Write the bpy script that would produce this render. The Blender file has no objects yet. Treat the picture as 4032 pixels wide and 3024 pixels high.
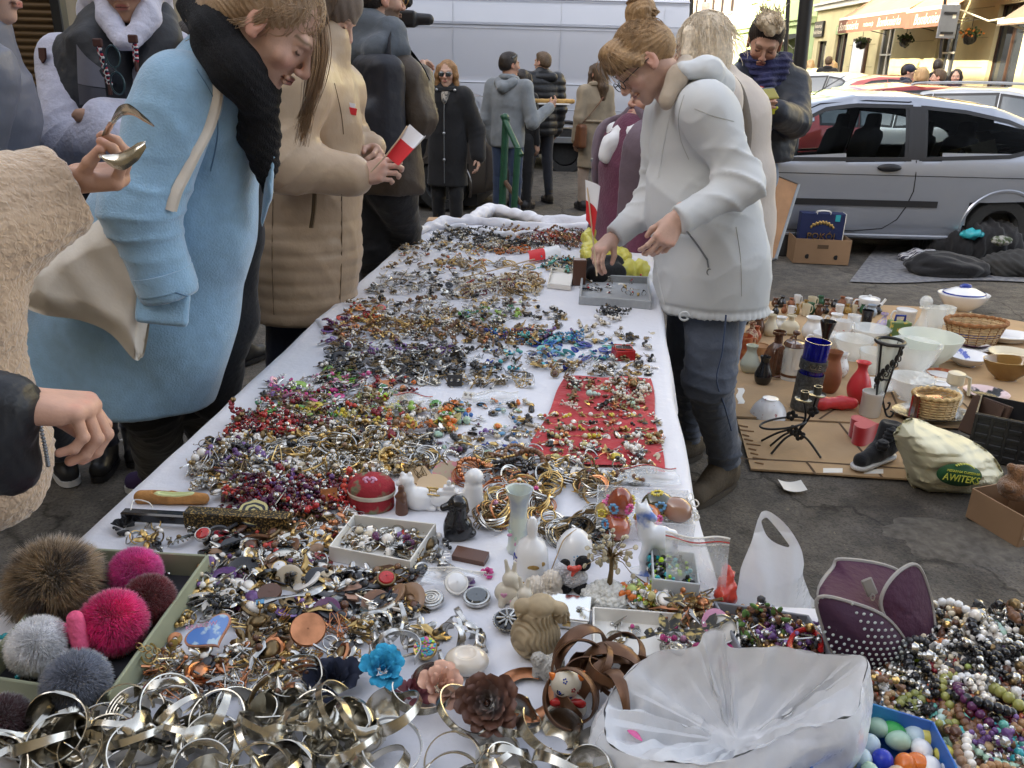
import bpy,math,random
import numpy as np
from mathutils import Vector,Matrix,Euler,noise as mnoise
rnd=random.Random(7)
nr=np.random.RandomState(5)
PI=math.pi
rad=math.radians
scene=bpy.context.scene
COL=scene.collection
A_=np.array
CH=1.67;CF=828.;TH=rad(21.07);ROLL=rad(1.5)
_c,_s=math.cos(TH),math.sin(TH)
f0=A_([0,_c,-_s]);u0=A_([0,_s,_c]);r0=A_([1.,0,0])
CR=r0*math.cos(ROLL)+u0*math.sin(ROLL);CU=-r0*math.sin(ROLL)+u0*math.cos(ROLL)
def ray(x,y):return f0+CR*((x/2.16-512)/CF)-CU*((y/2.16-384)/CF)
def at(x,y,z=0.):
 d=ray(x,y);return A_([0,0,CH])+d*((z-CH)/d[2])
def ad(x,y,Y):
 d=ray(x,y);return A_([0,0,CH])+d*(Y/d[1])
cam=bpy.data.cameras.new('camera');cam.lens=CF/1024*36;cam.sensor_width=36;cam.clip_start=.05;cam.clip_end=500
co=bpy.data.objects.new('camera',cam);COL.objects.link(co)
m3=Matrix(((CR[0],CU[0],-f0[0]),(CR[1],CU[1],-f0[1]),(CR[2],CU[2],-f0[2])))
co.matrix_world=Matrix.Translation((0,0,CH))@m3 .to_4x4()
scene.camera=co
def nrm(v):
 v=A_(v,float);n=np.linalg.norm(v);return v/n if n>1e-9 else v
def frame(d,up=(0,0,1)):
 """rows x,y,z with z along d, and y towards up"""
 z=nrm(d);x=np.cross(up,z)
 if np.linalg.norm(x)<1e-4:x=np.cross((0,1,0),z)
 x=nrm(x);return np.stack([x,np.cross(z,x),z])
MATS={}
def mat(name,col,rough=.5,metal=0.,nv=.0,ns=8.,bump=0.,bs=60.,trans=0.,ior=1.45,alpha=1.,attr=None,col2=None,sheen=0.,spec=.5,coat=0.,emit=0.,sss=0.,stretch=None,thr=None,detail=4.):
 if name in MATS:return MATS[name]
 m=bpy.data.materials.new(name);m.use_nodes=True;nt=m.node_tree;N=nt.nodes;L=nt.links
 b=N['Principled BSDF']
 def sock(n,v):
  if n in b.inputs:b.inputs[n].default_value=v
 c=(*col,1.)if len(col)==3 else col
 sock('Base Color',c);sock('Roughness',rough);sock('Metallic',metal);sock('Transmission Weight',trans);sock('IOR',ior);sock('Alpha',alpha)
 sock('Specular IOR Level',spec);sock('Coat Weight',coat);sock('Sheen Weight',sheen);sock('Sheen Roughness',.5)
 if sss:sock('Subsurface Weight',sss);sock('Subsurface Radius',(.01,.004,.002));sock('Subsurface Scale',1.)
 if emit:sock('Emission Color',c);sock('Emission Strength',emit)
 tc=N.new('ShaderNodeTexCoord');src=tc.outputs['Object']
 if stretch:
  mp=N.new('ShaderNodeMapping');mp.inputs['Scale'].default_value=stretch;L.new(src,mp.inputs['Vector']);src=mp.outputs['Vector']
 cs=None
 if attr:
  a=N.new('ShaderNodeAttribute');a.attribute_name=attr;cs=a.outputs['Color']
 if nv or col2:
  n=N.new('ShaderNodeTexNoise');n.inputs['Scale'].default_value=ns;n.inputs['Detail'].default_value=detail;L.new(src,n.inputs['Vector'])
  r=N.new('ShaderNodeMapRange');r.inputs['From Min'].default_value=(thr[0]if thr else.3);r.inputs['From Max'].default_value=(thr[1]if thr else.7)
  L.new(n.outputs['Fac'],r.inputs['Value'])
  mx=N.new('ShaderNodeMix');mx.data_type='RGBA'
  if col2:
   mx.inputs['A'].default_value=c;mx.inputs['B'].default_value=(*col2,1.);L.new(r.outputs['Result'],mx.inputs['Factor'])
   if cs:L.new(cs,mx.inputs['A'])
  else:
   mx.blend_type='MULTIPLY';mx.inputs['Factor'].default_value=1.
   mx.inputs['A'].default_value=c
   if cs:L.new(cs,mx.inputs['A'])
   r.inputs['To Min'].default_value=1-nv;r.inputs['To Max'].default_value=1+nv
   L.new(r.outputs['Result'],mx.inputs['B'])
  cs=mx.outputs['Result']
 if cs:L.new(cs,b.inputs['Base Color'])
 if bump:
  n=N.new('ShaderNodeTexNoise');n.inputs['Scale'].default_value=bs;n.inputs['Detail'].default_value=detail;L.new(src,n.inputs['Vector'])
  bp=N.new('ShaderNodeBump');bp.inputs['Strength'].default_value=bump;bp.inputs['Distance'].default_value=.01
  L.new(n.outputs['Fac'],bp.inputs['Height']);L.new(bp.outputs['Normal'],b.inputs['Normal'])
 MATS[name]=m;return m
def _grid_faces(nu,nv,cu=False,cv=False,off=0):
 iu=np.arange(nu if cu else nu-1);iv=np.arange(nv if cv else nv-1)
 I,J=np.meshgrid(iu,iv,indexing='ij');I=I.ravel();J=J.ravel()
 I2=(I+1)%nu;J2=(J+1)%nv
 return np.stack([I*nv+J,I2*nv+J,I2*nv+J2,I*nv+J2],1)+off
class G:
 def __init__(s):s.V=[];s.F=[];s.n=0;s.C=[]
 def add(s,V,F,mi=0,col=None):
  V=np.asarray(V,float).reshape(-1,3)
  if isinstance(F,np.ndarray):s.F.append((F+s.n,mi))
  else:
   by={}
   for f in F:by.setdefault(len(f),[]).append(f)
   for k in by:s.F.append((A_(by[k])+s.n,mi))
  s.V.append(V);s.n+=len(V)
  if col is None:col=(1,1,1)
  col=np.asarray(col,float)
  s.C.append(np.tile(col,(len(V),1))if col.ndim==1 else col)
  return s
 def join(s,g,off=(0,0,0),M=None,mi=None,scale=1.):
  for V in g.V:
   pass
  n0=s.n
  V=np.concatenate(g.V)*scale
  if M is not None:V=V@np.asarray(M).T
  s.V.append(V+A_(off));s.C.append(np.concatenate(g.C));s.n+=len(V)
  for F,m in g.F:s.F.append((F+n0,m if mi is None else mi))
  return s
 def verts(s):return np.concatenate(s.V)
 def grid(s,P,cu=False,cv=False,mi=0,col=None):
  P=np.asarray(P,float);return s.add(P.reshape(-1,3),_grid_faces(P.shape[0],P.shape[1],cu,cv),mi,col)
 def box(s,c,h,R=None,mi=0,bev=0.,col=None):
  c=A_(c,float);h=A_(h,float)*np.ones(3)
  if bev<=0:
   V=A_([[x,y,z]for x in(-1,1)for y in(-1,1)for z in(-1,1)])*h
   F=[(0,1,3,2),(4,6,7,5),(0,4,5,1),(2,3,7,6),(0,2,6,4),(1,5,7,3)]
  else:
   b=min(bev,h.min()*.98);V=[];F=[]
   for x in(-1,1):
    for y in(-1,1):
     for z in(-1,1):
      q=A_([x,y,z])
      for k in range(3):
       p=q*(h-b);p[k]=q[k]*h[k];V.append(p)
   V=A_(V)
   ix=lambda x,y,z,k:((x>0)*4+(y>0)*2+(z>0))*3+k
   S=(-1,1)
   for k in range(3):
    for sg in S:
     a,b2=(k+1)%3,(k+2)%3;q=[]
     for(u,v)in((-1,-1),(1,-1),(1,1),(-1,1)):
      t=[0,0,0];t[k]=sg;t[a]=u;t[b2]=v;q.append(ix(*t,k))
     F.append(q if sg>0 else q[::-1])
   for k in range(3):
    a,b2=(k+1)%3,(k+2)%3
    for u in S:
     for v in S:
      t0=[0,0,0];t1=[0,0,0];t0[k]=-1;t1[k]=1
      t0[a]=t1[a]=u;t0[b2]=t1[b2]=v
      q=[ix(*t0,a),ix(*t1,a),ix(*t1,b2),ix(*t0,b2)]
      F.append(q if u*v<0 else q[::-1])
   for x in S:
    for y in S:
     for z in S:
      q=[ix(x,y,z,0),ix(x,y,z,1),ix(x,y,z,2)]
      F.append(q if x*y*z>0 else q[::-1])
  if R is not None:V=V@np.asarray(R)
  return s.add(V+c,F,mi,col)
 def tube(s,P,r,n=6,closed=False,mi=0,col=None,flat=None,up=(0,0,1),caps=True):
  P=np.asarray(P,float);m=len(P);r=np.ones(m)*r
  T=np.roll(P,-1,0)-np.roll(P,1,0)
  if not closed:T[0]=P[1]-P[0];T[-1]=P[-1]-P[-2]
  T/=np.maximum(np.linalg.norm(T,axis=1,keepdims=True),1e-9)
  N=np.zeros_like(P);u=A_(up,float)
  if abs(T[0]@nrm(u))>.95:u=A_([1.,.2,0])
  if flat is not None:
   for i in range(m):N[i]=nrm(u-T[i]*(u@T[i]))
  else:
   v=nrm(u-T[0]*(u@T[0]))
   for i in range(m):v=nrm(v-T[i]*(v@T[i]));N[i]=v
  B=np.cross(T,N);a=np.arange(n)*2*PI/n
  fn=1. if flat is None else flat
  V=P[:,None,:]+(N[:,None,:]*(np.sin(a)*fn)[None,:,None]+B[:,None,:]*np.cos(a)[None,:,None])*r[:,None,None]
  n0=m*n;F=[tuple(f)for f in _grid_faces(m,n,closed,True)]
  if not closed and caps:F+=[tuple(range(n)),tuple(range(n0-1,n0-n-1,-1))]
  return s.add(V.reshape(-1,3),F,mi,col)
 def ribbon(s,P,w,up,mi=0,col=None):
  P=np.asarray(P,float);T=np.gradient(P,axis=0);S=np.cross(T,np.broadcast_to(A_(up,float),P.shape));S/=np.maximum(np.linalg.norm(S,axis=1,keepdims=True),1e-9)
  w=(np.ones(len(P))*w)[:,None]
  return s.grid(np.stack([P-S*w,P+S*w],1),mi=mi,col=col)
 def lathe(s,prof,n=24,c=(0,0,0),R=None,mi=0,wob=None,sx=1.,sy=1.,a0=0.,a1=2*PI,col=None):
  prof=np.asarray(prof,float);full=abs(a1-a0-2*PI)<1e-6
  a=a0+(a1-a0)*np.arange(n if full else n+1)/n
  V=np.zeros((len(prof),len(a),3));rr=prof[:,0][:,None]*np.ones(len(a))[None]
  if wob is not None:rr=rr*(1+wob(a)[None,:])
  V[...,0]=rr*np.cos(a)*sx;V[...,1]=rr*np.sin(a)*sy;V[...,2]=prof[:,1][:,None]
  V=V.reshape(-1,3)
  if R is not None:V=V@np.asarray(R)
  return s.add(V+A_(c),_grid_faces(len(prof),len(a),False,full)[:,::-1],mi,col)
 def ball(s,c,r,n=8,m=6,R=None,mi=0,col=None):
  t=np.linspace(0,PI,m+1);pr=np.stack([np.sin(t),-np.cos(t)],1)
  g=G().lathe(pr,n);V=g.V[0]*(A_(r,float)*np.ones(3))
  if R is not None:V=V@np.asarray(R)
  return s.add(V+A_(c),g.F[0][0],mi,col)
 def prism(s,pts,z0,z1,mi=0,R=None,c=(0,0,0),col=None):
  pts=np.asarray(pts,float);n=len(pts)
  V=np.concatenate([np.c_[pts,np.full(n,z0)],np.c_[pts,np.full(n,z1)]])
  if R is not None:V=V@np.asarray(R)
  F=[tuple(range(n))[::-1],tuple(range(n,2*n))]+[(i,(i+1)%n,n+(i+1)%n,n+i)for i in range(n)]
  return s.add(V+A_(c),F,mi,col)
def mesh_from(name,g,mats,smooth=True,off=None,color=False):
 V=g.verts()if isinstance(g,G)else g
 if off is not None:V=V-A_(off)
 me=bpy.data.meshes.new(name)
 me.vertices.add(len(V));me.vertices.foreach_set('co',V.astype(np.float32).ravel())
 loops=[];st=[];tot=[];mi=[];k=0
 for F,m in g.F:
  F=np.asarray(F);nf,w=F.shape
  loops.append(F.ravel());st.append(k+np.arange(nf)*w);tot.append(np.full(nf,w));mi.append(np.full(nf,m));k+=nf*w
 loops=np.concatenate(loops).astype(np.int32);st=np.concatenate(st).astype(np.int32);mi=np.concatenate(mi).astype(np.int32)
 me.loops.add(len(loops));me.loops.foreach_set('vertex_index',loops)
 me.polygons.add(len(st));me.polygons.foreach_set('loop_start',st)
 try:me.polygons.foreach_set('loop_total',np.concatenate(tot).astype(np.int32))
 except Exception:pass
 me.polygons.foreach_set('material_index',mi)
 me.polygons.foreach_set('use_smooth',np.full(len(st),bool(smooth)))
 if color:
  ca=me.color_attributes.new('Col','FLOAT_COLOR','POINT');C=np.concatenate(g.C)
  ca.data.foreach_set('color',np.c_[C,np.ones(len(C))].astype(np.float32).ravel())
 me.update(calc_edges=True);me.validate()
 for m in(mats if isinstance(mats,(list,tuple))else[mats]):me.materials.append(m)
 return me
def sharp(me,ang=35):
 try:me.set_sharp_from_angle(angle=rad(ang))
 except Exception:pass
def link(o):COL.objects.link(o);return o
def tag(o,label=None,cat=None,group=None,kind=None):
 if label:o['label']=label
 if cat:o['category']=cat
 if group:o['group']=group
 if kind:o['kind']=kind
 return o
def thing(name,label,cat,loc=(0,0,0),rz=0.,group=None):
 o=bpy.data.objects.new(name,None);o.empty_display_size=.1;o.location=tuple(float(v)for v in loc);o.rotation_euler=(0,0,rz)
 link(o);return tag(o,label,cat,group)
def obj(name,g,m,parent=None,smooth=True,local=False,color=False,ang=35,loc=None):
 """world-space geometry unless local; a child is moved into its parent's frame (parents of world parts are unrotated)"""
 off=None
 if parent is not None and not local:
  off=A_(parent.location);
  if parent.parent is not None:off=off+A_(parent.parent.location)
 if parent is None and loc is None and not local:
  V=g.verts();loc=A_([(V[:,0].min()+V[:,0].max())/2,(V[:,1].min()+V[:,1].max())/2,V[:,2].min()]);off=loc
 me=mesh_from(name,g,m,smooth,off,color)
 if smooth and ang:sharp(me,ang)
 o=bpy.data.objects.new(name,me);link(o)
 if parent is not None:o.parent=parent
 elif loc is not None:o.location=tuple(float(v)for v in loc)
 return o
def children(o):return[c for c in bpy.data.objects if c.parent==o]
KIDS={}
def copy_tree(o,parent=None,kids=None):
 c=o.copy();link(c)
 if parent is not None:c.parent=parent
 if o.name not in KIDS:KIDS[o.name]=[(k)for k in o.children]
 for ch in KIDS[o.name]:copy_tree(ch,c)
 return c
def text_geo(s,size,c,R,thick=.001,align='CENTER',sx=1.,shear=0.,bold=0.):
 cu=bpy.data.curves.new('t','FONT');cu.body=s;cu.size=size;cu.align_x=align;cu.align_y='CENTER';cu.extrude=thick;cu.resolution_u=3;cu.shear=shear;cu.offset=bold
 o=bpy.data.objects.new('t',cu);link(o)
 me=bpy.data.meshes.new_from_object(o.evaluated_get(bpy.context.evaluated_depsgraph_get()))
 V=np.zeros(len(me.vertices)*3);me.vertices.foreach_get('co',V);V=V.reshape(-1,3);V[:,0]*=sx
 F=[tuple(p.vertices)for p in me.polygons]
 bpy.data.objects.remove(o);bpy.data.meshes.remove(me);bpy.data.curves.remove(cu)
 g=G();g.add(V@np.asarray(R)+A_(c),F);return g
def onto(objs,x,y,off=.004,Y=None):
 """point on the first surface met at pixel x, y, lifted by off towards the viewer"""
 from mathutils.bvhtree import BVHTree
 best=None;d=nrm(ray(x,y))
 for o in(objs if isinstance(objs,(list,tuple))else[objs]):
  if o.name not in BV:
   L=Vector(o.location);q=o.parent
   while q is not None:L+=Vector(q.location);q=q.parent
   BV[o.name]=(BVHTree.FromPolygons([v.co for v in o.data.vertices],[tuple(p.vertices)for p in o.data.polygons]),L)
  t,L=BV[o.name];h=t.ray_cast(Vector((0,0,CH))-L,Vector(tuple(d)))
  if h[0]is not None and(best is None or h[3]<best):best=h[3]
 return A_([0,0,CH])+d*(best-off)if best is not None else ad(x,y,Y or 2.)
def ontoline(objs,pts,off=.001,n=6):return A_([onto(objs,q[0],q[1],off)for q in spline([(x,y,0)for x,y in pts],n)])
BV={}
def tri(x):return 2*np.abs(x-np.floor(x+.5))*2-1
def crk(P,f,seed=0,n=4):
 rs=np.random.RandomState(seed);o=0
 for i in range(n):k=rs.normal(size=3)*f*(1+.6*i);o=o+tri(P@k+rs.uniform(0,1)+.15*wn(P,f*2,seed+i))/(1+.7*i)
 return o/2
_K=nr.normal(size=(24,3));_K/=np.linalg.norm(_K,axis=1,keepdims=True);_PH=nr.uniform(0,6.28,24)
def wn(P,f=1.,seed=0,n=5):
 """cheap smooth noise about -1..1"""
 P=np.asarray(P);o=np.zeros(P.shape[:-1]);rs=np.random.RandomState(seed)
 for i in range(n):
  k=rs.normal(size=3);k=k/np.linalg.norm(k)*f*(1+.35*i);ph=rs.uniform(0,6.28)
  o+=np.sin(P@k+ph+1.3*np.sin(P@_K[i]*f*.7+_PH[i]))/(1+.25*i)
 return o/(n*.62)
def _ax(P,a,b,n,q):
 return P
class S:
 def __init__(s,k=.02):s.pr=[];s.k=k
 def _b(s,lo,hi,fn,op,k):s.pr.append((A_(lo,float),A_(hi,float),fn,op,s.k if k is None else k));return s
 def cone(s,a,b,ra,rb=None,k=None,op='u',flat=None):
  """tapered capsule; flat=(direction, factor) squeezes the section along a direction"""
  a=A_(a,float);b=A_(b,float);rb=ra if rb is None else rb
  if flat is None:
   def fn(P):
    d=b-a;h=np.clip(((P-a)@d)/max(d@d,1e-9),0,1)
    return np.linalg.norm(P-a-h[...,None]*d,axis=-1)-(ra+(rb-ra)*h)
  else:
   n=nrm(flat[0]);q=flat[1]
   def fn(P):
    Q=P-a;Q=Q+n*((Q@n)*(1/q-1))[...,None];d=b-a;d=d+n*((d@n)*(1/q-1))
    h=np.clip((Q@d)/max(d@d,1e-9),0,1);w=Q-h[...,None]*d;l=np.linalg.norm(w,axis=-1)
    r=ra+(rb-ra)*h
    nq=np.abs(w@n)/np.maximum(l,1e-6)
    return(l-r)*(1-nq*(1-q))
  R=max(ra,rb);return s._b(np.minimum(a,b)-R,np.maximum(a,b)+R,fn,op,k)
 def ell(s,c,r,R=None,k=None,op='u'):
  c=A_(c,float);r=A_(r,float)*np.ones(3);M=np.eye(3)if R is None else np.asarray(R)
  def fn(P):
   Q=(P-c)@M.T;l=np.linalg.norm(Q/r,axis=-1);g=np.linalg.norm(Q/r**2,axis=-1)
   return l*(l-1)/np.maximum(g,1e-6)
  m=r.max()if R is not None else r
  return s._b(c-m,c+m,fn,op,k)
 def box(s,c,h,r=.005,R=None,k=None,op='u'):
  c=A_(c,float);h=A_(h,float)*np.ones(3);M=np.eye(3)if R is None else np.asarray(R)
  def fn(P):
   q=np.abs((P-c)@M.T)-(h-r)
   return np.linalg.norm(np.maximum(q,0),axis=-1)+np.minimum(q.max(-1),0)-r
  m=np.linalg.norm(h)if R is not None else h
  return s._b(c-m,c+m,fn,op,k)
 def path(s,pts,rs,k=None,flat=None,op='u'):
  for i in range(len(pts)-1):s.cone(pts[i],pts[i+1],rs[i],rs[i+1],k,op,flat)
  return s
 def mesh(s,vox,disp=None,pad=3,lo=None,hi=None):
  us=[p for p in s.pr if p[3]=='u']
  L=np.min([p[0]for p in us],0)-pad*vox;Hh=np.max([p[1]for p in us],0)+pad*vox
  if lo is not None:L=np.maximum(L,lo)
  if hi is not None:Hh=np.minimum(Hh,hi)
  n=np.maximum(np.ceil((Hh-L)/vox).astype(int)+1,3)
  f=np.full(n,1.0,np.float32)
  for plo,phi,fn,op,k in s.pr:
   m=k+4*vox
   i0=np.clip(np.floor((plo-m-L)/vox).astype(int),0,n);i1=np.clip(np.ceil((phi+m-L)/vox).astype(int)+1,0,n)
   if(i1<=i0).any():continue
   ax=[L[d]+vox*np.arange(i0[d],i1[d])for d in range(3)]
   P=np.stack(np.meshgrid(*ax,indexing='ij'),-1)
   d=fn(P);sl=tuple(slice(i0[q],i1[q])for q in range(3));o=f[sl]
   if op=='u':
    if k>0:
     h=np.maximum(k-np.abs(o-d),0)/k;f[sl]=np.minimum(o,d)-h*h*k*.25
    else:f[sl]=np.minimum(o,d)
   else:
    h=np.maximum(k-np.abs(o+d),0)/max(k,1e-6);f[sl]=np.maximum(o,-d)+h*h*k*.25
  return nets(f,L,vox,disp)
def nets(f,L,vox,disp=None):
 n=f.shape;ins=f<0
 acc=np.zeros((n[0]-1,n[1]-1,n[2]-1,3),np.float32);cnt=np.zeros(acc.shape[:3],np.float32)
 base=np.indices(n).transpose(1,2,3,0)
 edges=[]
 for ax in range(3):
  s0=[slice(None)]*3;s1=[slice(None)]*3;s0[ax]=slice(0,-1);s1[ax]=slice(1,None)
  a=f[tuple(s0)];b=f[tuple(s1)];X=(ins[tuple(s0)]!=ins[tuple(s1)])
  idx=np.argwhere(X)
  if len(idx)==0:edges.append(None);continue
  fa=a[X];fb=b[X];t=fa/(fa-fb)
  p=idx.astype(np.float32);p[:,ax]+=t
  o1,o2=[d for d in range(3)if d!=ax]
  for d1 in(0,-1):
   for d2 in(0,-1):
    c=idx.copy();c[:,o1]+=d1;c[:,o2]+=d2
    ok=((c>=0)&(c<A_(acc.shape[:3]))).all(1);cc=c[ok]
    np.add.at(acc,(cc[:,0],cc[:,1],cc[:,2]),p[ok]);np.add.at(cnt,(cc[:,0],cc[:,1],cc[:,2]),1)
  edges.append((idx,fa<0,o1,o2))
 act=cnt>0;num=np.full(act.shape,-1,np.int64);num[act]=np.arange(act.sum())
 V=acc[act]/cnt[act][:,None]
 V=V.astype(float)*vox+L
 F=[]
 for ax,e in enumerate(edges):
  if e is None:continue
  idx,pos,o1,o2=e
  ok=(idx[:,o1]>0)&(idx[:,o2]>0)&(idx[:,o1]<n[o1]-1)&(idx[:,o2]<n[o2]-1);idx=idx[ok];pos=pos[ok]
  def g(d1,d2):
   c=idx.copy();c[:,o1]+=d1;c[:,o2]+=d2;return num[c[:,0],c[:,1],c[:,2]]
  q=np.stack([g(-1,-1),g(0,-1),g(0,0),g(-1,0)],1)
  flip=pos if ax!=1 else~pos
  q[~flip]=q[~flip][:,::-1];F.append(q)
 F=np.concatenate(F);F=F[(F>=0).all(1)]
 if disp is not None:
  N=np.zeros_like(V);fn=np.cross(V[F[:,2]]-V[F[:,0]],V[F[:,3]]-V[F[:,1]])
  for k in range(4):np.add.at(N,F[:,k],fn)
  N/=np.maximum(np.linalg.norm(N,axis=1,keepdims=True),1e-12)
  V=V+N*disp(V)[:,None]
 g=G();g.add(V,F);return g
def spline(P,n=8,closed=False):
 P=np.asarray(P,float);m=len(P);out=[]
 for i in range(m if closed else m-1):
  p0=P[(i-1)%m]if closed or i>0 else P[0];p1=P[i];p2=P[(i+1)%m];p3=P[(i+2)%m]if closed or i<m-2 else P[m-1]
  for t in np.arange(n)/n:
   out.append(.5*(2*p1+(p2-p0)*t+(2*p0-5*p1+4*p2-p3)*t*t+(3*p1-p0-3*p2+p3)*t**3))
 if not closed:out.append(P[-1])
 return A_(out)
def rotz(a):c,s=math.cos(a),math.sin(a);return A_([[c,s,0],[-s,c,0],[0,0,1]])
def roteul(x,y,z):return np.asarray(Euler((x,y,z)).to_matrix()).T
def inpoly(q,P):
 n_=len(P);c_=False
 for i in range(n_):
  a,b2=P[i],P[(i+1)%n_]
  if(a[1]>q[1])!=(b2[1]>q[1])and q[0]<(b2[0]-a[0])*(q[1]-a[1])/(b2[1]-a[1])+a[0]:c_=not c_
 return c_
def cells(out,hol,st_,fY):
 """sheet filling a pixel outline (minus a hole) at distances fY, as small cells"""
 sp=lambda O:spline([(x,y,0)for x,y in O],4,closed=True)[:,:2];O=sp(out);H_=sp(hol)if hol is not None else None;x0,y0=O.min(0)-st_;x1,y1=O.max(0)+st_;ok={};V=[];F=[]
 for iy in range(int((y1-y0)/st_)+1):
  for ix in range(int((x1-x0)/st_)+1):
   q=(x0+ix*st_+st_/2,y0+iy*st_+st_/2)
   if inpoly(q,O)and not(H_ is not None and inpoly(q,H_)):
    f=[]
    for k in((ix,iy),(ix+1,iy),(ix+1,iy+1),(ix,iy+1)):
     if k not in ok:ok[k]=len(V);V.append([x0+k[0]*st_,y0+k[1]*st_])
     f.append(ok[k])
    F.append(f)
 V=A_(V);n_=np.bincount(A_(F).ravel(),minlength=len(V));E_=O if H_ is None else np.concatenate([O,H_])
 for i in np.where(n_<4)[0]:
  for L_ in((O,)if H_ is None else(O,H_)):
   b=np.roll(L_,-1,0);d=b-L_;t=np.clip(((V[i]-L_)*d).sum(1)/np.maximum((d*d).sum(1),1e-9),0,1);c=L_+t[:,None]*d;r=np.linalg.norm(c-V[i],axis=1)
   if r.min()<st_*1.5:V[i]=c[r.argmin()];break
 return A_([ad(x,y,fY(x,y))for x,y in V]),A_(F)
def edged(out,x,y,w_):
 """0 at the outline, 1 inside beyond w_ pixels"""
 a=A_(out,float);b=np.roll(a,-1,0);q=A_([x,y]);d=b-a;t=np.clip(((q-a)*d).sum(1)/(d*d).sum(1),0,1);return min(1.,np.linalg.norm(q-a-t[:,None]*d,axis=1).min()/w_)
w=bpy.data.worlds.new('World');scene.world=w;w.use_nodes=True
SUN=nrm((-.84,-.44,.33))
sk=w.node_tree.nodes.new('ShaderNodeTexSky');sk.sky_type='NISHITA';sk.sun_disc=False
sk.sun_elevation=math.asin(SUN[2]);sk.sun_rotation=math.atan2(SUN[0],SUN[1]);sk.air_density=.8;sk.dust_density=4.5;sk.ozone_density=.6
hs_=w.node_tree.nodes.new('ShaderNodeHueSaturation');hs_.inputs['Saturation'].default_value=.45;w.node_tree.links.new(sk.outputs['Color'],hs_.inputs['Color']);bg=w.node_tree.nodes['Background'];w.node_tree.links.new(hs_.outputs['Color'],bg.inputs['Color']);bg.inputs['Strength'].default_value=.15
sl=bpy.data.lights.new('sun','SUN');sl.energy=2.6;sl.angle=rad(.5);sl.color=(1.,.86,.62)
so=bpy.data.objects.new('sun',sl);link(so);so.rotation_euler=Vector(tuple(-SUN)).to_track_quat('-Z','Y').to_euler();so.location=tuple(SUN*50)
scene.view_settings.view_transform='Standard';scene.view_settings.look='None';scene.view_settings.exposure=2.5;scene.view_settings.gamma=1
scene.cycles.max_bounces=8;scene.cycles.transparent_max_bounces=12;scene.cycles.transmission_bounces=6;scene.cycles.caustics_reflective=False;scene.cycles.caustics_refractive=False
scene.cycles.use_denoising=True;scene.cycles.sample_clamp_indirect=6
def asphalt():
 m=mat('asphalt',(.075,.068,.058),.88,nv=.0);nt=m.node_tree;N=nt.nodes;L=nt.links;b=N['Principled BSDF'];tc=N.new('ShaderNodeTexCoord')
 def noise(sc,det=6.):n=N.new('ShaderNodeTexNoise');n.inputs['Scale'].default_value=sc;n.inputs['Detail'].default_value=det;L.new(tc.outputs['Object'],n.inputs['Vector']);return n
 def ramp(src,stops):
  r=N.new('ShaderNodeValToRGB');e=r.color_ramp.elements
  for i,(p,c)in enumerate(stops):
   q=e[i]if i<2 else e.new(p);q.position=p;q.color=(*c,1)
  L.new(src,r.inputs['Fac']);return r.outputs['Color']
 def mix(t,a,b2,f=1.):
  x=N.new('ShaderNodeMix');x.data_type='RGBA';x.blend_type=t;x.inputs['Factor'].default_value=f;L.new(a,x.inputs['A']);L.new(b2,x.inputs['B']);return x.outputs['Result']
 big=ramp(noise(.9).outputs['Fac'],[(.35,(.085,.075,.064)),(.65,(.125,.114,.10))])
 mid=ramp(noise(9).outputs['Fac'],[(.35,(.72,.72,.72)),(.7,(1.25,1.22,1.18))])
 v=N.new('ShaderNodeTexVoronoi');v.inputs['Scale'].default_value=130;L.new(tc.outputs['Object'],v.inputs['Vector'])
 st=ramp(v.outputs['Color'],[(.2,(.65,.65,.65)),(.5,(1.,1.,1.)),(.93,(1.15,1.12,1.05)),(1.,(2.2,2.1,1.9))])
 vc=N.new('ShaderNodeTexVoronoi');vc.feature='DISTANCE_TO_EDGE';vc.inputs['Scale'].default_value=.9;va=N.new('ShaderNodeVectorMath');va.operation='MULTIPLY_ADD';va.inputs[1].default_value=(.5,.5,0);L.new(noise(3.).outputs['Color'],va.inputs[0]);L.new(tc.outputs['Object'],va.inputs[2]);L.new(va.outputs['Vector'],vc.inputs['Vector'])
 ck=ramp(vc.outputs['Distance'],[(0.,(.35,.33,.3)),(.012,(1.,1.,1.))]);stn=ramp(noise(1.7).outputs['Fac'],[(.56,(1.,1.,1.)),(.64,(.62,.6,.58))])
 c=mix('MULTIPLY',mix('MULTIPLY',mix('MULTIPLY',mix('MULTIPLY',big,mid),st),ck),stn);L.new(c,b.inputs['Base Color'])
 bp=N.new('ShaderNodeBump');bp.inputs['Strength'].default_value=.5;bp.inputs['Distance'].default_value=.004;L.new(v.outputs['Distance'],bp.inputs['Height'])
 b2=N.new('ShaderNodeBump');b2 .inputs['Strength'].default_value=.5;b2 .inputs['Distance'].default_value=.02;L.new(noise(22).outputs['Fac'],b2 .inputs['Height']);L.new(bp.outputs['Normal'],b2 .inputs['Normal']);L.new(b2 .outputs['Normal'],b.inputs['Normal'])
 return m
ASPH=asphalt()
GZ=lambda y:.028*np.maximum(0,np.asarray(y)-12.)
ph=at(2100,1170,0)
xs=np.r_[-150,-60,-20,-8,np.arange(-4,6,.12),8,14,20,60,150];ys=np.r_[-150,-50,-10,np.arange(0,9,.12),12,20,60,200]
X,Y=np.meshgrid(xs,ys,indexing='ij');P=np.stack([X,Y,np.zeros_like(X)],-1)
near=np.exp(-((X-1)**2+(Y-4)**2)/30.);P[...,2]=.006*wn(P,2.,3)*near-.006+GZ(Y)
dd=np.hypot((X-ph[0])/.36,(Y-ph[1]-.02)/.2)+.13*wn(P,14,5);
tag(obj('ground',G().grid(P),ASPH,ang=None),kind='structure')
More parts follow.
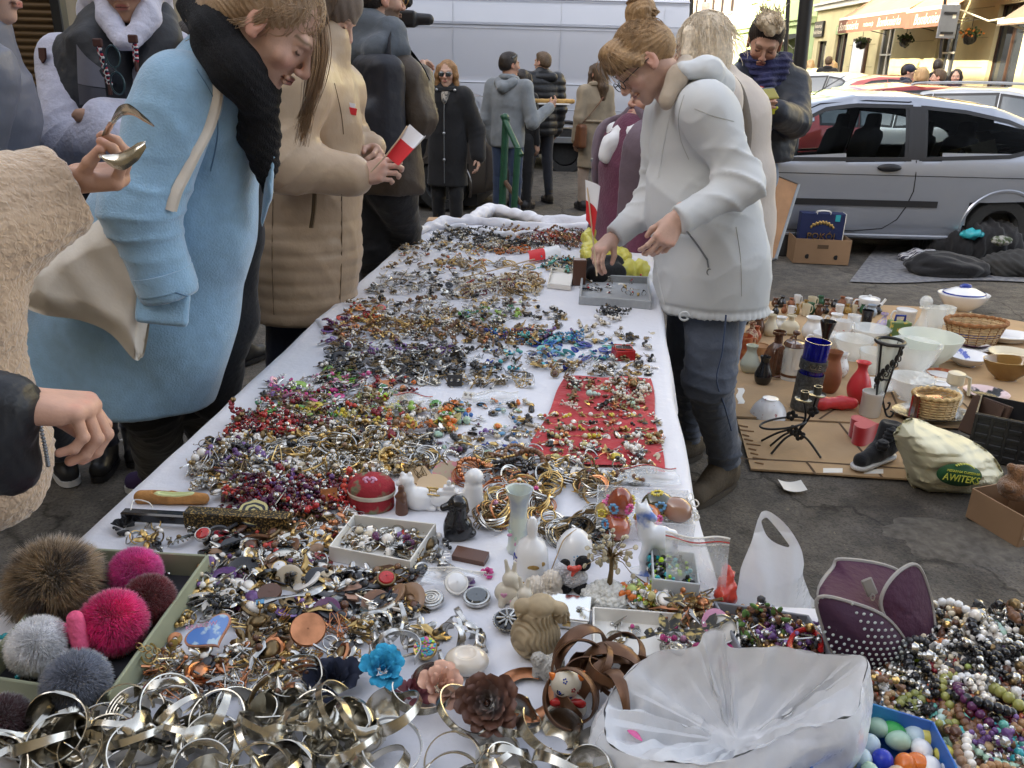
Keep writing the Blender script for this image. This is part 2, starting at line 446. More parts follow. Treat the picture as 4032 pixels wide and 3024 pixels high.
PATCH=mat('broken asphalt',(.105,.092,.075),.9,nv=.35,ns=30,bump=1.,bs=50)
g=G();a=np.linspace(0,2*PI,60,endpoint=False);rr=np.linspace(0,1,10)
AA,RRr=np.meshgrid(a,rr,indexing='ij');B=1+.13*np.sin(3*AA+1)+.07*np.sin(7*AA)+.04*np.sin(15*AA)
PP=np.stack([ph[0]+.34*B*RRr*np.cos(AA),ph[1]+.02+.17*B*RRr*np.sin(AA),0*AA],-1)
PP[...,2]=.0035+.004*wn(PP,25,8)*(1-RRr)-.012*RRr**8
g.grid(PP,cu=True);tag(obj('asphalt_patch',g,PATCH,ang=None),kind='structure')
KERB=mat('kerb stone',(.11,.1,.09),.85,nv=.3,ns=12,bump=.5,bs=40)
kl=at(300,880,0)
g=G()
for i in range(16):g.box((-1.9-i*.75,7.3+.03*(i%3-1),.045),(.37,.09,.05),bev=.012)
tag(obj('kerb',g,KERB),kind='structure')
g=G().grid([[(-60,7.4,.088),(-60,40,.088)],[(-1.55,7.4,.088),(-1.55,11.0,.088)]]);tag(obj('pavement',g,mat('paving',(.09,.083,.074),.9,nv=.3,ns=5,bump=.3,bs=30)),kind='structure')
PAINT=mat('worn road paint',(.3,.29,.27),.8,nv=.5,ns=20,bump=.3,bs=80)
g=G();q0=at(300,935,0);q1=at(372,868,0);dv=nrm(q1-q0);sv=A_([-dv[1],dv[0],0])*.035
L_=[q0+dv*t*.35 for t in np.linspace(-.3,1.2,24)]
g.grid([[p-sv*(1+.5*math.sin(i*2.2))+A_([0,0,.009]),p+sv*(1+.4*math.cos(i*1.7))+A_([0,0,.009])]for i,p in enumerate(L_)]);tag(obj('road_marking',g,PAINT),kind='structure')
def wall(g,u0,u1,z0,z1,ops,F,mi=0,depth=.18):
 """F(u,z,d)->world; ops=[(ua,ub,za,zb)]"""
 us=sorted({u0,u1,*[o[0]for o in ops],*[o[1]for o in ops]});zs=sorted({z0,z1,*[o[2]for o in ops],*[o[3]for o in ops]})
 for i in range(len(us)-1):
  for j in range(len(zs)-1):
   um,zm=(us[i]+us[i+1])/2,(zs[j]+zs[j+1])/2
   if any(o[0]<um<o[1]and o[2]<zm<o[3]for o in ops):continue
   g.add([F(us[i],zs[j],0),F(us[i+1],zs[j],0),F(us[i+1],zs[j+1],0),F(us[i],zs[j+1],0)],[(0,1,2,3)],mi)
 for a,b,c,d in ops:
  for p,q in(((a,c),(b,c)),((b,c),(b,d)),((b,d),(a,d)),((a,d),(a,c))):
   g.add([F(*p,0),F(*q,0),F(*q,depth),F(*p,depth)],[(0,1,2,3)],mi)
XF=11.6
FR=lambda u,z,d=0.:(XF+d,u,z)
cream=mat('yellow stucco',(.62,.54,.30),.85,nv=.1,ns=1.5,bump=.15,bs=25)
greenst=mat('green stucco',(.42,.52,.25),.85,nv=.12,ns=1.2,bump=.15,bs=25)
greyst=mat('grey stucco',(.36,.34,.29),.85,nv=.12,ns=1.5,bump=.15,bs=25)
wht=mat('white trim',(.72,.70,.62),.6);dkwood=mat('dark brown wood',(.06,.032,.02),.5,nv=.3,ns=6,stretch=(1,1,.2))
wglass=mat('window glass',(.03,.035,.04),.05,spec=.9,nv=.2,ns=1.);iron=mat('black iron',(.012,.012,.013),.4);palew=mat('pale blue grey panel',(.5,.5,.47),.7)
def window(root,u,z0,w_,h,frame,F=FR,dep=.16,panes=(2,2),sill=True):
 g=G();t=.05
 for a in np.linspace(-w_/2,w_/2,panes[0]+1):g.box(F(u+a,z0+h/2,dep-.03),(.03,t/2,h/2))
 for b in np.linspace(0,h,panes[1]+1):g.box(F(u,z0+b,dep-.03),(.028,w_/2,t/2))
 fr=obj('window',g,frame,root,smooth=False)
 obj('pane',G().box(F(u,z0+h/2,dep),(.01,w_/2-.002,h/2-.002)),wglass,fr,smooth=False)
 if sill:obj('sill',G().box(F(u,z0-.04,-.04),(.08,w_/2+.08,.04)),wht,fr,smooth=False)
def building(name,label,ua,ub,h,m,openings,zcorn,trimm,F=FR,dep=12.,storeys=(),extra=None):
 root=thing(name,label,'building',F((ua+ub)/2,0,6.));g=G()
 wall(g,ua,ub,0,h,[(u-w_/2,u+w_/2,z,z+hh)for(u,z,w_,hh,fr,pn)in openings],F)
 s_=1
 g.add([F(ua,0,0),F(ua,h,0),F(ua,h,dep),F(ua,0,dep),F(ub,0,0),F(ub,h,0),F(ub,h,dep),F(ub,0,dep)],[(0,1,2,3),(4,7,6,5),(1,5,6,2)])
 obj('wall',g,m,root,smooth=False)
 for(u,z,w_,hh,fr,pn)in openings:window(root,u,z,w_,hh,fr,F,panes=pn,sill=z>.6)
 g=G()
 for zc in zcorn:
  g.box(F((ua+ub)/2,zc,-.06),(.1,(ub-ua)/2+.01,.09));g.box(F((ua+ub)/2,zc+.12,-.1),(.16,(ub-ua)/2+.015,.035))
 obj('cornice',g,trimm,root,smooth=False)
 obj('roof',G().box(F((ua+ub)/2,h+.08,dep/2-.2),(dep/2+.25,(ub-ua)/2+.02,.08)),mat('roof sheet',(.12,.06,.045),.6),root,smooth=False)
 return root
ww=(2,3)
ops=[(15.6,.5,1.6,2.4,dkwood,(2,1)),(18.4,.5,1.6,2.4,dkwood,(2,2)),(21.5,.12,1.3,3.2,dkwood,(2,1)),(24.5,.7,1.15,2.35,wht,ww),(28.6,.7,1.15,2.35,wht,ww),(32.6,.12,1.2,2.9,dkwood,(2,2)),(34.6,.12,1.0,2.7,dkwood,(1,2))]
ops+=[(u,z,1.1,1.9,wht,ww)for z in(5.0,8.4)for u in(16,19.2,22.4,25.6,28.8,32)]
rest=building('restaurant_house','yellow stucco corner house with brown awnings lit by the sun',13.5,35.6,11.5,cream,ops,(4.0,7.4,11.3),wht)
g=G()
for zz in(1.2,1.9,2.6,3.3):
 for ua,ub in((16.5,17.4),(22.4,23.7),(25.3,27.8),(29.4,31.6)):g.box((XF-.008,(ua+ub)/2,zz),(.012,(ub-ua)/2,.008))
obj('rustication',g,mat('shadow joint',(.4,.34,.2),.9),rest,smooth=False)
ops=[(u,z,1.1,1.9,greyst,(2,2))for z in(4.9,)for u in(37.2,39.8,42.6,45.4)]+[(u,.1,1.3,2.6,dkwood,(2,2))for u in(37.5,41,45.5)]
building('green_house','green stucco town house beside the yellow restaurant house',35.65,48.4,11.,greenst,ops,(3.6,7.3,10.8),greenst)
ops=[(u,z,1.1,2.0,dkwood,(2,2))for z in(4.7,8.)for u in(50.4,52.9,55.4,58.,60.6)]+[(u,.4,1.5,2.3,dkwood,(2,2))for u in(51,55,59)]
building('grey_house','grey old town house farthest along the sunlit street front',48.45,64.,12.,greyst,ops,(3.8,7.3,11.7),greyst)
FB=lambda u,z,d=0.:(u,66+d,z)
def FBbox(*a):return None
def plainhouse(name,label,lo,hi,h,m,face,us,zs,wm=None):
 """box house; face: 'x+' or 'y-' gets windows"""
 root=thing(name,label,'building',((lo[0]+hi[0])/2,(lo[1]+hi[1])/2,0));c=((lo[0]+hi[0])/2,(lo[1]+hi[1])/2,h/2)
 obj('wall',G().box(c,((hi[0]-lo[0])/2,(hi[1]-lo[1])/2,h/2)),m,root,smooth=False)
 obj('roof',G().box((c[0],c[1],h+.1),((hi[0]-lo[0])/2+.3,(hi[1]-lo[1])/2+.3,.1)),MATS['roof sheet'],root,smooth=False)
 for u in us:
  for z in zs:
   if face=='y-':cc=(u,lo[1]-.02,z+.8);hf=(.55,.03,.85);hg=(.45,.036,.75);sg=(.62,.08,.05)
   else:cc=(hi[0]+.02,u,z+.8);hf=(.03,.55,.85);hg=(.036,.45,.75);sg=(.08,.62,.05)
   f=obj('window',G().box(cc,hf),wht,root,smooth=False);obj('pane',G().box(cc,hg),wglass,f,smooth=False);obj('sill',G().box((cc[0],cc[1],z-.12),sg),wht,f,smooth=False)
 return root
plainhouse('end_house','pale tall house closing the far end of the street',(-6,64),(14,76),14,mat('pale stucco',(.5,.47,.38),.85,nv=.1,ns=1),'y-',(-4,-1,2,5,8,11),(1,5,9))
plainhouse('beige_house','beige town house standing behind the white van',(-14,23),(1.5,33),9,mat('beige stucco',(.42,.38,.28),.85,nv=.1,ns=1),'y-',(-12,-9.4,-6.8,-4.2,-1.6),(.9,4.5))
plainhouse('shade_house','long town house along the left side of the market place',(-22,-30),(-8.5,40),9.3,mat('ochre stucco',(.35,.28,.18),.85,nv=.1,ns=1),'x+',tuple(np.arange(-8,38,3.2)),(1,4.6))
plainhouse('added_sky_blocker','town house behind the viewer closing the market place',(-8,-20),(16,-7),11,MATS['ochre stucco'],'y-',(),())  # added unseen block: hides the sky behind the viewer, darkening sides that face it
ks=thing('kiosk','kiosk behind the market with its brown roller shutter closed','kiosk',(-6.6,9.6,.088))
yk=7.9
obj('wall',G().box((-6.85,yk+2,1.6),(2.75,1.9,1.5)),mat('kiosk wall',(.16,.14,.11),.8,nv=.15,ns=3),ks,smooth=False)
g=G();n=46;z=np.linspace(.2,2.9,n*6);prof=yk+.06-.022*np.abs(np.sin((z-.2)/2.7*n*PI))**.6
g.grid([[(-9.2,y,q),(-4.1,y,q)]for y,q in zip(prof,z)]);sh=obj('shutter',g,mat('brown roller shutter',(.10,.062,.03),.34,metal=.55,nv=.25,ns=3,stretch=(.3,1,3)),ks,ang=None)
obj('guide_rail',G().box((-4.06,yk+.02,1.55),(.045,.06,1.4),bev=.008),iron,ks);obj('shutter_box',G().box((-6.65,yk,3.0),(2.6,.14,.14),bev=.01),MATS['kiosk wall'],ks)
g=S(.05).ell(tuple(ad(100,265,6.6)),(.3,.25,.25)).ell(tuple(ad(60,240,6.8)),(.25,.2,.2)).mesh(.02,disp=lambda P:.02*wn(P,22,3))
b_=g.verts();tag(obj('fur_coat_pile',g,mat('black fur',(.015,.013,.012),.9,bump=1,bs=200)),'heap of black fur clothes lying in front of the roller shutter','clothes heap')
g=S(.02).box((float(b_[:,0].mean()),6.7,.42),(.45,.3,.42),.02).mesh(.03);tag(obj('clothes_bench',g,mat('bench cloth',(.02,.02,.02),.9)),'low dark bench carrying the black fur clothes','bench')
aw=mat('terracotta awning',(.44,.23,.14),.8,nv=.1,ns=2,bump=.1,bs=60);aw2=mat('taupe awning',(.16,.12,.085),.8,nv=.1,ns=2);val=mat('brown valance',(.20,.09,.06),.8);txtm=mat('cream lettering',(.75,.66,.5),.7)
def awning(label,ua,ub,zb,zt,proj,m,words,valm,vh=.38):
 root=thing('awning',label,'awning',(XF-proj/2,(ua+ub)/2,zb));n=40
 us=np.linspace(ua,ub,n+1);g=G();rows=[]
 for k,t in enumerate(np.linspace(0,1,9)):
  rows.append([(XF-.02-proj*t,u,zt+(zb-zt)*t-.05*math.sin(t*PI)*(.7+.3*math.cos(i*2.1)))for i,u in enumerate(us)])
 g.grid(rows);obj('canopy',g,m,root,ang=None)
 obj('front_bar',G().box((XF-proj-.02,(ua+ub)/2,zb-.02),(.035,(ub-ua)/2,.04),bev=.01),wht,root)
 g=G();xv=XF-proj-.045
 g.grid([[(xv+.015*math.sin(i*1.1)*t,u,zb-.05-vh*t)for i,u in enumerate(us)]for t in(0,.5,1)]);v=obj('valance',g,valm,root,ang=None)
 R=A_([[0,-1,0],[0,0,1],[-1,0,0]])
 for(s_,u,sz)in words:obj('lettering',text_geo(s_,sz,(xv-.02,u,zb-.06-vh/2),R,sx=.85,shear=.25),txtm,v,smooth=False)
 for u in(ua+.25,ub-.25):obj('folding_arm',G().tube([(XF,u,zb-.15),(XF-proj*.5,u,zb-.32),(XF-proj,u,zb-.05)],.02),wht,root)
 return root
awning('large terracotta awning with three cream names on its brown valance',23.3,28.1,3.25,4.4,1.7,aw,[('Bombonierka',27.2,.33),('restauracja',25.7,.19),('Bombonierka',24.3,.33)],val)
awning('shorter terracotta awning with one cream name nearest the grey sign',20.6,23.2,3.2,4.45,1.75,aw,[('Bombonierka',21.8,.36)],val)
awning('taupe awning over the dark wooden door at the street corner',13.8,18.4,2.74,4.2,1.9,aw2,[],aw2,vh=.04)
awning('narrow black awning on the green house',36.8,42.5,2.9,3.2,.7,mat('black awning',(.02,.02,.02),.7),[],MATS['black awning'],vh=.12)
g=G().box((XF-.06,35.0,3.25),(.04,.5,.28),bev=.01);sg=thing('shop_sign','black wall sign with two cream lines beside the restaurant doors','sign',(XF-.06,35.0,2.97));obj('board',g,iron,sg)
for s_,z in(('Restauracja',3.36),('Polish Kitchen',3.14)):obj('lettering',text_geo(s_,.2,(XF-.105,35.0,z),A_([[0,-1,0],[0,0,1],[-1,0,0]]),sx=.85),txtm,sg,smooth=False)
g=G().box((XF-.06,32.6,3.15),(.04,.42,.16),bev=.01);sg=thing('shop_sign','small green wall sign above the red doorway','sign',(XF-.06,32.6,3.0));obj('board',g,greenst,sg)
obj('lettering',text_geo('RESTA',.2,(XF-.105,32.6,3.16),A_([[0,-1,0],[0,0,1],[-1,0,0]])),txtm,sg,smooth=False)
sg=thing('menu_board','white menu board in a dark frame on the yellow wall','board',(XF-.1,30.5,1.1));obj('frame',G().box((XF-.06,30.5,2.0),(.05,.62,.8),bev=.01),dkwood,sg);obj('sheet',G().box((XF-.118,30.5,2.0),(.01,.52,.7)),mat('white paper',(.8,.8,.78),.6),sg)
for i,(u,fl)in enumerate(((28.6,0),(25.4,0),(21.8,1))):
 c=A_((XF-.75,u,2.55));r_=thing('hanging_basket',('dark hanging flower basket under the long awning','dark hanging flower basket between the two awnings','hanging basket with orange flowers behind the grey sign')[i],'flower basket',tuple(c-A_([0,0,.25])),group='flower baskets along the restaurant front')
 obj('basket',S(.02).ell(c,(.15,.15,.15)).mesh(.02,disp=lambda P:.03*wn(P,30,2)),iron,r_)
 obj('bracket',G().tube([c+A_([0,0,.1]),c+A_([0,0,.45]),(XF,u,2.85)],.012),iron,r_)
 g=G()
 for k in range(120):
  p=c+nr.normal(size=3)*A_([.09,.09,.04])+A_([0,0,.11]);g.ball(p,.03,5,3,mi=int(rnd.random()<.45)if fl else 0)
 obj('flowers',g,[mat('leaf dark',(.04,.07,.02),.7),mat('orange bloom',(.6,.2,.03),.6)],r_)
def post(label,x0,y0,x1,y1,Y,r,name='lamp_post',r2=None,h=None,m=iron,parts=None,cat='post'):
 b=at(x1,y1,0)if Y is None else ad(x1,y1,Y);b=A_([b[0],b[1],0.]);t=ad(x0,y0,b[1]);hh=h or 4.5
 d=(t-b)/t[2];d[1]=0
 root=thing(name,label,cat,b);obj('pole',G().tube([b+d*z for z in np.linspace(0,hh,8)],np.linspace(r,r2 or r*.8,8),14),m,root)
 obj('base',G().lathe([(r*1.9,0),(r*1.9,.06),(r*1.5,.14),(r*1.1,.3),(r*1.05,.42)],14,b+A_([0,0,.001])),m,root);return root,b,d
post('thick black lamp post in front of the silver hatchback',1742,0,1686,548,None,.066,h=6)
post('slim dark post behind the man with the phone',1703,0,1686,330,17.,.045,h=5)
r_,b,d=post('dark post with small traffic plates at the far pavement',1494,0,1486,250,22.,.06,name='sign_post',h=5)
for k,z in enumerate((3.45,3.0)):obj('sign_plate',G().box(b+A_([.16,-.08,z]),(.1,.015,.19),bev=.004),mat('orange white plate',(.7,.45,.33),.5,col2=(.8,.75,.7),ns=9),r_)
r_,b,d=post('traffic sign post seen from behind with a square grey plate',2040,20,2032,250,17.5,.035,name='traffic_sign',h=3.6,cat='traffic sign')
gp=mat('galvanised steel',(.2,.21,.22),.45,metal=.6,nv=.1,ns=4)
b=A_([ad(2043,57,b[1])[0],b[1],-.1]);obj('plate',G().box(b+A_([0,-.06,2.75]),(.18,.012,.30),bev=.006),gp,r_);obj('clamp',G().box(b+A_([0,-.09,2.9]),(.12,.015,.02)).box(b+A_([0,-.09,2.55]),(.12,.015,.02)),iron,r_)
obj('sticker',G().box(b+A_([.09,-.076,2.85]),(.03,.002,.04)).box(b+A_([-.08,-.076,2.52]),(.04,.002,.03)),mat('sticker',(.7,.65,.5),.5),r_)
gr=mat('green paint',(.018,.075,.04),.4,nv=.2,ns=12,bump=.1,bs=50)
pa=ad(1094,258,8.2);pb=at(1087,520,0);Yr=7.9
def pv(x,y,Y=Yr):return ad(x,y,Y)
r_=thing('railing','dark green tubular railing end standing in the road behind the table','railing',(pv(1088,480)[0],Yr,0))
p1=pv(1093,256);p2=A_([p1[0]-.03,Yr,0.]);q1=pv(1119,318,Yr-.25);q2=A_([q1[0]-.04,Yr-.25,0.])
obj('upright',G().tube([p2,p1],.034,14),gr,r_);obj('upright',G().tube([q2,q1],.030,14),gr,r_)
obj('top_rail',G().tube([p1+A_([-.03,.03,.02]),q1+A_([.03,-.02,-.07])],.026,12).ball(p1+A_([-.01,0,.01]),.036,14,8),gr,r_)
obj('lower_rail',G().tube([pv(1089,390),pv(1125,440,Yr-.25)],.022,8),mat('rust',(.09,.05,.03),.8),r_)
c=ad(755,30,19.5);r_=thing('notice_board','blue and dark notice board beside the white van','notice board',(c[0],19.5,0))
obj('panel',G().box((c[0],19.5,2.4),(.5,.04,1.0),bev=.01),mat('board blue',(.02,.09,.35),.5),r_);obj('poster',G().box((c[0]+.15,19.44,2.75),(.28,.012,.4)),mat('poster dark',(.03,.035,.04),.5),r_)
g=G()
for k in range(7):g.box((c[0]+.15,19.42,2.45+.09*k),(.18-.03*(k%3),.004,.012))
obj('poster_text',g,wht,r_,smooth=False);obj('post',G().tube([(c[0]-.45,19.5,0),(c[0]-.45,19.5,1.45)],.03).tube([(c[0]+.45,19.5,0),(c[0]+.45,19.5,1.45)],.03),iron,r_)
def carpaint(name,c):return mat('paint '+name,c,.28,metal=.55,coat=1.,spec=.6,nv=.03,ns=3)
tyre=mat('tyre rubber',(.018,.018,.018),.75,nv=.2,ns=30);alloy=mat('wheel silver',(.45,.46,.48),.35,metal=.8);plast=mat('black plastic',(.018,.018,.02),.45);seatm=mat('seat cloth',(.07,.07,.08),.9);redl=mat('tail lamp',(.35,.02,.02),.15,spec=.8);clearl=mat('head lamp',(.6,.62,.65),.08,spec=.9)
carglass=mat('car glass',(.42,.50,.52),.02,trans=1.,ior=1.12,spec=.9);darkglass=mat('dark car glass',(.035,.045,.05),.03,spec=1.,coat=1.);platem=mat('number plate',(.75,.75,.72),.4)
def wheel_geo(r,wd=.1):
 t=G().lathe([(r*.62,-wd),(r*.93,-wd),(r,-wd*.7),(r,wd*.7),(r*.93,wd),(r*.62,wd)],32)
 rim=G().lathe([(r*.64,-wd*.8),(r*.66,wd*.86),(r*.58,wd*.82),(r*.56,wd*.3)],32);t.lathe([(r*.6,wd*.25),(.001,wd*.25)],32)
 hub=G()
 for k in range(7):
  a=k*2*PI/7;d=A_([math.cos(a),math.sin(a),0]);hub.tube([d*r*.1+A_([0,0,wd*.75]),d*r*.62+A_([0,0,wd*.7])],[r*.07,r*.1],6,flat=.4)
 hub.lathe([(r*.16,wd*.3),(r*.16,wd*.8),(0.001,wd*.84)],16)
 return t,rim,hub
def car(label,loc,rz,paint,st,wins,wh,ws,glass=darkglass,near=False,rails=False,group=None,lamps=True,name='parked_car',cat='car'):
 """st: stations (x, zb, zbelt, ztop, wmax, wroof) from rear to front"""
 root=thing(name,label,cat,loc,rz,group);st=A_(st,float)
 xs=np.unique(np.r_[np.linspace(st[0,0],st[-1,0],110 if near else 60),st[:,0]])
 from_=lambda x:A_([np.interp(x,st[:,0],st[:,k])for k in range(1,6)])
 sm=A_([from_(x)for x in xs]);ker=A_([.25,.5,.25])
 for _ in range(3 if near else 2):sm[1:-1]=.25*sm[:-2]+.5*sm[1:-1]+.25*sm[2:]
 def section(v):
  zb,zB,zt,w_,wr=v;wr2=wr if zt-zB>.1 else w_*.93
  P=[(w_*.9,zb),(w_*.97,zb+.06),(w_*.985,zb+.16),(w_*.99,zb*.5+zB*.5),(w_,zB*.8+zb*.2),(w_*.995,zB-.04),(w_*.975,zB)]
  hh=zt-zB
  for t in(.15,.3,.45,.6,.75,.88):P.append((w_*.975+(wr2-w_*.975)*(t**1.25),zB+hh*.93*t))
  P+=[(wr2*.985,zB+hh*.955),(wr2*.93,zB+hh*.985),(wr2*.75,zt),(wr2*.4,zt+.02),(0,zt+.028)]
  return A_(P)
 SS=A_([section(v)for v in sm]);m=SS.shape[1]
 def ys(x,z):
  v=A_([np.interp(x,xs,sm[:,k])for k in range(5)]);q=section(v);return np.interp(z,q[:14,1],q[:14,0])
 full=np.concatenate([SS*A_([-1,1]),SS[:,::-1][:,1:]],1);nP=full.shape[1]
 V=np.stack([np.broadcast_to(xs[:,None],full.shape[:2]),full[...,0],full[...,1]],-1)
 Fs=_grid_faces(len(xs),nP);cx=V.reshape(-1,3)[Fs].mean(1)
 def inwin(side_tol):
  keep=np.ones(len(Fs),bool)
  for(x0,x1,up,lo)in wins:
   inx=(cx[:,0]>x0-.005)&(cx[:,0]<x1+.005);zu=np.interp(cx[:,0],[p[0]for p in up],[p[1]for p in up]);zl=np.interp(cx[:,0],[p[0]for p in lo],[p[1]for p in lo])
   keep&=~(inx&(cx[:,2]<zu+.005)&(cx[:,2]>zl-.005)&(np.abs(cx[:,1])>.3))
  return keep
 keep=inwin(0)if near else np.ones(len(Fs),bool)
 for xw in wh:keep&=~((np.hypot(cx[:,0]-xw,cx[:,2]-ws)<ws*1.16)&(np.abs(cx[:,1])>.45))
 idx=(np.arange(len(Fs))%(nP-1));glassf=np.zeros(len(Fs),bool);jj=(idx>8)&(idx<nP-10)
 for(xa,xb)in st_glass[label]:glassf|=(cx[:,0]>xa)&(cx[:,0]<xb)&jj
 g=G();g.add(V.reshape(-1,3),Fs[keep&~glassf]);g.add(V[0],[tuple(range(nP))[::-1]]);g.add(V[-1],[tuple(range(nP))])
 obj('body',g,paint,root,local=True,ang=50)
 if glassf.any():obj('windscreen',G().add(V.reshape(-1,3),Fs[glassf]),glass,root,local=True)
 for sgn in((-1,1)if not near else(-1,1)):
  for(x0,x1,up,lo)in wins:
   def panel(e,off,grow):
    X=np.linspace(x0-grow,x1+grow,26);P=[]
    for x in X:
     a=np.interp(x,[p[0]for p in up],[p[1]for p in up])+grow;b2=np.interp(x,[p[0]for p in lo],[p[1]for p in lo])-grow
     P.append([(x,sgn*(ys(x,z)+off),z)for z in np.linspace(b2,max(a,b2+.004),8)])
    return A_(P)
   Po=panel(0,.004,.035);Pi=panel(0,.006,0.)
   if near:
    fr=G()
    def rim(Q):return np.concatenate([Q[:,0],Q[-1,1:],Q[::-1,-1][1:],Q[0,::-1][1:-1]])
    a,b2=rim(Po),rim(Pi);fr.grid(np.stack([a,b2],1),cu=True);b3=b2 .copy();b3[:,1]-=sgn*.03;fr.grid(np.stack([b2,b3],1),cu=True)
    f=obj('side_window',fr,plast,root,local=True);gl=G().grid(panel(0,-.004,0.));obj('pane',gl,glass,f,local=True)
   else:
    f=obj('side_window',G().grid(Po),plast,root,local=True);obj('pane',G().grid(Pi+A_([0,sgn*.004,0])),glass,f,local=True)
 t,rim_,hub=wheel_geo(ws*.97)
 for xw in wh:
  for sgn in(-1,1):
   R=A_([[1,0,0],[0,0,-sgn],[0,sgn,0]]);yw=sgn*(np.interp(xw,xs,sm[:,3])-.13)
   wo=G().join(t,(xw,yw,ws*.97),R);wo=obj('wheel',wo,tyre,root,local=True);obj('rim',G().join(rim_,(xw,yw,ws*.97),R).join(hub,(xw,yw,ws*.97),R),alloy,wo,local=True)
   aa=np.linspace(-.35,PI+.35,30);arc=[(xw+ws*1.17*math.cos(a),sgn*(ys(xw,max(ws+ws*1.17*math.sin(a),.2))-.004),ws+ws*1.17*math.sin(a))for a in aa]
   obj('wheel_arch',G().tube(arc,.018,6,up=(0,1,0)),paint,root,local=True)
  obj('wheel_well',G().box((xw,0,ws*1.15),(ws*1.3,np.interp(xw,xs,sm[:,3])-.2,ws*.95)),plast,root,smooth=False,local=True)
 fx,bx=xs[-1],xs[0];vb,vf=sm[2],sm[-3]
 for sgn in(-1,1):
  obj('headlight',G().ball((fx-.14,sgn*(vf[3]-.17),vf[1]-.05),(.16,.15,.085),14,8),clearl,root,local=True)
  obj('tail_light',G().ball((bx+.07,sgn*(vb[3]-.1),vb[1]-.02),(.1,.12,.17),14,8),redl,root,local=True)
  xm=wins[0][1]-.12 if near else wins[0][1]-.1
  zm=np.interp(xm,xs,sm[:,1])+.08
  obj('mirror',G().ball((xm,sgn*(ys(xm,zm)+.1),zm),(.075,.11,.075),14,8).tube([(xm,sgn*(ys(xm,zm)-.03),zm-.04),(xm,sgn*(ys(xm,zm)+.08),zm-.03)],.03),plast if near else paint,root,local=True)
 obj('front_bumper',G().box((fx-.03,0,.34),(.05,vf[3]-.2,.12),bev=.03),paint,root,local=True);obj('rear_bumper',G().box((bx+.03,0,.4),(.07,vb[3]-.12,.14),bev=.04),paint,root,local=True)
 obj('grille',G().box((fx+.012,0,.5),(.02,.35,.06),bev=.01),plast,root,local=True)
 obj('number_plate',G().box((bx-.045,0,.6),(.012,.26,.055),bev=.003),platem,root,local=True);obj('number_plate',G().box((fx+.028,0,.36),(.012,.26,.055),bev=.003),platem,root,local=True)
 if rails:
  for sgn in(-1,1):obj('roof_rail',G().tube(spline([(-1.1,sgn*.55,1.46),(-1.,sgn*.55,1.54),(0,sgn*.55,1.57),(.7,sgn*.55,1.54),(.8,sgn*.55,1.46)],6),.018,8),alloy,root,local=True)
 return root,ys
HB=[(-1.95,.45,.62,.66,.55,.5),(-1.9,.3,.72,.92,.72,.55),(-1.75,.24,.90,1.06,.79,.60),(-1.5,.2,.96,1.28,.83,.60),(-1.1,.18,.94,1.415,.835,.62),(-.4,.18,.92,1.495,.84,.63),(.2,.18,.9,1.49,.84,.62),(.6,.18,.88,1.40,.84,.60),(1.0,.18,.88,1.16,.84,.64),(1.25,.2,.88,.99,.83,.74),(1.5,.2,.86,.92,.81,.74),(1.75,.22,.78,.83,.77,.7),(1.9,.28,.62,.66,.66,.6),(1.95,.4,.52,.54,.55,.5)]
WIN3=[(-.28,1.02,[(-.28,1.38),(.2,1.38),(.45,1.34),(.75,1.18),(1.02,.95)],[(-.28,.955),(1.02,.925)]),(-1.48,-.42,[(-1.48,1.13),(-1.42,1.19),(-1.2,1.27),(-.8,1.345),(-.42,1.375)],[(-1.48,1.09),(-1.4,1.05),(-1.2,1.0),(-.42,.96)])]
WIN5=[(.1,1.0,[(.1,1.40),(.35,1.37),(.7,1.2),(1.0,.96)],[(.1,.95),(1.0,.93)]),(-.75,.02,[(-.75,1.37),(.02,1.41)],[(-.75,.96),(.02,.95)]),(-1.45,-.83,[(-1.45,1.14),(-1.3,1.27),(-.83,1.365)],[(-1.45,1.03),(-.83,.965)])]
L1='silver three-door hatchback parked behind the folded table and lamp post'
L2='taupe hatchback half hidden behind the woman in the black coat'
L3='white estate car with its windscreen towards the square, left of the pink car';L4='pinkish red hatchback parked before the yellow wall';L5='silver estate car with roof rails at the right edge';L6='pale sedan half hidden behind the thick lamp post';L7='dark red hatchback seen through the windows of the silver hatchback'
st_glass={L1:[(.68,1.2),(-1.86,-1.6)],L2:[(.66,1.2),(-1.86,-1.52)],L3:[(.68,1.2),(-1.86,-1.55)],L4:[(.68,1.2),(-1.86,-1.55)],L5:[(.68,1.2),(-1.86,-1.55)],L6:[(.68,1.2),(-1.86,-1.55)],L7:[(.68,1.2),(-1.86,-1.55)]}
silver=carpaint('silver',(.33,.355,.41))
xr=ad(2135,500,8.2)[0]
carloc=(xr-1.29-.02,8.85,0)
c1,ys1=car(L1,carloc,PI,silver,HB,WIN3,(-1.24,1.24),.31,glass=carglass,near=True);c1 .scale=(1.04,1.04,1.0)
def side(x,z,off=.004):return(x,(ys1(x,z)+off),z)
obj('pillar_cover',G().grid([[side(x,z,.003)for z in np.linspace(.935,1.40,8)]for x in(-.45,-.38,-.30,-.25)]),plast,c1,local=True)
rub=G();X_=np.linspace(-.62,.95,26)
rub.grid([[side(x,z,.010)for z in(.50,.515,.545,.56)]for x in X_]);obj('rub_strip',rub,plast,c1,local=True)
gv=G();gap=mat('panel gap',(.01,.01,.012),.8)
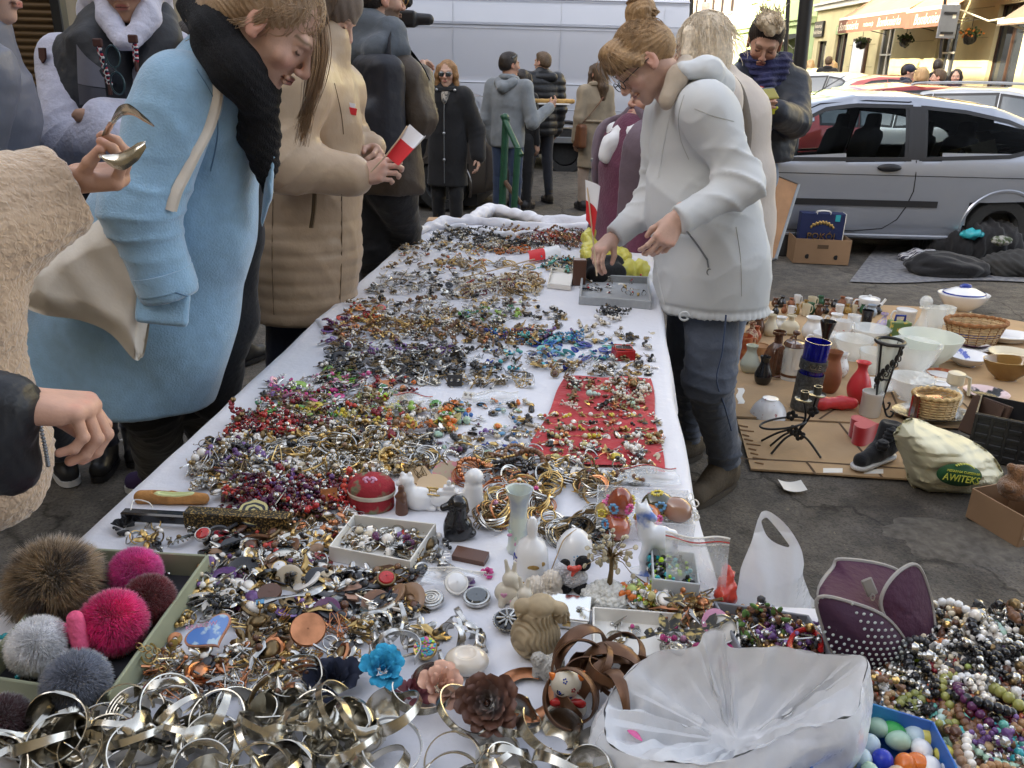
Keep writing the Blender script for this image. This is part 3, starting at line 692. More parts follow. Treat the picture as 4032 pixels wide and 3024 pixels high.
gv.tube([side(x,z,-.001)for x,z in zip([-.36,-.37,-.38,-.34,-.28,-.16,0.1],[.93,.8,.65,.5,.38,.29,.26])],.006,5).tube([side(x,.26,-.001)for x in np.linspace(.1,.95,10)],.006,5).tube([side(x,z,-.001)for x,z in zip([.95,1.0,1.03,1.03],[.26,.4,.6,.9])],.006,5).tube([side(x,.79,-.001)for x in np.linspace(-1.85,1.7,60)],.0045,5)
gv.tube([side(x,z,.0)for x,z in zip([-.3,-.28,.1,.5,.8,1.05],[1.44,1.435,1.44,1.40,1.25,1.0])],.006,5);obj('door_gap',gv,gap,c1,local=True)
obj('door_handle',G().ball(side(-.12,.86,.012),(.11,.028,.038),18,8),plast,c1,local=True)
obj('antenna',G().tube([(.42,.1,1.46),(.12,.1,1.66)],[.006,.003],6).ball((.44,.1,1.455),(.04,.02,.015)),plast,c1,local=True)
obj('sill',G().tube([side(x,.22,-.01)for x in np.linspace(-.85,.85,20)],.03,8),silver,c1,local=True)
g=G().box((-.1,0,.5),(1.5,.74,.05)).box((1.05,0,.83),(.2,.7,.07),bev=.03).box((-1.35,0,.8),(.3,.7,.08),bev=.03);obj('interior',g,seatm,c1,local=True)
for(x,y,hh)in((.15,.36,0),(.15,-.36,0),(-.75,.36,-.05),(-.75,-.36,-.05)):
 s_=S(.04).box((x+.1,y,.66),(.24,.22,.07),.05).box((x-.2,y,.93+hh),(.07,.22,.27),.06,R=roteul(0,-.2,0)).box((x-.27,y,1.26+hh),(.04,.12,.08),.035).mesh(.03);obj('seat',s_,seatm,c1,local=True)
obj('steering_wheel',G().tube([(.62+.06*math.sin(a),-.36+.18*math.cos(a),.95+.17*math.sin(a))for a in np.linspace(0,2*PI,24,endpoint=False)],.014,6,closed=True),plast,c1,local=True)
obj('parcel',G().box((-1.05,.42,.99),(.16,.16,.07),R=roteul(.3,.2,.4)),mat('cream card',(.6,.52,.36),.8),c1,local=True)
p=ad(1000,300,11.2);car(L2,(p[0]-1.28,11.0,0),rad(172),carpaint('taupe',(.10,.085,.075)),HB,WIN5,(-1.22,1.24),.31)
whitep=carpaint('white',(.62,.63,.62));pinkp=carpaint('pink red',(.5,.12,.11));pale=carpaint('pale',(.45,.43,.38));slv2=carpaint('light silver',(.5,.51,.52))
EST=[(a if a>-1.5 else a-.1,b,c,(d if a>-1.2 or a<-1.8 else max(d,1.2)),e,f)for a,b,c,d,e,f in HB]
def far_car(l,x,y,Y,rz,p_,**k):
 q=ad(x,y,Y);car(l,(q[0],Y,float(GZ(Y))),rz,p_,HB,WIN5,(-1.22,1.24),.31,group='cars parked along the sunlit street',**k)
far_car(L3,1822,190,18.5,rad(-55),whitep)
far_car(L6,1745,190,21.5,rad(-60),pale)
far_car(L4,1905,190,17.4,rad(170),pinkp)
far_car(L5,2150,200,13.0,rad(-28),slv2,rails=True)
far_car(L7,1960,300,13.6,rad(5),carpaint('dark red',(.3,.03,.03)))
vw=mat('van white',(.45,.47,.53),.2,coat=.8,nv=.03,ns=1)
vx=ad(760,100,14.2)[0];VL=ad(1482,100,14.1)[0]-vx;vy=14.0
van=thing('delivery_van','long white high-roof delivery van behind the shoppers','van',(vx+VL/2,vy+1,0))
g=G();n=60;zs=[.42,.5,.75,1.1,1.38,1.42,1.5,2.0,2.5,2.62,2.72,2.78];yo=[.06,.0,0,0,.0,.02,.02,.03,.08,.14,.25,.5]
xsv=np.linspace(0,VL,n)
R_=[]
for x in xsv:
 f=0.
 R_.append([(vx+x-0*f,vy+y+.1*f,min(z,2.78-1.5*max(0,f-.1)**1.1))for y,z in zip(yo,zs)]+[(vx+x,vy+1.0,min(2.8,2.8-1.5*max(0,f-.1)**1.1))]+[(vx+x,vy+2.0-y,min(z,2.78-1.5*max(0,f-.1)**1.1))for y,z in zip(yo[::-1],zs[::-1])])
R_=A_(R_);Fv=_grid_faces(R_.shape[0],R_.shape[1]);Vv=R_.reshape(-1,3);cc=Vv[Fv].mean(1)
wxs=[vx+1.6,vx+5.9]
wxs=[ad(1222,320,vy)[0],ad(1222,320,vy)[0]+0-3.9]
wxs=[wxs[0],max(wxs[1],vx+.9)]
wxs=[wxs[0]]
kp=np.ones(len(Fv),bool)
for q in wxs:kp&=~(np.hypot(cc[:,0]-q,cc[:,2]-.36)<.46)
g.add(Vv,Fv[kp]);g.add(R_[0],[tuple(range(R_.shape[1]))[::-1]]);g.add(R_[-1],[tuple(range(R_.shape[1]))]);obj('body',g,vw,van,ang=30)
obj('underbody',G().box((vx+VL/2,vy+1.,.42),(VL/2-.1,.8,.12)),plast,van,smooth=False)
gs=mat('van seam',(.36,.38,.43),.6);g=G()
for z,r_ in((2.28,.005),(2.2,.004),(1.40,.010),(1.02,.008)):g.tube([(x,vy+(.035 if z>2 else.0),z)for x in np.linspace(vx+.1,vx+VL-.12,20)],r_,6)
obj('swage_line',g,vw,van)
g=G()
for sx in(.5,1.62,3.3,4.9):g.tube([(vx+sx,vy+.035,2.6),(vx+sx,vy+.022,2.0),(vx+sx,vy+.0,1.3),(vx+sx,vy+.0,.55)],.004,5)
g.tube([(x,vy+.036,2.25)for x in np.linspace(vx+.3,vx+VL-.3,10)],.008,5)
obj('panel_seam',g,gs,van)
obj('side_moulding',G().box((vx+2.3,vy-.01,.55),(1.9,.02,.05),bev=.01),gp,van)
t,rim_,hub=wheel_geo(.36,.11)
for q in wxs+[vx+1.15]:
 R=A_([[1,0,0],[0,0,1],[0,-1,0]]);wo=obj('wheel',G().join(t,(q,vy+.12,.36),R),tyre,van);obj('rim',G().join(rim_,(q,vy+.12,.36),R),plast,wo)
 obj('wheel_arch',G().tube([(q+.47*math.cos(a),vy,.36+.47*math.sin(a))for a in np.linspace(-.2,PI+.2,24)],.03,6),plast,van)
obj('roof_gutter',G().tube([(x,vy+.1,2.63)for x in np.linspace(vx,vx+VL,12)],.018,5),vw,van)
SK=lambda n,c:mat('skin '+n,c,.48,nv=.10,ns=30,bump=.12,bs=220,attr='Col',spec=.4,sss=.08)
def skinmat():return mat('skin',(1,1,1),.5,nv=.07,ns=35,bump=.1,bs=250,attr='Col',spec=.4)
def head_geo(c,fwd,up,tone=(.50,.30,.22),vox=.003,sc=1.,male=False,eye='open',beard=None,brow=(.12,.07,.04),lip=(.42,.14,.12),ears=True,neck=None):
 """a head as one blended surface; c = middle of the head between the ears"""
 y=nrm(fwd);x=nrm(np.cross(y,up));z=np.cross(x,y);R=np.stack([x,y,z]);T=lambda p:A_(c)+(A_(p,float)*sc)@R
 s=S(.016*sc)
 E=lambda p,r,**k:s.ell(T(p),A_(r,float)*sc,R,**k)
 C=lambda a,b,ra,rb=None,**k:s.cone(T(a),T(b),ra*sc,(rb or ra)*sc,**k)
 E((0,-.018,.035),(.074,.094,.085));E((0,.03,-.005),(.062,.058,.075));E((0,.035,-.062),(.049 if male else.045,.048,.042));E((0,.066,-.092),(.021,.02,.017))
 C((-.034,.078,.026),(.034,.078,.026),.012);E((-.037,.062,-.022),(.023,.021,.02));E((.037,.062,-.022),(.023,.021,.02))
 C((0,.086,.014),(0,.108,-.02),.0065,.0095,k=.008*sc);E((0,.105,-.026),(.011,.011,.009),k=.008*sc);E((-.011,.097,-.029),(.008,.009,.007),k=.006*sc);E((.011,.097,-.029),(.008,.009,.007),k=.006*sc)
 for q in(-1,1):E((q*.031,.093,.006),(.017,.013,.011),op='d',k=.01*sc)
 for q in(-1,1):E((q*.031,.0745,.007),(.0145,.0125,.0115),k=.003*sc)
 C((-.017,.0885,-.051),(.017,.0885,-.051),.0055,k=.004*sc);C((-.015,.0885,-.061),(.015,.0885,-.061),.0062,k=.004*sc)
 E((0,.101,-.0562),(.02,.006,.0018),op='d',k=.003*sc)
 for q in(-1,1):
  if ears:
   E((q*.075,-.006,-.001),(.009,.02,.031),k=.006*sc);E((q*.083,.0,.004),(.006,.011,.017),op='d',k=.004*sc);E((q*.074,.002,-.026),(.008,.01,.009),k=.006*sc)
 if neck is not None:s.cone(T((0,-.025,-.05)),neck,.056*sc,.062*sc,k=.03)
 g=s.mesh(vox);V=g.verts();Lc=((V-A_(c))@R.T)/sc
 col=np.tile(A_(tone),(len(V),1))*(1+.05*wn(Lc,60,4))[:,None]
 def blend(mask,cc):
  m_=np.clip(mask,0,1)[:,None];col[:]=col*(1-m_)+A_(cc)*m_
 X_,Y_,Z_=Lc[:,0],Lc[:,1],Lc[:,2];ax=np.abs(X_)
 blend(.35*np.exp(-((ax-.04)/.018)**2-((Z_+.026)/.02)**2)*(Y_>.05),A_(tone)*A_([1.25,.72,.7]))
 blend(.3*np.exp(-(ax/.014)**2-((Z_+.024)/.012)**2)*(Y_>.09),A_(tone)*A_([1.2,.7,.68]));blend(.35*(ax>.072),A_(tone)*A_([1.2,.7,.65]))
 if beard is not None:blend(1.6*(Y_>-.0)*np.clip((-.03-Z_)/.012+.3*wn(Lc,200,2),0,1)*(1-np.exp(-(ax/.021)**2-((Z_+.055)/.009)**2))*.55,beard)
 m_=(1-(ax/.022)**2-((Z_+.056)/.0105)**2)*2;blend(np.clip(m_,0,1)*(Y_>.075)*.85,lip);blend((np.abs(Z_+.0562)<.0016)*(ax<.021)*(Y_>.07),(.08,.03,.025))
 blend(1.2*np.exp(-((Z_-.0265-.006*(1-((ax-.033)/.02)**2))/.0035)**2)*(np.abs(ax-.034)<.02)*(Y_>.06)*.85,brow)
 ed=((ax-.031)/.0125)**2;zc=Z_-.006
 if eye=='open':
  inn=(ed+(zc/.0055)**2<1)&(Y_>.07);blend(inn*1.,(.62,.58,.55));blend(((ax-.031)**2+zc**2<.0052**2)&inn,(.05,.04,.035))
  blend((np.abs(zc-.0055*np.sqrt(np.clip(1-ed,0,1)))<.0018)*(ed<1.15)*(Y_>.065)*.9,(.05,.03,.025))
 elif eye=='down':blend((np.abs(zc+.0045*np.sqrt(np.clip(1-ed,0,1)))<.0022)*(ed<1.1)*(Y_>.065)*.85,(.05,.028,.022))
 g.C=[col];return g,R
def hair_geo(c,R,style,sc=1.,vox=.004,seed=1,vol=0.):
 T=lambda p:A_(c)+(A_(p,float)*sc)@R
 s=S(.02*sc);E=lambda p,r,**k:s.ell(T(p),A_(r,float)*sc,R,**k);v=vol
 E((0,-.026,.042),(.084+v,.097+v,.088+v))
 if style=='short':E((0,-.05,.0),(.078,.07,.07));E((0,.01,.09),(.06,.07,.038))
 elif style=='spiky':E((0,.0,.085),(.062,.085,.05));E((.0,.05,.105),(.045,.05,.035));E((0,-.05,.0),(.078,.066,.06))
 elif style=='bob':
  E((0,-.05,-.03),(.088,.075,.10))
  for q in(-1,1):s.path([T((q*.07,.01,.06)),T((q*.087,.015,-.01)),T((q*.088,.0,-.08)),T((q*.09,.01,-.125))],[.03*sc,.026*sc,.026*sc,.02*sc])
 elif style=='long':
  E((0,-.06,-.03),(.086,.07,.11));s.path([T((0,-.09,0)),T((0,-.12,-.14)),T((0,-.12,-.26))],[.065*sc,.065*sc,.04*sc])
  for q in(-1,1):s.path([T((q*.06,.03,.07)),T((q*.083,.02,.0)),T((q*.085,.02,-.13)),T((q*.08,.03,-.24))],[.026*sc,.024*sc,.028*sc,.018*sc])
 elif style=='bun':
  E((0,-.06,.02),(.08,.07,.075));s.ell(T((0,-.10,.125)),A_((.055,.05,.048))*sc,R)
  for q in(-1,1):s.path([T((q*.02,.07,.105)),T((q*.062,.06,.06)),T((q*.078,.03,.02))],[.022*sc,.024*sc,.018*sc])
  E((0,.05,.09),(.058,.045,.04))
 elif style=='low':
  E((0,-.07,-.01),(.075,.06,.075));s.path([T((0,-.1,-.03)),T((0,-.13,-.09))],[.045*sc,.03*sc])
 fz=.088 if style in('bun',)else.075
 s.ell(T((0,.10,-.028)),A_((.082,.085,.092))*sc,R,op='d',k=.008)
 s.ell(T((0,.12,.02)),A_((.06,.05,.055))*sc,R,op='d',k=.008)
 if style in('short','spiky'):s.box(T((0,.02,-.11)),A_((.12,.2,.055))*sc,.01,R,op='d',k=.01)
 rs=np.random.RandomState(seed)
 def disp(P):
  Q=((P-A_(c))@R.T)/sc;a=np.arctan2(Q[:,0],Q[:,2]+.03);
  f=a*60+5*np.sin(Q[:,1]*30+a*3)if style not in('long','bob')else np.arctan2(Q[:,0],Q[:,1]+.03)*34+3*np.sin(Q[:,2]*25)
  return sc*(.0012*np.sin(f)+.0008*np.sin(f*2.3+1)+(.010 if style=='spiky' else.003)*wn(Q,55 if style=='spiky' else 30,seed))
 g=s.mesh(vox*sc,disp);return g
def strands(g,c,R,sc,n,L,roots,flow,r=.0011,seed=0,ellr=(.088,.101,.092),ec=(0,-.026,.042),stick=False,lift=.003):
 rs=np.random.RandomState(seed);er=A_(ellr)
 for i in range(n):
  p=A_(roots(rs),float);pts=[]
  l=L*rs.uniform(.6,1.15);m=9;jit=rs.normal(size=3)*.18
  for k in range(m):
   q=(p-A_(ec))/er;ql=np.linalg.norm(q)
   if ql<1.0 or stick:p=A_(ec)+er*q/ql*(1+lift/.09)
   pts.append(A_(c)+(p*sc)@R)
   d=nrm(A_(flow(p,k/m,rs))+jit+rs.normal(size=3)*.08);p=p+d*l/m
  g.tube(spline(pts,2),np.linspace(r,r*.4,2*(m-1)+1),3,caps=False)
 return g
def hand_geo(w,d,n,side,curl=None,thumb=(.3,.5),sc=1.,vox=.0024,tone=(.50,.30,.22),spread=.05,len_=1.):
 """w wrist, d along the hand, n out of the back of the hand, side -1 right / +1 left; curl: 4 x (a1,a2,a3)"""
 Y_=nrm(d);Z_=nrm(A_(n)-Y_*(A_(n)@Y_));X_=side*np.cross(Y_,Z_);R=np.stack([X_,Y_,Z_]);T=lambda p:A_(w)+(A_(p,float)*sc)@R
 curl=curl or[(.3,.45,.3)]*4;s=S(.008*sc);kn=[(.029,.09),(.0095,.095),(-.0105,.09),(-.029,.08)];LL=[(.040,.025,.02),(.044,.028,.021),(.041,.027,.02),(.032,.02,.018)];rr=[.0092,.0094,.009,.0078]
 s.cone(T((0,-.03,0)),T((0,.012,0)),.026*sc,.025*sc,flat=(Z_,.72),k=.012*sc)
 for(kx,ky),r_ in zip(kn,(.013,.0135,.013,.0115)):s.cone(T((kx*.55,.012,.0)),T((kx,ky,.001)),.016*sc,r_*sc,k=.012*sc)
 s.cone(T((.018,.02,-.01)),T((.03,.045,-.014)),.017*sc,.014*sc,k=.012*sc);s.cone(T((-.02,.02,-.008)),T((-.026,.06,-.006)),.013*sc,.011*sc,k=.012*sc)
 tips=[]
 for i,((kx,ky),ls,cu)in enumerate(zip(kn,LL,curl)):
  p=A_([kx,ky,.0]);a=0;sp=spread*(1.5-i)*1.0
  for j,(l,da)in enumerate(zip(ls,cu)):
   a+=da;dv=A_([math.sin(sp)*math.cos(a),math.cos(sp)*math.cos(a),-math.sin(a)]);q=p+dv*l*len_
   s.cone(T(p),T(q),(rr[i]-.0006*j)*sc,(rr[i]-.0006*(j+1))*sc,k=.0025*sc)
   if j<2:s.ell(T(q),(rr[i]+.0002-.0005*j)*sc,k=.002*sc)
   p=q
  tips.append((p,dv,a))
 ta,tb=thumb;p=A_([.028,.04,-.014]);dv=nrm([math.cos(ta)*.8,.75,-math.sin(tb)]);q=p+dv*.036;s.cone(T(p),T(q),.0125*sc,.0105*sc,k=.005*sc)
 dv=nrm([math.cos(ta)*.35-.25*math.sin(ta),.9,-math.sin(tb)*.9]);r2=q+dv*.028;s.cone(T(q),T(r2),.0105*sc,.0085*sc,k=.003*sc);tips.append((r2,dv,tb))
 g=s.mesh(vox*sc);V=g.verts();Q=((V-A_(w))@R.T)/sc;col=np.tile(A_(tone),(len(V),1))*(1+.06*wn(Q,90,2))[:,None]
 for(kx,ky)in kn:m_=.35*np.exp(-((Q[:,0]-kx)**2+(Q[:,1]-ky)**2+(Q[:,2]-.012)**2)/.009**2)[:,None];col=col*(1-m_)+A_(tone)*A_([1.15,.78,.74])*m_
 for(p,dv,a)in tips:
  nm=A_([0,math.sin(a),math.cos(a)]);nl=p+nm*.006-dv*.003;dd=np.linalg.norm(Q-nl,axis=1);m_=np.clip((.0062-dd)/.0015,0,1)[:,None]*.7
  col=col*(1-m_)+A_([.66,.44,.38])*m_;m_=(.3*np.exp(-np.linalg.norm(Q-p,axis=1)**2/.012**2))[:,None];col=col*(1-m_)+A_(tone)*A_([1.2,.8,.76])*m_
 g.C=[col];return g
def pose(b,head,h=1.72,lean=0.,sw=.105):
 """standing joints at ground point b, facing angle head (0 = +X, 90 = +Y), in degrees"""
 a=rad(head);f=A_([math.cos(a),math.sin(a),0]);l=A_([-f[1],f[0],0]);b=A_([b[0],b[1],b[2]if len(b)>2 else 0.]);z=A_([0,0,1]);J=dict(f=f,l=l,h=h,b=b)
 J['pel']=b+z*.53*h;J['wai']=b+z*.62*h+f*lean*.1;J['che']=b+z*.74*h+f*lean*.25;J['nec']=b+z*.835*h+f*lean*.35;J['head']=b+z*.925*h+f*(lean*.45+.015);J['hf']=f.copy();J['hu']=z.copy()
 for q,n in((1,'L'),(-1,'R')):
  J['sh'+n]=b+z*.81*h+l*q*sw*h+f*lean*.32;J['el'+n]=J['sh'+n]-z*.175*h+l*q*.03*h-f*.02;J['wr'+n]=J['el'+n]-z*.145*h+f*.07
  J['hi'+n]=b+z*.51*h+l*q*.052*h;J['kn'+n]=b+z*.28*h+l*q*.055*h+f*.02;J['an'+n]=b+z*.05*h+l*q*.06*h;J['to'+n]=J['an'+n]+f*.15-z*.045*h
 return J
def foldd(amp,f=14.,seed=1,J=None,elb=.012):
 def d(P):
  o=amp*(.5*wn(P*A_([1,1,.5]),f,seed)+1.1*((1-np.abs(wn(P*A_([1.,1.,.7]),f*.8,seed+9)))**4-.3)+.35*((1-np.abs(wn(P,f*2.2,seed+5)))**3-.3))
  if J is not None:
   for k in('elL','elR'):
    q=P-J[k];r_=np.linalg.norm(q,axis=1);dr=nrm(J['sh'+k[2]]-J['wr'+k[2]]);o=o+elb*((1-np.abs(np.sin((q@dr)*52+1.6*wn(P,14,4)+9*(q@dr)*wn(P,6,2))))**2.5-.35)*np.exp(-(r_/.12)**2)
  return o
 return d
def torso_sdf(s,J,W=.165,D_=.68,t=0.,hem=None,belly=0.,shr=.07,flare=0.):
 f=J['f'];fl=(f,D_)
 s.path([J['nec']-A_([0,0,.03]),J['che'],J['wai'],J['pel']],[W*.55+t,W+t,W*.95+t+belly,W*1.02+t+belly],flat=fl,k=.06)
 s.cone(J['shL']-A_([0,0,.015]),J['shR']-A_([0,0,.015]),shr+t,shr+t,k=.05,flat=(f,.85))
 s.cone(J['nec'],(J['shL']+J['che'])/2,shr*.8+t,.09+t,k=.06,flat=fl);s.cone(J['nec'],(J['shR']+J['che'])/2,shr*.8+t,.09+t,k=.06,flat=fl)
 if hem is not None:
  dn=A_(hem,float)if np.ndim(hem)else J['pel']*A_([1,1,0])+A_([0,0,hem]);s.cone(J['pel'],dn,W*1.02+t+belly,W*1.05+t+belly+flare,flat=fl,k=.05)
  if not np.ndim(hem):s.box((J['pel'][0],J['pel'][1],hem-.15),(.6,.6,.15),.002,op='d',k=.012)
 return s
def arm_sdf(s,J,n,r=(.066,.055,.043),t=0.,k=.035,wr=None):
 s.cone(J['sh'+n],J['el'+n],r[0]+t,r[1]+t,k=k);w_=J['wr'+n]if wr is None else wr;s.cone(J['el'+n],w_,r[1]+t,r[2]+t,k=k);return s
def cut_plane(g,p,n):
 """keep the part of the mesh on the side n of the plane (drops faces), closing nothing: hems stay open like cloth"""
 V=g.verts();F=g.F[0][0];keep=(((V[F].mean(1))-A_(p))@A_(n,float))>0;g.F=[(F[keep],g.F[0][1])];return g
def wristdir(J,n):return nrm(J['wr'+n]-J['el'+n])
def body_geo(J,tone,vox=.014,hv=.003,hsc=1.,male=False,eye='open',beard=None,hands=('L','R'),hk=None,headkw=None,legs=True,brow=(.12,.07,.04)):
 s=S(.03);f=J['f']
 s.path([J['nec'],J['che'],J['wai'],J['pel']],[.06,.11,.1,.11],flat=(f,.7),k=.05)
 for n in 'LR':
  s.cone(J['nec']*.3+J['sh'+n]*.7,J['el'+n],.042,.036);s.cone(J['el'+n],J['wr'+n],.036,.024)
  if legs:s.cone(J['hi'+n],J['kn'+n],.065,.045);s.cone(J['kn'+n],J['an'+n],.045,.032);s.cone(J['an'+n],J['to'+n]-nrm(J['to'+n]-J['an'+n])*.03+A_([0,0,.01]),.03,.02)
 s.cone(J['nec']-A_([0,0,.04]),J['nec']*.4+J['head']*.6,.058,.05,k=.03)
 g=s.mesh(vox);g.C=[np.tile(A_(tone),(len(g.V[0]),1))]
 hg,R=head_geo(J['head'],J['hf'],J['hu'],tone,hv,hsc,male,eye,beard,neck=J['nec']*.75+J['head']*.25,brow=brow,**(headkw or{}));g.join(hg)
 for n in hands:
  kw=dict(curl=[(.35,.5,.35),(.4,.55,.4),(.45,.6,.4),(.5,.6,.4)],thumb=(.6,.4));
  if hk and n in hk:kw.update(hk[n])
  d=kw.pop('d',wristdir(J,n));nn=kw.pop('n',J['l']*(1 if n=='L' else-1));g.join(hand_geo(J['wr'+n]-nrm(d)*.0,d,nn,1 if n=='L' else-1,tone=tone,vox=max(hv,.0024),**kw))
 return g,R
def shoes(root,J,m,sole=None,hi=.06,w_=.044,lace=False,nm='shoe'):
 for n in 'LR':
  a,t=J['an'+n],J['to'+n];fd=nrm((t-a)*A_([1,1,0]));zb=min(a[2],t[2])-.0;z0=J['b'][2]+.012
  heel=A_([a[0],a[1],z0+.03])-fd*.055;toe=A_([t[0],t[1],z0+.03])
  s=S(.025).cone(heel,toe,w_-.006,w_-.004).cone(a+A_([0,0,hi]),a*A_([1,1,0])+A_([0,0,z0+.05]),w_+.008,w_+.004).cone(heel+A_([0,0,.03]),(heel+toe)/2+A_([0,0,.035]),w_-.006,w_-.008).cone(a+A_([0,0,.01])+fd*.01,(heel+toe)/2+fd*.03+A_([0,0,.02]),w_+.002,w_-.008)
  s.box((heel+toe)/2-A_([0,0,.052]),(.3,.3,.03),.001,op='d',k=.004)
  g=s.mesh(.007 if lace else.012);o=obj(nm,g,m,root)
  R=np.stack([fd,[-fd[1],fd[0],0],[0,0,1]]);c=(heel+toe)/2;L=np.linalg.norm(toe-heel)/2+w_-.002
  th=np.linspace(0,2*PI,40,endpoint=False);out=np.stack([L*np.sign(np.cos(th))*np.abs(np.cos(th))**.8,(w_+.002)*np.sign(np.sin(th))*np.abs(np.sin(th))**.75],1)
  obj('sole',G().prism(out,.0,.024,R=R,c=(c[0],c[1],J['b'][2]+.001)),sole or plast,o)
  if lace:
   g=G()
   for k in range(5):
    q=a+fd*(.035+.02*k)+A_([0,0,.035-.022*k]);sd=R[1];r_=.03
    g.tube(spline([q-sd*r_-A_([0,0,.012]),q+A_([0,0,.012])+fd*.012,q+sd*r_-A_([0,0,.012])],5),.0028,5);g.tube(spline([q+sd*r_-A_([0,0,.012])+fd*.01,q+A_([0,0,.014])+fd*.004,q-sd*r_-A_([0,0,.012])],5),.0028,5)
   obj('lace',g,plast,o)
def trousers(root,J,m,r=(.095,.068,.056),vox=.012,hem=.02,amp=.004,seed=3,nm='trousers',top=True):
 s=S(.03)
 for n in 'LR':
  s.cone(J['hi'+n],J['kn'+n],r[0],r[1]);s.cone(J['kn'+n],J['an'+n]+A_([0,0,hem]),r[1],r[2])
 if top:s.cone(J['pel'],J['wai']*.5+J['pel']*.5,.14,.13,flat=(J['f'],.72),k=.05)
 def d(P):
  o=foldd(amp,16,seed)(P)
  for n in 'LR':
   for j,w_ in(('an',.16),('kn',.12)):q=P-J[j+n];o=o+amp*1.8*((1-np.abs(np.sin(q[:,2]*60+2.5*wn(P,9,seed))))**2-.35)*np.exp(-(np.linalg.norm(q,axis=1)/w_)**2)
  return o
 return obj(nm,s.mesh(vox,d),m,root,ang=None)
def cloth(n,c,**k):
 kw=dict(rough=.88,nv=.12,ns=9,bump=.35,bs=38,sheen=.15);kw.update(k);return mat(n,c,**kw)
def person(label,J,group=None):
 return thing('person',label,'person',J['b'],group=group)
def simple_person(label,b,head,h,tone,top,bot,hair,hs='short',coat=.0,hem=None,vox=.018,male=True,shoe=None,arms=None,group=None,headyaw=0,puffy=0.,topn='jacket',hands=('L','R'),glasses=False,amp=.006,W=.165,eye='open',lift=None,legs_spread=0.):
 J=pose(b,head,h,sw=.105 if male else.088)
 if not male:W=min(W,.145)
 if arms:
  for k,v in arms.items():
   if len(v)==3 and isinstance(v[0],str):pass
   J[k]=J['b']+J['f']*v[0]+J['l']*v[1]+A_([0,0,v[2]*h])
 if headyaw:R_=rotz(-rad(headyaw));J['hf']=J['hf']@rotz(rad(headyaw))
 if legs_spread:
  for q,n in((1,'L'),(-1,'R')):
   for k,w_ in(('kn',.5),('an',1.),('to',1.)):J[k+n]=J[k+n]+J['f']*q*legs_spread*w_
 r=person(label,J,group)
 g,R=body_geo(J,tone,.02,.005,male=male,hands=hands,eye=eye);obj('body',g,skinmat(),r,color=True,ang=None)
 hr=hair_geo(J['head'],R,hs,vox=.006);obj('hair',hr,hair,r,ang=None)
 s=S(.04);torso_sdf(s,J,W=W,t=coat,hem=(J['b'][2]+hem*h)if hem else None,flare=.02 if hem and hem<.4 else 0)
 for n in 'LR':arm_sdf(s,J,n,t=coat)
 base=foldd(amp,16,2,J,.008)
 dsp=(lambda P:base(P)+puffy*np.abs(np.sin(P[:,2]*PI/.085))**.6)if puffy else base
 obj(topn,s.mesh(vox,dsp),top,r,ang=None)
 if coat>-.1:obj('collar',G().tube([J['nec']+A_([0,0,.035])+J['f']*.07*math.cos(a)+J['l']*.085*math.sin(a)-A_([0,0,.02])*math.cos(a)for a in np.linspace(0,2*PI,20,endpoint=False)],.026+coat*.4,8,closed=True),top,r)
 trousers(r,J,bot,vox=.018);shoes(r,J,shoe or plast)
 return r,J,R
denim=cloth('blue denim',(.035,.055,.11));denimg=cloth('grey blue denim',(.085,.10,.135),nv=.25,ns=5,bump=.5,bs=30);blk=cloth('black cloth',(.008,.008,.010));navy=cloth('navy cloth',(.012,.016,.035));blkp=mat('black quilted nylon',(.012,.013,.016),.45,bump=.4,bs=25,nv=.1)
brownhair=mat('brown hair',(.075,.045,.025),.5,nv=.35,ns=60,stretch=(1,1,.2),bump=.5,bs=120);darkhair=mat('dark hair',(.02,.013,.01),.45,nv=.3,ns=60,stretch=(1,1,.2),bump=.5,bs=120);blondehair=mat('blonde hair',(.42,.28,.14),.5,nv=.3,ns=60,stretch=(1,1,.2),bump=.5,bs=120,col2=(.20,.12,.06),thr=(.5,.8));silverhair=mat('pale blonde hair',(.72,.62,.48),.5,nv=.2,ns=60,bump=.5,bs=120)
T1=(.50,.31,.23);T2=(.42,.24,.17);T3=(.56,.36,.28)
def gp_(x,y,Y):p=ad(x,y,Y);return(p[0],p[1],float(GZ(Y)))
for i,(x,Y,hd,h,top,hr,hs,lab)in enumerate([(1963,14.6,-20,1.78,navy,darkhair,'short','man in a dark jacket and cap, leftmost of the group between the far cars'),(1995,14.2,70,1.74,blk,blondehair,'bob','blond woman with a thin yellow bag strap among the far cars'),(2033,13.9,160,1.72,cloth('dark olive jacket',(.03,.032,.025)),brownhair,'short','short-haired man in an olive jacket in the group behind the silver hatchback'),(2026,15.6,70,1.86,blk,darkhair,'short','tall dark-haired man standing behind the others of the far group'),(2070,14.4,240,1.72,cloth('plum coat',(.03,.012,.03)),darkhair,'long','long-haired woman in a plum coat at the right of the far group')]):
 r_,J,R=simple_person(lab,gp_(x,140,Y),hd,h,T1,top,blk,hr,hs,coat=.02,hem=.45,vox=.03,male='man' in lab.split()[:2],group='people standing among the far cars')
 if i==1:obj('bag_strap',G().tube(spline([J['shL']+A_([0,0,.07]),J['che']-J['f']*.17,J['wai']-J['f']*.15-J['l']*.15],6),.012,5),mat('mustard strap',(.4,.25,.05),.6),r_)
 if i==0:obj('cap',S(.02).ell(J['head']+A_([0,0,.05]),(.1,.105,.075)).cone(J['head']+A_([0,0,.06]),J['head']+A_([0,0,.045])+J['hf']*.13,.05,.03,flat=((0,0,1),.3)).mesh(.01),navy,r_)
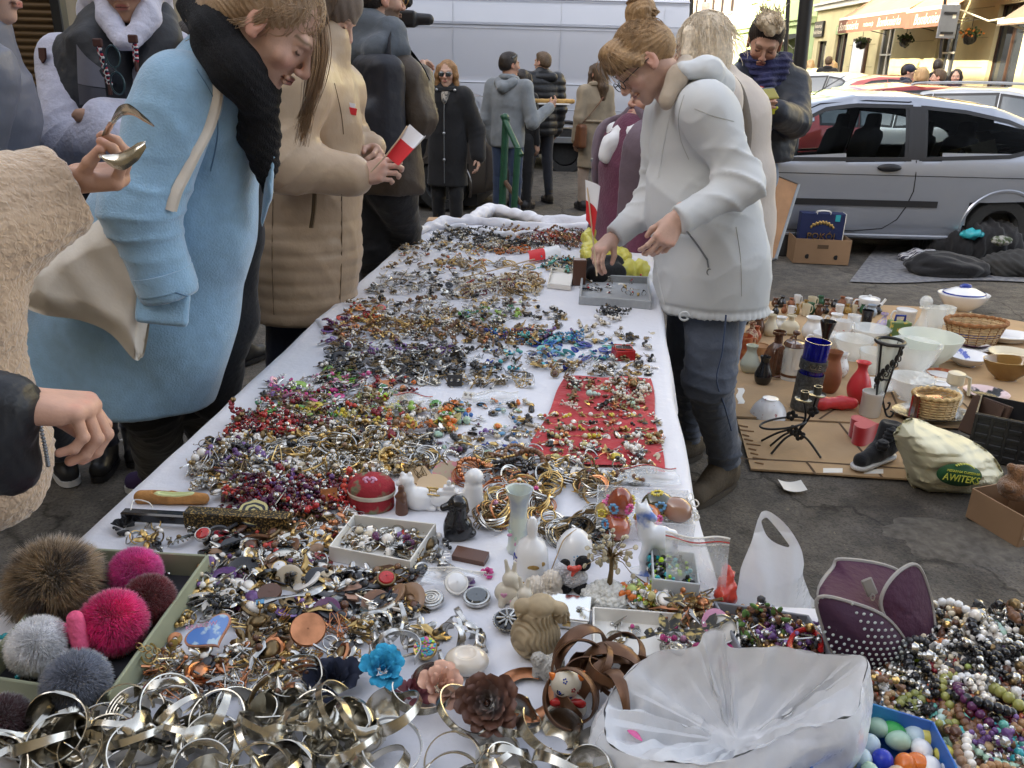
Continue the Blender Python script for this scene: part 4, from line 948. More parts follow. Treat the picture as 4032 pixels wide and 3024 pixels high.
for i,(x,Y,hd,h,top,hr,hs,lab)in enumerate([(1707,22.6,100,1.66,blk,blondehair,'bob','blond woman walking left of a dark-coated man on the far pavement'),(1719,22.0,100,1.78,blk,brownhair,'short','man in a black coat just left of the thick lamp post, on the far pavement'),(1750,21.6,80,1.7,blk,blondehair,'long','long-haired blond woman seen right of the lamp post on the far pavement'),(1789,20.8,60,1.8,blk,brownhair,'short','broad man in a black coat above the white estate car'),(1799,21.8,60,1.68,blk,blondehair,'bob','blond woman half hidden behind the broad man by the menu board')]):
 simple_person(lab,gp_(x,140,Y),hd,h,T1,top,blk,hr,hs,coat=.02,hem=.45,vox=.035,male=False,group='people walking on the far pavement')
coatb=cloth('black wool coat',(.010,.010,.012),bump=.2);scarfp=mat('patterned scarf',(.36,.32,.27),.9,col2=(.07,.07,.07),ns=50,thr=(.45,.6))
p=gp_(966,140,8.2);r_,J,R=simple_person('woman in a black coat and dark sunglasses walking towards the table',p,-97,1.70,T1,coatb,blk,mat('honey hair',(.28,.15,.06),.5,nv=.3,ns=60,bump=.5,bs=120),'bob',coat=.03,hem=.33,vox=.014,male=False,topn='coat',legs_spread=.06,arms={'elL':(-.05,.27,.635),'wrL':(.02,.30,.50),'elR':(-.06,-.27,.635),'wrR':(0,-.30,.50)})
hc=J['head'];T=lambda p:hc+A_(p)@R
g=G()
for q in(-1,1):g.ball(T((q*.032,.088,.004)),(.031,.009,.023),12,8,R=R)
g.tube([T((-.058,.07,.01)),T((-.03,.097,.014)),T((.03,.097,.014)),T((.058,.07,.01))],.003,5).tube([T((.058,.07,.01)),T((.078,-.01,.01))],.0025,5).tube([T((-.058,.07,.01)),T((-.078,-.01,.01))],.0025,5);obj('sunglasses',g,darkglass,r_)
obj('scarf',S(.02).cone(J['nec']+J['f']*.03,J['nec']+J['f']*.03+A_([0,0,.02]),.075,.06).cone(J['nec']+J['f']*.09-A_([0,0,.03]),J['che']+J['f']*.14+A_([0,0,.08]),.04,.02).mesh(.01,lambda P:.006*wn(P,60,3)),scarfp,r_)
g=G()
for q,zz in((-.08,.03),(.09,.03),(0,-.6),(0,-1.0)):g.ball(J['nec']+J['l']*q+J['f']*(.10 if zz>0 else.16)+A_([0,0,zz*.6 if zz<0 else zz-.01]),.014,8,6)
obj('button',g,alloy,r_);g=G().tube([J['che']+J['f']*.14+A_([0,0,.1]),J['che']+J['f']*.155,J['wai']+J['f']*.16,J['pel']+J['f']*.15-A_([0,0,.3])],.004,4);obj('zip',g,gp,r_)
hoodg=cloth('grey marl',(.21,.23,.25),nv=.15);p=gp_(1100,140,9.1)
r_,J,R=simple_person('man in a grey hoodie and blue jeans holding a long sandwich on a tray',p,62,1.80,T2,hoodg,denim,darkhair,'short',coat=.012,hem=.475,vox=.014,topn='hoodie',headyaw=-35,arms={'elR':(.02,-.28,.62),'wrR':(.24,-.36,.70),'elL':(-.03,.26,.63),'wrL':(.06,.22,.5)})
obj('hood',S(.03).cone(J['nec']-J['f']*.06+J['l']*.09,J['nec']-J['f']*.13-A_([0,0,.05]),.05,.055).cone(J['nec']-J['f']*.06-J['l']*.09,J['nec']-J['f']*.13-A_([0,0,.05]),.05,.055).mesh(.012,foldd(.006,30,5)),hoodg,r_)
obj('glasses_on_head',G().tube([J['head']+A_(q)@R for q in((.085,-.02,.07),(.06,.05,.1),(-.06,.05,.1),(-.085,-.02,.07))],.006,5),darkglass,r_)
tr=J['wrR']+J['f']*.10+A_([0,0,.035]);t=thing('sandwich_tray','white paper tray with a long bread roll in the hand of the grey hoodie man','food tray',tr)
obj('tray',G().box(tr,(.17,.05,.008),R=rotz(rad(10)),bev=.004),mat('white card',(.75,.73,.68),.7),t)
obj('bread',S(.01).cone(tr+A_([-.2,-.02,.03]),tr+A_([.2,.03,.03]),.02,.024).mesh(.008,lambda P:.003*wn(P,60,3)),mat('bread',(.50,.30,.10),.8,nv=.2,ns=30),t)
p=gp_(1172,140,11.0)
r_,J,R=simple_person('man with brown hair in a black down jacket behind the grey hoodie',p,115,1.84,T1,blkp,cloth('charcoal jeans',(.03,.033,.045)),mat('mid brown hair',(.11,.07,.04),.5,nv=.3,ns=60,bump=.5,bs=120),'short',coat=.035,hem=.46,vox=.016,puffy=.016,headyaw=30,legs_spread=.1,shoe=cloth('brown suede',(.05,.04,.03)))
obj('hood',S(.03).cone(J['nec']-J['f']*.05+J['l']*.09,J['nec']-J['f']*.12-J['l']*.09,.06,.06).mesh(.02),blkp,r_)
simple_person('woman with black hair between the grey hoodie and the black down jacket',gp_(1130,140,10.4),60,1.62,T1,blk,blk,darkhair,'bob',vox=.025,male=False)
tren=cloth('khaki trench',(.27,.22,.155),nv=.12);p=gp_(1290,140,10.5)
r_,J,R=simple_person('woman in a khaki trench coat with a brown shoulder bag, back turned',p,110,1.72,T1,tren,cloth('beige tights',(.32,.25,.2)),brownhair,'long',coat=.015,hem=.30,vox=.014,male=False,topn='coat',headyaw=25)
obj('belt',G().tube([J['wai']+J['f']*.135*math.cos(a)+J['l']*.185*math.sin(a)for a in np.linspace(0,2*PI,24,endpoint=False)],.016,6,closed=True),tren,r_)
g=G()
for q in(1,-1):g.box(J['shL' if q>0 else 'shR']+A_([0,0,.065]),(.06,.018,.006),R=rotz(rad(20)))
obj('epaulette',g,tren,r_)
lea=mat('brown leather',(.12,.045,.018),.5,nv=.2,ns=10,bump=.2,bs=40);q=J['pel']+J['l']*.20+A_([0,0,-.02])-J['f']*.06
bag_=thing('shoulder_bag','brown leather shoulder bag hanging on the khaki trench coat','bag',q-A_([0,0,.15]));obj('bag_body',S(.02).box(q,(.05,.13,.14),.035,R=rotz(rad(15))).mesh(.01),lea,bag_)
obj('strap',G().tube(spline([q+A_([0,0,.12]),J['che']-J['f']*.15+A_([0,0,0.02]),J['shR']+A_([0,0,.08]),],8),.014,6,flat=.3),lea,bag_)
simple_person('dark-haired person in grey coat, mostly hidden behind the blue coat',gp_(425,110,4.6),60,1.86,T1,cloth('mid grey coat',(.11,.11,.12)),blk,darkhair,'short',coat=.02,hem=.4,vox=.025)
def mkJ(f,**k):
 f=nrm(f);J=dict(f=f,l=A_([-f[1],f[0],0]),b=A_([0,0,0.]))
 for n,v in k.items():J[n]=A_(v,float)
 return J
def near_person(label,J,tone,eye='open',male=False,hv=.0032,hands=('L','R'),hk=None,beard=None,hsc=1.,brow=(.12,.07,.04),vox=.016,headkw=None):
 J['b']=A_([J['pel'][0],J['pel'][1],0.]);r=person(label,J)
 g,R=body_geo(J,tone,vox,hv,hsc,male,eye,beard,hands,hk,brow=brow,headkw=headkw)
 obj('body',g,skinmat(),r,color=True,ang=None);return r,R
def A(x,y,Y):return ad(x,y,Y)
J=mkJ((-1,.08,0),head=A(1390,138,2.93),hf=(-.66,-.18,-.66),hu=(-.66,0.05,.72),nec=A(1462,185,2.97),che=A(1500,290,2.98),wai=A(1512,440,2.98),pel=A(1540,585,2.98),shL=A(1520,232,2.80),elL=A(1602,400,2.74),wrL=A(1463,470,2.66),shR=A(1445,245,3.14),elR=A(1418,430,3.16),wrR=A(1322,512,3.06),hiL=A(1540,660,2.95),knL=A(1530,820,2.93),anL=at(1564,1008,.10),toL=at(1500,1078,.03),hiR=A(1500,640,3.10),knR=A(1482,810,3.2),anR=at(1484,948,.10),toR=at(1440,992,.03))
wj,R=near_person('woman with blond bun and glasses in a white jacket leaning over the table',J,T3,eye='down',hk={'L':dict(d=A(1428,520,2.62)-A(1460,466,2.66),n=(.3,-1,.3),curl=[(.5,.6,.4),(.6,.7,.4),(.7,.7,.4),(.75,.8,.4)],thumb=(1.1,.7)),'R':dict(d=A(1284,552,2.98)-A(1322,512,3.06),n=(-.5,-.3,.8),curl=[(.5,.7,.4),(.6,.8,.5),(.75,.9,.5),(.8,.9,.5)],thumb=(1.2,.9))})
WJ=J
hairW=mat('highlighted blond hair',(.40,.25,.12),.48,nv=.3,ns=40,stretch=(1,1,.5),bump=.5,bs=160,col2=(.14,.085,.045),thr=(.45,.8))
g=hair_geo(J['head'],R,'bun',vox=.0035)
def rootsW(rs):
 a=rs.uniform(0,2*PI);t=rs.uniform(.1,1.45);return A_([.09*math.sin(t)*math.cos(a),-.026+.103*math.sin(t)*math.sin(a)*.9,.042+.095*math.cos(t)])
strands(g,J['head'],R,1.,320,.12,rootsW,lambda p,t,rs:A_([0,-.11,.12])-p,r=.0013,seed=3,stick=True)
def rootsF(rs):return A_([rs.uniform(-.05,.06),.06+rs.uniform(-.01,.01),.11+rs.uniform(-.015,.01)])
strands(g,J['head'],R,1.,110,.13,rootsF,lambda p,t,rs:A_([.5 if p[0]>0 else-.5,.5-.9*t,-.35-1.1*t]),r=.0016,seed=5,lift=.006)
for i in range(60):
 a=i*.7;c=A_([.0,-.115,.13]);rr=.048
 P=[c+A_([rr*math.cos(a+u)*.95,rr*math.sin(a+u)*.6*math.cos(i),rr*math.sin(a+u*.8+i)])for u in np.linspace(0,2.2,7)];g.tube([J['head']+p@R for p in P],.002,4)
hw=obj('hair',g,hairW,wj,ang=None)
g=G()
for i in range(6):
 c=J['head']+A_([.02*math.cos(i*1.1),-.085+.012*math.sin(i),.115+.006*i])@R;g.ball(c,(.022,.012,.006),8,5,R=roteul(i,i*.7,i*2))
obj('hair_clip',g,mat('tortoise shell',(.22,.06,.02),.2,nv=.5,ns=80),hw)
def eyeglasses(J,R,root,m,sc=1.,y=.104,lens=True,w_=.024,h_=.017):
 g=G();T=lambda p:J['head']+(A_(p,float)*sc)@R;a=np.linspace(0,2*PI,20,endpoint=False)
 for q in(-1,1):g.tube([T((q*.033+w_*math.cos(t),y,.003+h_*math.sin(t)))for t in a],.0016,5,closed=True);g.tube([T((q*.057,y,.006)),T((q*.075,y-.03,.008)),T((q*.08,.0,.006))],.0018,5)
 g.tube([T((-.009,y,.006)),T((0,y+.004,.008)),T((.009,y,.006))],.0016,5);o=obj('glasses',g,m,root)
eyeglasses(J,R,wj,plast,y=.106)
whj=mat('white cotton jacket',(.60,.62,.63),.75,nv=.07,ns=5,bump=.3,bs=9,sheen=.05,detail=5.)
s=S(.05);f=J['f'];fl=(J['l'],.82)
s.path([J['nec']+A_([.03,0,-.02]),J['che'],J['wai'],J['pel'],A(1545,745,2.98)],[.09,.145,.185,.195,.21],flat=fl,k=.06)
s.cone(J['shL']+A_([0,0,-.01]),J['nec']+A_([.05,0,-.04]),.076,.074);s.cone(J['shR']+A_([0,0,-.01]),J['nec']+A_([.05,0,-.04]),.08,.08);s.cone(J['shL']+A_([.04,.05,-.05]),J['shR']+A_([.04,-.05,-.05]),.1,.1)
s.cone(J['shL'],J['elL'],.080,.066);s.cone(J['elL'],J['wrL']+A_([.01,0,0]),.066,.048);s.cone(J['shR'],J['elR'],.085,.075);s.cone(J['elR'],J['wrR']+A_([.02,0,.01]),.075,.05)
s.box(J['wrL']+nrm(J['wrL']-J['elL'])*.035,(.08,.08,.03),.002,R=frame(J['wrL']-J['elL']),op='d',k=.005);s.box(J['wrR']+nrm(J['wrR']-J['elR'])*.03,(.08,.08,.03),.002,R=frame(J['wrR']-J['elR']),op='d',k=.005)
zhem=A(1543,672,2.98)[2];s.box((J['pel'][0],J['pel'][1],zhem-.2),(.6,.6,.2),.001,op='d',k=.008)
fd=foldd(.012,10,21,J,.02)
def dj(P):
 h_=np.clip(1-np.abs(P[:,2]-zhem-.035)/.012,0,1);return fd(P)-.006*h_+.003*np.sin(np.arctan2(P[:,1]-J['pel'][1],P[:,0]-J['pel'][0])*46)*np.clip(1-(P[:,2]-zhem)/.05,0,1)
jk=obj('jacket',s.mesh(.0085,dj),whj,wj,ang=None)
hd=S(.03).path([A(1478,152,2.86),A(1530,150,2.88),A(1560,178,2.95),A(1520,160,3.05),A(1470,168,3.06)],[.03,.042,.04,.042,.03],flat=((0,0,1),.8)).cone(A(1520,168,2.95),A(1570,225,2.96),.065,.035).mesh(.007,foldd(.012,18,4))
obj('hood',hd,whj,jk,ang=None);obj('collar',S(.02).path([A(1440,215,2.83),A(1462,170,2.86),A(1480,148,2.95),A(1466,165,3.05)],[.026,.032,.03,.026],flat=((0,0,1),1.3)).mesh(.006),cloth('beige corduroy',(.48,.40,.31)),jk,ang=None)
def on(x,y,Y,w_,dx=0):return A(x,y,Y)
g=G().tube(ontoline(jk,((1446,250),(1432,320),(1422,385))),.003,5).tube(ontoline(jk,((1418,560),(1424,610),(1434,655))),.003,5);obj('zip',g,whj,jk)
obj('seam',G().tube(ontoline(jk,((1478,205),(1466,250),(1470,300),(1488,345)),.0005),.0016,4).tube(ontoline(jk,((1500,235),(1540,250),(1585,262)),.0005),.0015,4).tube(ontoline(jk,((1590,490),(1600,560),(1602,640)),.0005),.0015,4),mat('jacket seam',(.42,.42,.40),.8),jk)
g=G().tube(ontoline(jk,((1484,500),(1508,532),(1528,562))),.0035,5);pz=onto(jk,1528,562,.004)[1];g.tube([A(1527,558,pz),A(1530,578,pz)],.003,4);g.tube([A(1533+6*math.cos(a),588+7*math.sin(a),pz)for a in np.linspace(0,2*PI,12,endpoint=False)],.0022,4,closed=True);obj('pocket_zip',g,gp,jk)
obj('cord_loop',G().tube([A(1478+10*math.cos(a),683+9*math.sin(a),2.8)for a in np.linspace(.5,6.2,14)],.004,5),whj,jk)
trousers(wj,J,denimg,r=(.100,.092,.062),vox=.009,hem=.04,amp=.008,seed=31)
obj('side_seam',G().tube(spline([A(1568,680,2.80),A(1560,760,2.80),A(1548,820,2.815),A(1566,880,2.86),A(1580,930,2.92)],6),.0035,5),MATS['blue denim'],wj)
suede=mat('taupe suede boot',(.085,.065,.042),.9,nv=.2,ns=25,bump=.3,bs=90);shoes(wj,J,suede,sole=mat('boot sole',(.06,.048,.035),.8),hi=.12,w_=.05,lace=True,nm='boot')
flagw=mat('flag white paper',(.78,.78,.80),.7);flagr=mat('flag red paper',(.62,.025,.03),.7)
def flag(label,sp,tops,w_in,Y0,sq,curl=.02,group='small paper flags of white and red',split=.5):
 """sp: stick points (world); flag quad corners tl,tr,br,bl in world; white half first (along tl->bl)"""
 r=thing('paper_flag',label,'flag',sp[0],group=group);obj('stick',G().tube(sp,.0028,6),mat('wood stick',(.55,.42,.28),.7),r)
 tl,tr,br,bl=[A_(q,float)for q in tops];N=nrm(np.cross(tr-tl,bl-tl));n=22
 for nm,m,v0,v1 in(('white_half',flagw,0,split),('red_half',flagr,split,1)):
  rows=[]
  for v in np.linspace(v0,v1,9):
   rows.append([(tl*(1-u)+tr*u)*(1-v)+(bl*(1-u)+br*u)*v+N*curl*math.sin(u*sq[0]+v*sq[1])for u in np.linspace(0,1,n)])
  rows=A_(rows);g=G().grid(rows).grid(rows[:,::-1]+N*.0006);obj(nm,g,m,r,ang=None)
 return r
flag('paper flag held upright by the woman in the white jacket',[A(1289,596,2.86),A(1284,545,2.90),A(1276,470,2.95),A(1268,400,3.0)],(A(1264,388,3.0),A(1292,402,2.94),A(1288,512,2.9),A(1258,475,2.97)),0,0,(2.6,1.2),.018)
J=mkJ((1,.12,0),head=A(590,62,2.06),hf=(.72,-.14,-.64),hu=(.66,.02,.74),nec=A(515,120,2.14),che=A(450,270,2.2),wai=A(395,470,2.22),pel=A(345,640,2.24),shR=A(392,205,2.03),elR=A(300,450,1.95),wrR=A(362,622,1.96),shL=A(520,230,2.36),elL=A(545,430,2.4),wrL=A(500,600,2.42),hiR=A(330,680,2.2),knR=A(330,880,2.35),anR=at(345,1012,.10),toR=at(292,1045,.03),hiL=A(400,690,2.36),knL=A(430,850,2.5),anL=at(455,950,.10),toL=at(520,960,.03))
bg_,R=near_person('girl in long pale blue coat and black scarf bending over the table',J,T3,eye='down',hands=(),hsc=1.1,brow=(.2,.13,.08),hv=.0026)
hairG=mat('ash blond hair',(.42,.29,.18),.45,nv=.3,ns=40,stretch=(1,1,.5),bump=.4,bs=160,col2=(.24,.16,.10),thr=(.45,.85))
g=hair_geo(J['head'],R,'low',sc=1.1,vox=.003)
def rootsG(rs):
 a=rs.uniform(0,2*PI);t=rs.uniform(.0,1.5);return A_([.088*math.sin(t)*math.cos(a),-.02+.1*math.sin(t)*math.sin(a),.045+.092*math.cos(t)])
strands(g,J['head'],R,1.1,480,.15,rootsG,lambda p,t,rs:A_([0,-.12,-.06])-p,r=.0012,seed=13,stick=True,lift=.004)
for i in range(210):
 a=rnd.gauss(0,.8);b2=rnd.gauss(0,1);c_=rnd.random()
 P=[A(630+22*a,-30+5*b2,2.06+.03*b2),A(672+14*a,30+10*b2,2.08+.02*a),A(690+12*a,105,2.09+.03*b2),A(678+11*a,185,2.1+.03*b2),A(664+7*a+4*b2,235+20*c_,2.1),A(652+6*a+5*b2,250+70*c_,2.1)]
 g.tube(spline(P,3),np.linspace(.0013,.0004,16),3,caps=False)
for i in range(60):
 a=rnd.gauss(0,1);b2=rnd.gauss(0,1);P=[A(575+12*a,30+8*b2,1.97),A(530+9*a,50+6*b2,1.98),A(490+14*b2,45+5*a,2.0),A(450+20*a,62+14*b2,2.02)]
 g.tube(spline(P,3),.0009,3,caps=False)
obj('hair',g,hairG,bg_,ang=None)
wool=mat('pale blue wool',(.27,.45,.62),.95,nv=.10,ns=30,bump=.3,bs=200,sheen=.6,detail=8.)
s=S(.05);fl=(J['l'],.85)
s.path([J['nec']+A_([-.04,0,-.03]),A(445,262,2.2),A(405,470,2.22),A(350,670,2.25),A(268,905,2.27)],[.10,.158,.172,.195,.235],flat=fl,k=.06)
s.cone(J['shR']+A_([.0,0,0]),J['nec']+A_([-.05,0,-.03]),.082,.07);s.cone(J['shL'],J['nec']+A_([-.03,0,-.04]),.08,.075);s.cone(J['shR']+A_([.02,.1,-.03]),J['shL']+A_([-.02,0,-.03]),.1,.1)
s.cone(A(350,430,2.2),A(128,850,2.25),.15,.17,k=.08)
zh=A(290,905,2.12)[2];tl_=nrm((.06,0,1));s.box(A(270,900,2.12)-tl_*.3,(.7,.7,.3),.001,R=frame(tl_),op='d',k=.01)
s.box(A(640,640,2.3),(.10,.4,.5),.02,R=roteul(0,.16,0),op='d',k=.03)
fdg=foldd(.008,5,41)
def dg(P):return fdg(P)+.008*np.sin(P[:,0]*26+P[:,2]*6+1.5*wn(P,3,7))*np.clip((1.15-P[:,2])/.5,0,1)
ct=obj('coat',s.mesh(.009,dg),wool,bg_,ang=None)
s=S(.035).cone(J['shR']+A_([0,0,.005]),J['elR'],.096,.086).cone(J['elR'],J['wrR'],.086,.066).box(J['wrR']+nrm(J['wrR']-J['elR'])*.05,(.1,.1,.03),.004,R=frame(J['wrR']-J['elR']),op='d',k=.006)
slv=obj('sleeve',s.mesh(.008,foldd(.008,8,44,J,.012)),wool,ct,ang=None)
obj('cuff',G().tube([J['wrR']+nrm(J['wrR']-J['elR'])*t for t in(-.045,.0)],[.074,.073],24),wool,ct)
fw=A(352,662,1.93);Rp=frame(nrm(A_([.12,-1,.25])),(0.12,0,1));obj('pocket_flap',S(.01).box(fw,(.062,.045,.012),.012,R=Rp).mesh(.005,foldd(.002,30,3)),wool,ct,ang=None)
lp=S(.01).path([A(575,240,2.16),A(588,300,2.14),A(580,400,2.14),A(566,480,2.16)],[.035,.05,.04,.012],flat=((1,.35,0),.2)).mesh(.005);obj('lapel',lp,wool,ct,ang=None)
obj('sleeve_seam',G().tube(ontoline([ct,slv],((300,640),(345,625),(405,640)),.001),.0018,4).tube(ontoline([ct,slv],((425,150),(462,215),(470,290),(455,370)),.0005),.0016,4),mat('blue seam',(.12,.22,.34),.9),ct)
sc_m=mat('black knitted scarf',(.010,.010,.012),.95,nv=.3,ns=60,bump=.9,bs=150,stretch=(3,1,1))
s=S(.025).path([A(430,25,2.12),A(470,75,2.03),A(515,150,2.0),A(548,205,2.02)],[.045,.055,.058,.048]).path([A(470,25,2.2),A(515,50,2.1),A(545,130,2.06),A(560,200,2.06)],[.05,.05,.052,.042]).path([A(555,190,2.06),A(562,290,2.1),A(572,350,2.13),A(575,430,2.16)],[.05,.045,.03,.012])
obj('scarf',s.mesh(.006,lambda P:.0016*np.sin((P[:,0]*.75+P[:,2]*.6)*330+5*wn(P,15,3))+.010*wn(P,22,6)),sc_m,bg_,ang=None)
s=S(.04).path([A(530,330,2.3),A(512,520,2.34),A(505,690,2.36),A(500,745,2.36)],[.05,.065,.07,.055],flat=(J['l'],.8)).path([A(470,650,2.34),A(455,800,2.4),A(462,850,2.42)],[.08,.09,.085]);obj('skirt',s.mesh(.011,foldd(.008,12,8)),blk,bg_,ang=None)
trousers(bg_,J,blk,r=(.11,.085,.085),vox=.012,amp=.007,hem=.0);shoes(bg_,J,mat('purple canvas',(.05,.03,.10),.8),sole=mat('white rubber',(.6,.6,.6),.6),hi=.05,nm='sneaker')
tote=mat('natural canvas',(.72,.66,.57),.85,nv=.06,ns=8,bump=.3,bs=30)
tb=thing('tote_bag','natural canvas tote bag on the shoulder of the girl in the blue coat','tote bag',A(200,760,1.98))
OT=[(52,570),(43,648),(110,680),(176,690),(240,722),(293,774),(310,762),(322,690),(334,590),(322,520),(352,440),(402,348),(392,344),(330,368),(270,430),(150,520)]
for nm,sg in(('front_panel',-1),('back_panel',1)):
 V,F=cells(OT,None,4.,lambda x,y,sg=sg:1.965+.03*(x>300)+sg*.045*math.sin(edged(OT,x,y,45)*PI/2));V[:,1]+=sg*(.014*(1-np.abs(wn(V*A_([1,.3,.5]),13,5)))**3+.004*np.sin(V[:,0]*60+V[:,2]*26+2*wn(V,7,3))+.002*wn(V,40,2));obj(nm,G().add(V,F),tote,tb,ang=None)
for off in(0,9):obj('handle',G().tube(spline([onto([ct,slv],x+off*.7,y,.008)for x,y in((366,455),(378,415),(395,380),(420,330),(446,280),(462,230),(466,185),(455,148),(435,122))],5),.010,6,flat=.25,up=(.2,-1,.2)),tote,tb)
J=mkJ((1,.22,0),head=A(705,30,2.98),hf=(.78,-.1,-.55),hu=(.52,0,.84),nec=A(680,120,2.97),che=A(668,250,2.97),wai=A(662,400,2.97),pel=A(655,530,2.97),shR=A(640,195,2.75),elR=A(610,352,2.68),wrR=A(775,380,2.73),shL=A(725,200,3.16),elL=A(748,300,3.22),wrL=A(805,322,3.1),hiR=A(630,670,2.96),knR=A(622,820,2.95),anR=at(640,960,.1),toR=at(700,985,.03),hiL=A(665,655,3.05),knL=A(665,800,3.1),anL=at(680,940,.1),toL=at(730,950,.03))
bp_,R=near_person('person in a long beige down coat holding a paper flag, left of the table',J,T3,eye='down',hv=.0036,hk={'R':dict(d=A(835,366,2.7)-A(775,382,2.73),n=(-.1,-.9,.4),curl=[(.6,.8,.5),(.7,.9,.5),(.8,.9,.5),(.9,.9,.5)],thumb=(1.1,.6)),'L':dict(d=A(835,348,2.95)-A(800,322,3.1),n=(.7,.3,.5),curl=[(.7,.8,.4)]*4,thumb=(.9,.6))})
obj('hair',hair_geo(J['head'],R,'bob',vox=.006),brownhair,bp_,ang=None)
beige=mat('beige down coat',(.43,.32,.215),.42,nv=.08,ns=5,bump=.35,bs=22,sheen=.1)
obj('cap',S(.02).ell(J['head']+A_([0,-.02,.05])@R,(.1,.115,.095),R).mesh(.006,lambda P:.0015*np.sin(P[:,0]*260)),cloth('grey brown knit',(.13,.10,.08)),bp_,ang=None)
s=S(.05);s.path([J['nec']+A_([0,0,-.03]),J['che'],J['wai'],J['pel'],A(650,755,2.97)],[.10,.165,.185,.195,.19],flat=(J['l'],.9),k=.06);s.cone(J['shR'],J['nec'],.09,.07);s.cone(J['shL'],J['nec'],.085,.07);s.cone(J['shL'],J['shR'],.1,.1)
s.cone(J['shR'],J['elR'],.092,.085);s.cone(J['elR'],J['wrR']-A_([.015,0,0]),.085,.062);s.cone(J['shL'],J['elL'],.085,.075);s.cone(J['elL'],J['wrL']-A_([.015,0,0]),.075,.058)
s.cone(J['nec']+A_([.0,0,.0]),J['nec']+A_([.03,0,.055]),.085,.085);zq=A(650,700,2.85)[2];s.box((J['pel'][0],J['pel'][1],zq-.2),(.6,.6,.2),.001,op='d',k=.012)
fb=foldd(.006,16,51,J,.012)
dn=obj('coat',s.mesh(.0095,lambda P:fb(P)+.0055*np.abs(np.sin(P[:,2]*PI/.052+.5*wn(P,5,2)))**.5*np.clip((1.25-P[:,2])*8,.25,1)),beige,bp_,ang=None)
g=G().tube(spline([A(679,410,2.745),A(676,460,2.74),A(671,492,2.74)],4),.006,5).tube(spline([A(683,410,2.742),A(680,460,2.735),A(675,492,2.735)],4),.004,5);obj('pocket_zip',g,mat('beige dark seam',(.17,.12,.07),.7),dn)
obj('cuff',S(.01).cone(J['wrR']-A_([.02,0,0]),J['wrR']+A_([.02,0,0]),.036,.034).mesh(.007),blk,dn);obj('seam',G().tube(ontoline(dn,((590,430),(588,560),(592,680)),.0),.0022,4).tube(ontoline(dn,((722,180),(736,240),(742,290)),.0),.0022,4).tube(ontoline(dn,((738,420),(738,550),(733,680)),.0),.0022,4),MATS['beige dark seam'],dn)
qs=onto(dn,760,240,.003);sk_=obj('sticker',G().box(qs,(.016,.002,.011),R=roteul(.1,.2,.5)),flagr,bp_);obj('sticker_top',G().box(qs+A_([-.004,0,.017]),(.016,.002,.009),R=roteul(.1,.2,.5)),flagw,sk_)
trousers(bp_,J,navy,r=(.09,.08,.07),top=False);shoes(bp_,J,plast)
flag('paper flag rolled round its stick in the hands of the person in the beige coat',[A(800,372,2.68),A(835,335,2.68),A(862,300,2.69),A(880,272,2.7)],(A(885,268,2.70),A(917,290,2.62),A(868,362,2.62),A(826,328,2.68)),0,0,(3.0,.6),.03,split=.42)
J=mkJ((.78,.62,0),head=A(820,-2,3.8),hf=(.85,.5,-.05),hu=(0,0,1),nec=A(815,85,3.78),che=A(822,190,3.8),wai=A(822,300,3.8),pel=A(830,380,3.8),shR=A(872,168,3.64),elR=A(905,255,3.62),wrR=A(905,168,3.85),shL=A(762,160,3.98),elL=A(745,270,4.05),wrL=A(760,350,4.2),hiR=A(850,400,3.75),knR=A(872,500,3.95),anR=at(840,640,.1),toR=at(890,630,.03),hiL=A(805,400,3.9),knL=A(805,540,3.9),anL=at(800,760,.1),toL=at(850,745,.03))
bm,R=near_person('tall bearded man in brown jacket with black backpack, seen from behind',J,T1,male=True,beard=(.06,.035,.02),hk={'R':dict(curl=[(.7,.8,.5)]*4,n=(-.5,-.8,0)),'L':{}},hv=.0038)
obj('hair',hair_geo(J['head'],R,'short',vox=.0045),darkhair,bm,ang=None);eyeglasses(J,R,bm,MATS['mustard strap'])
brj=mat('brown waxed jacket',(.055,.040,.028),.6,nv=.2,ns=8,bump=.4,bs=30)
s=S(.05);torso_sdf(s,J,W=.19,D_=.72,t=.015,hem=A(830,410,3.8)[2]);arm_sdf(s,J,'R',t=.02);arm_sdf(s,J,'L',t=.015);obj('jacket',s.mesh(.012,foldd(.008,16,61,J,.012)),brj,bm,ang=None)
hdm=cloth('grey blue hood',(.085,.10,.12));obj('hood',S(.03).path([A(770,115,3.72),A(800,60,3.74),A(845,75,3.68),A(862,110,3.66)],[.05,.07,.06,.04]).path([A(775,105,3.74),A(820,110,3.62),A(858,105,3.66)],[.055,.06,.045]).mesh(.009,foldd(.007,25,5)),hdm,bm,ang=None)
trousers(bm,J,blk,r=(.105,.08,.068),amp=.007);shoes(bm,J,plast)
bk=thing('backpack','black backpack on the back of the bearded man','backpack',A(825,330,3.5));q=A(818,235,3.56);Rb=frame((-J['f'][0],-J['f'][1],0));bkm=mat('black nylon',(.010,.011,.018),.6,bump=.3,bs=30,nv=.2)
obj('bag_body',S(.04).box(q,(.13,.21,.075),.06,R=Rb).box(q+Rb[2]*.07-A_([0,0,.08]),(.11,.11,.05),.04,R=Rb).mesh(.01,foldd(.005,18,4)),bkm,bk,ang=None)
obj('zip',G().tube([q+Rb[2]*.125+Rb[0]*.09*math.cos(a)+A_([0,0,-.06+.08*math.sin(a)])for a in np.linspace(-.3,PI+.3,20)],.003,4),gp,bk)
for sg in(1,-1):obj('strap',G().tube(spline([q+Rb[0]*.09*sg+A_([0,0,.17]),J['nec']+Rb[0]*.13*sg+A_([0,0,.02]),J['che']+Rb[0]*.16*sg+J['f']*.14,q+Rb[0]*.13*sg-A_([0,0,.15])],7),.028,6,flat=.25,up=tuple(Rb[2])),bkm,bk)
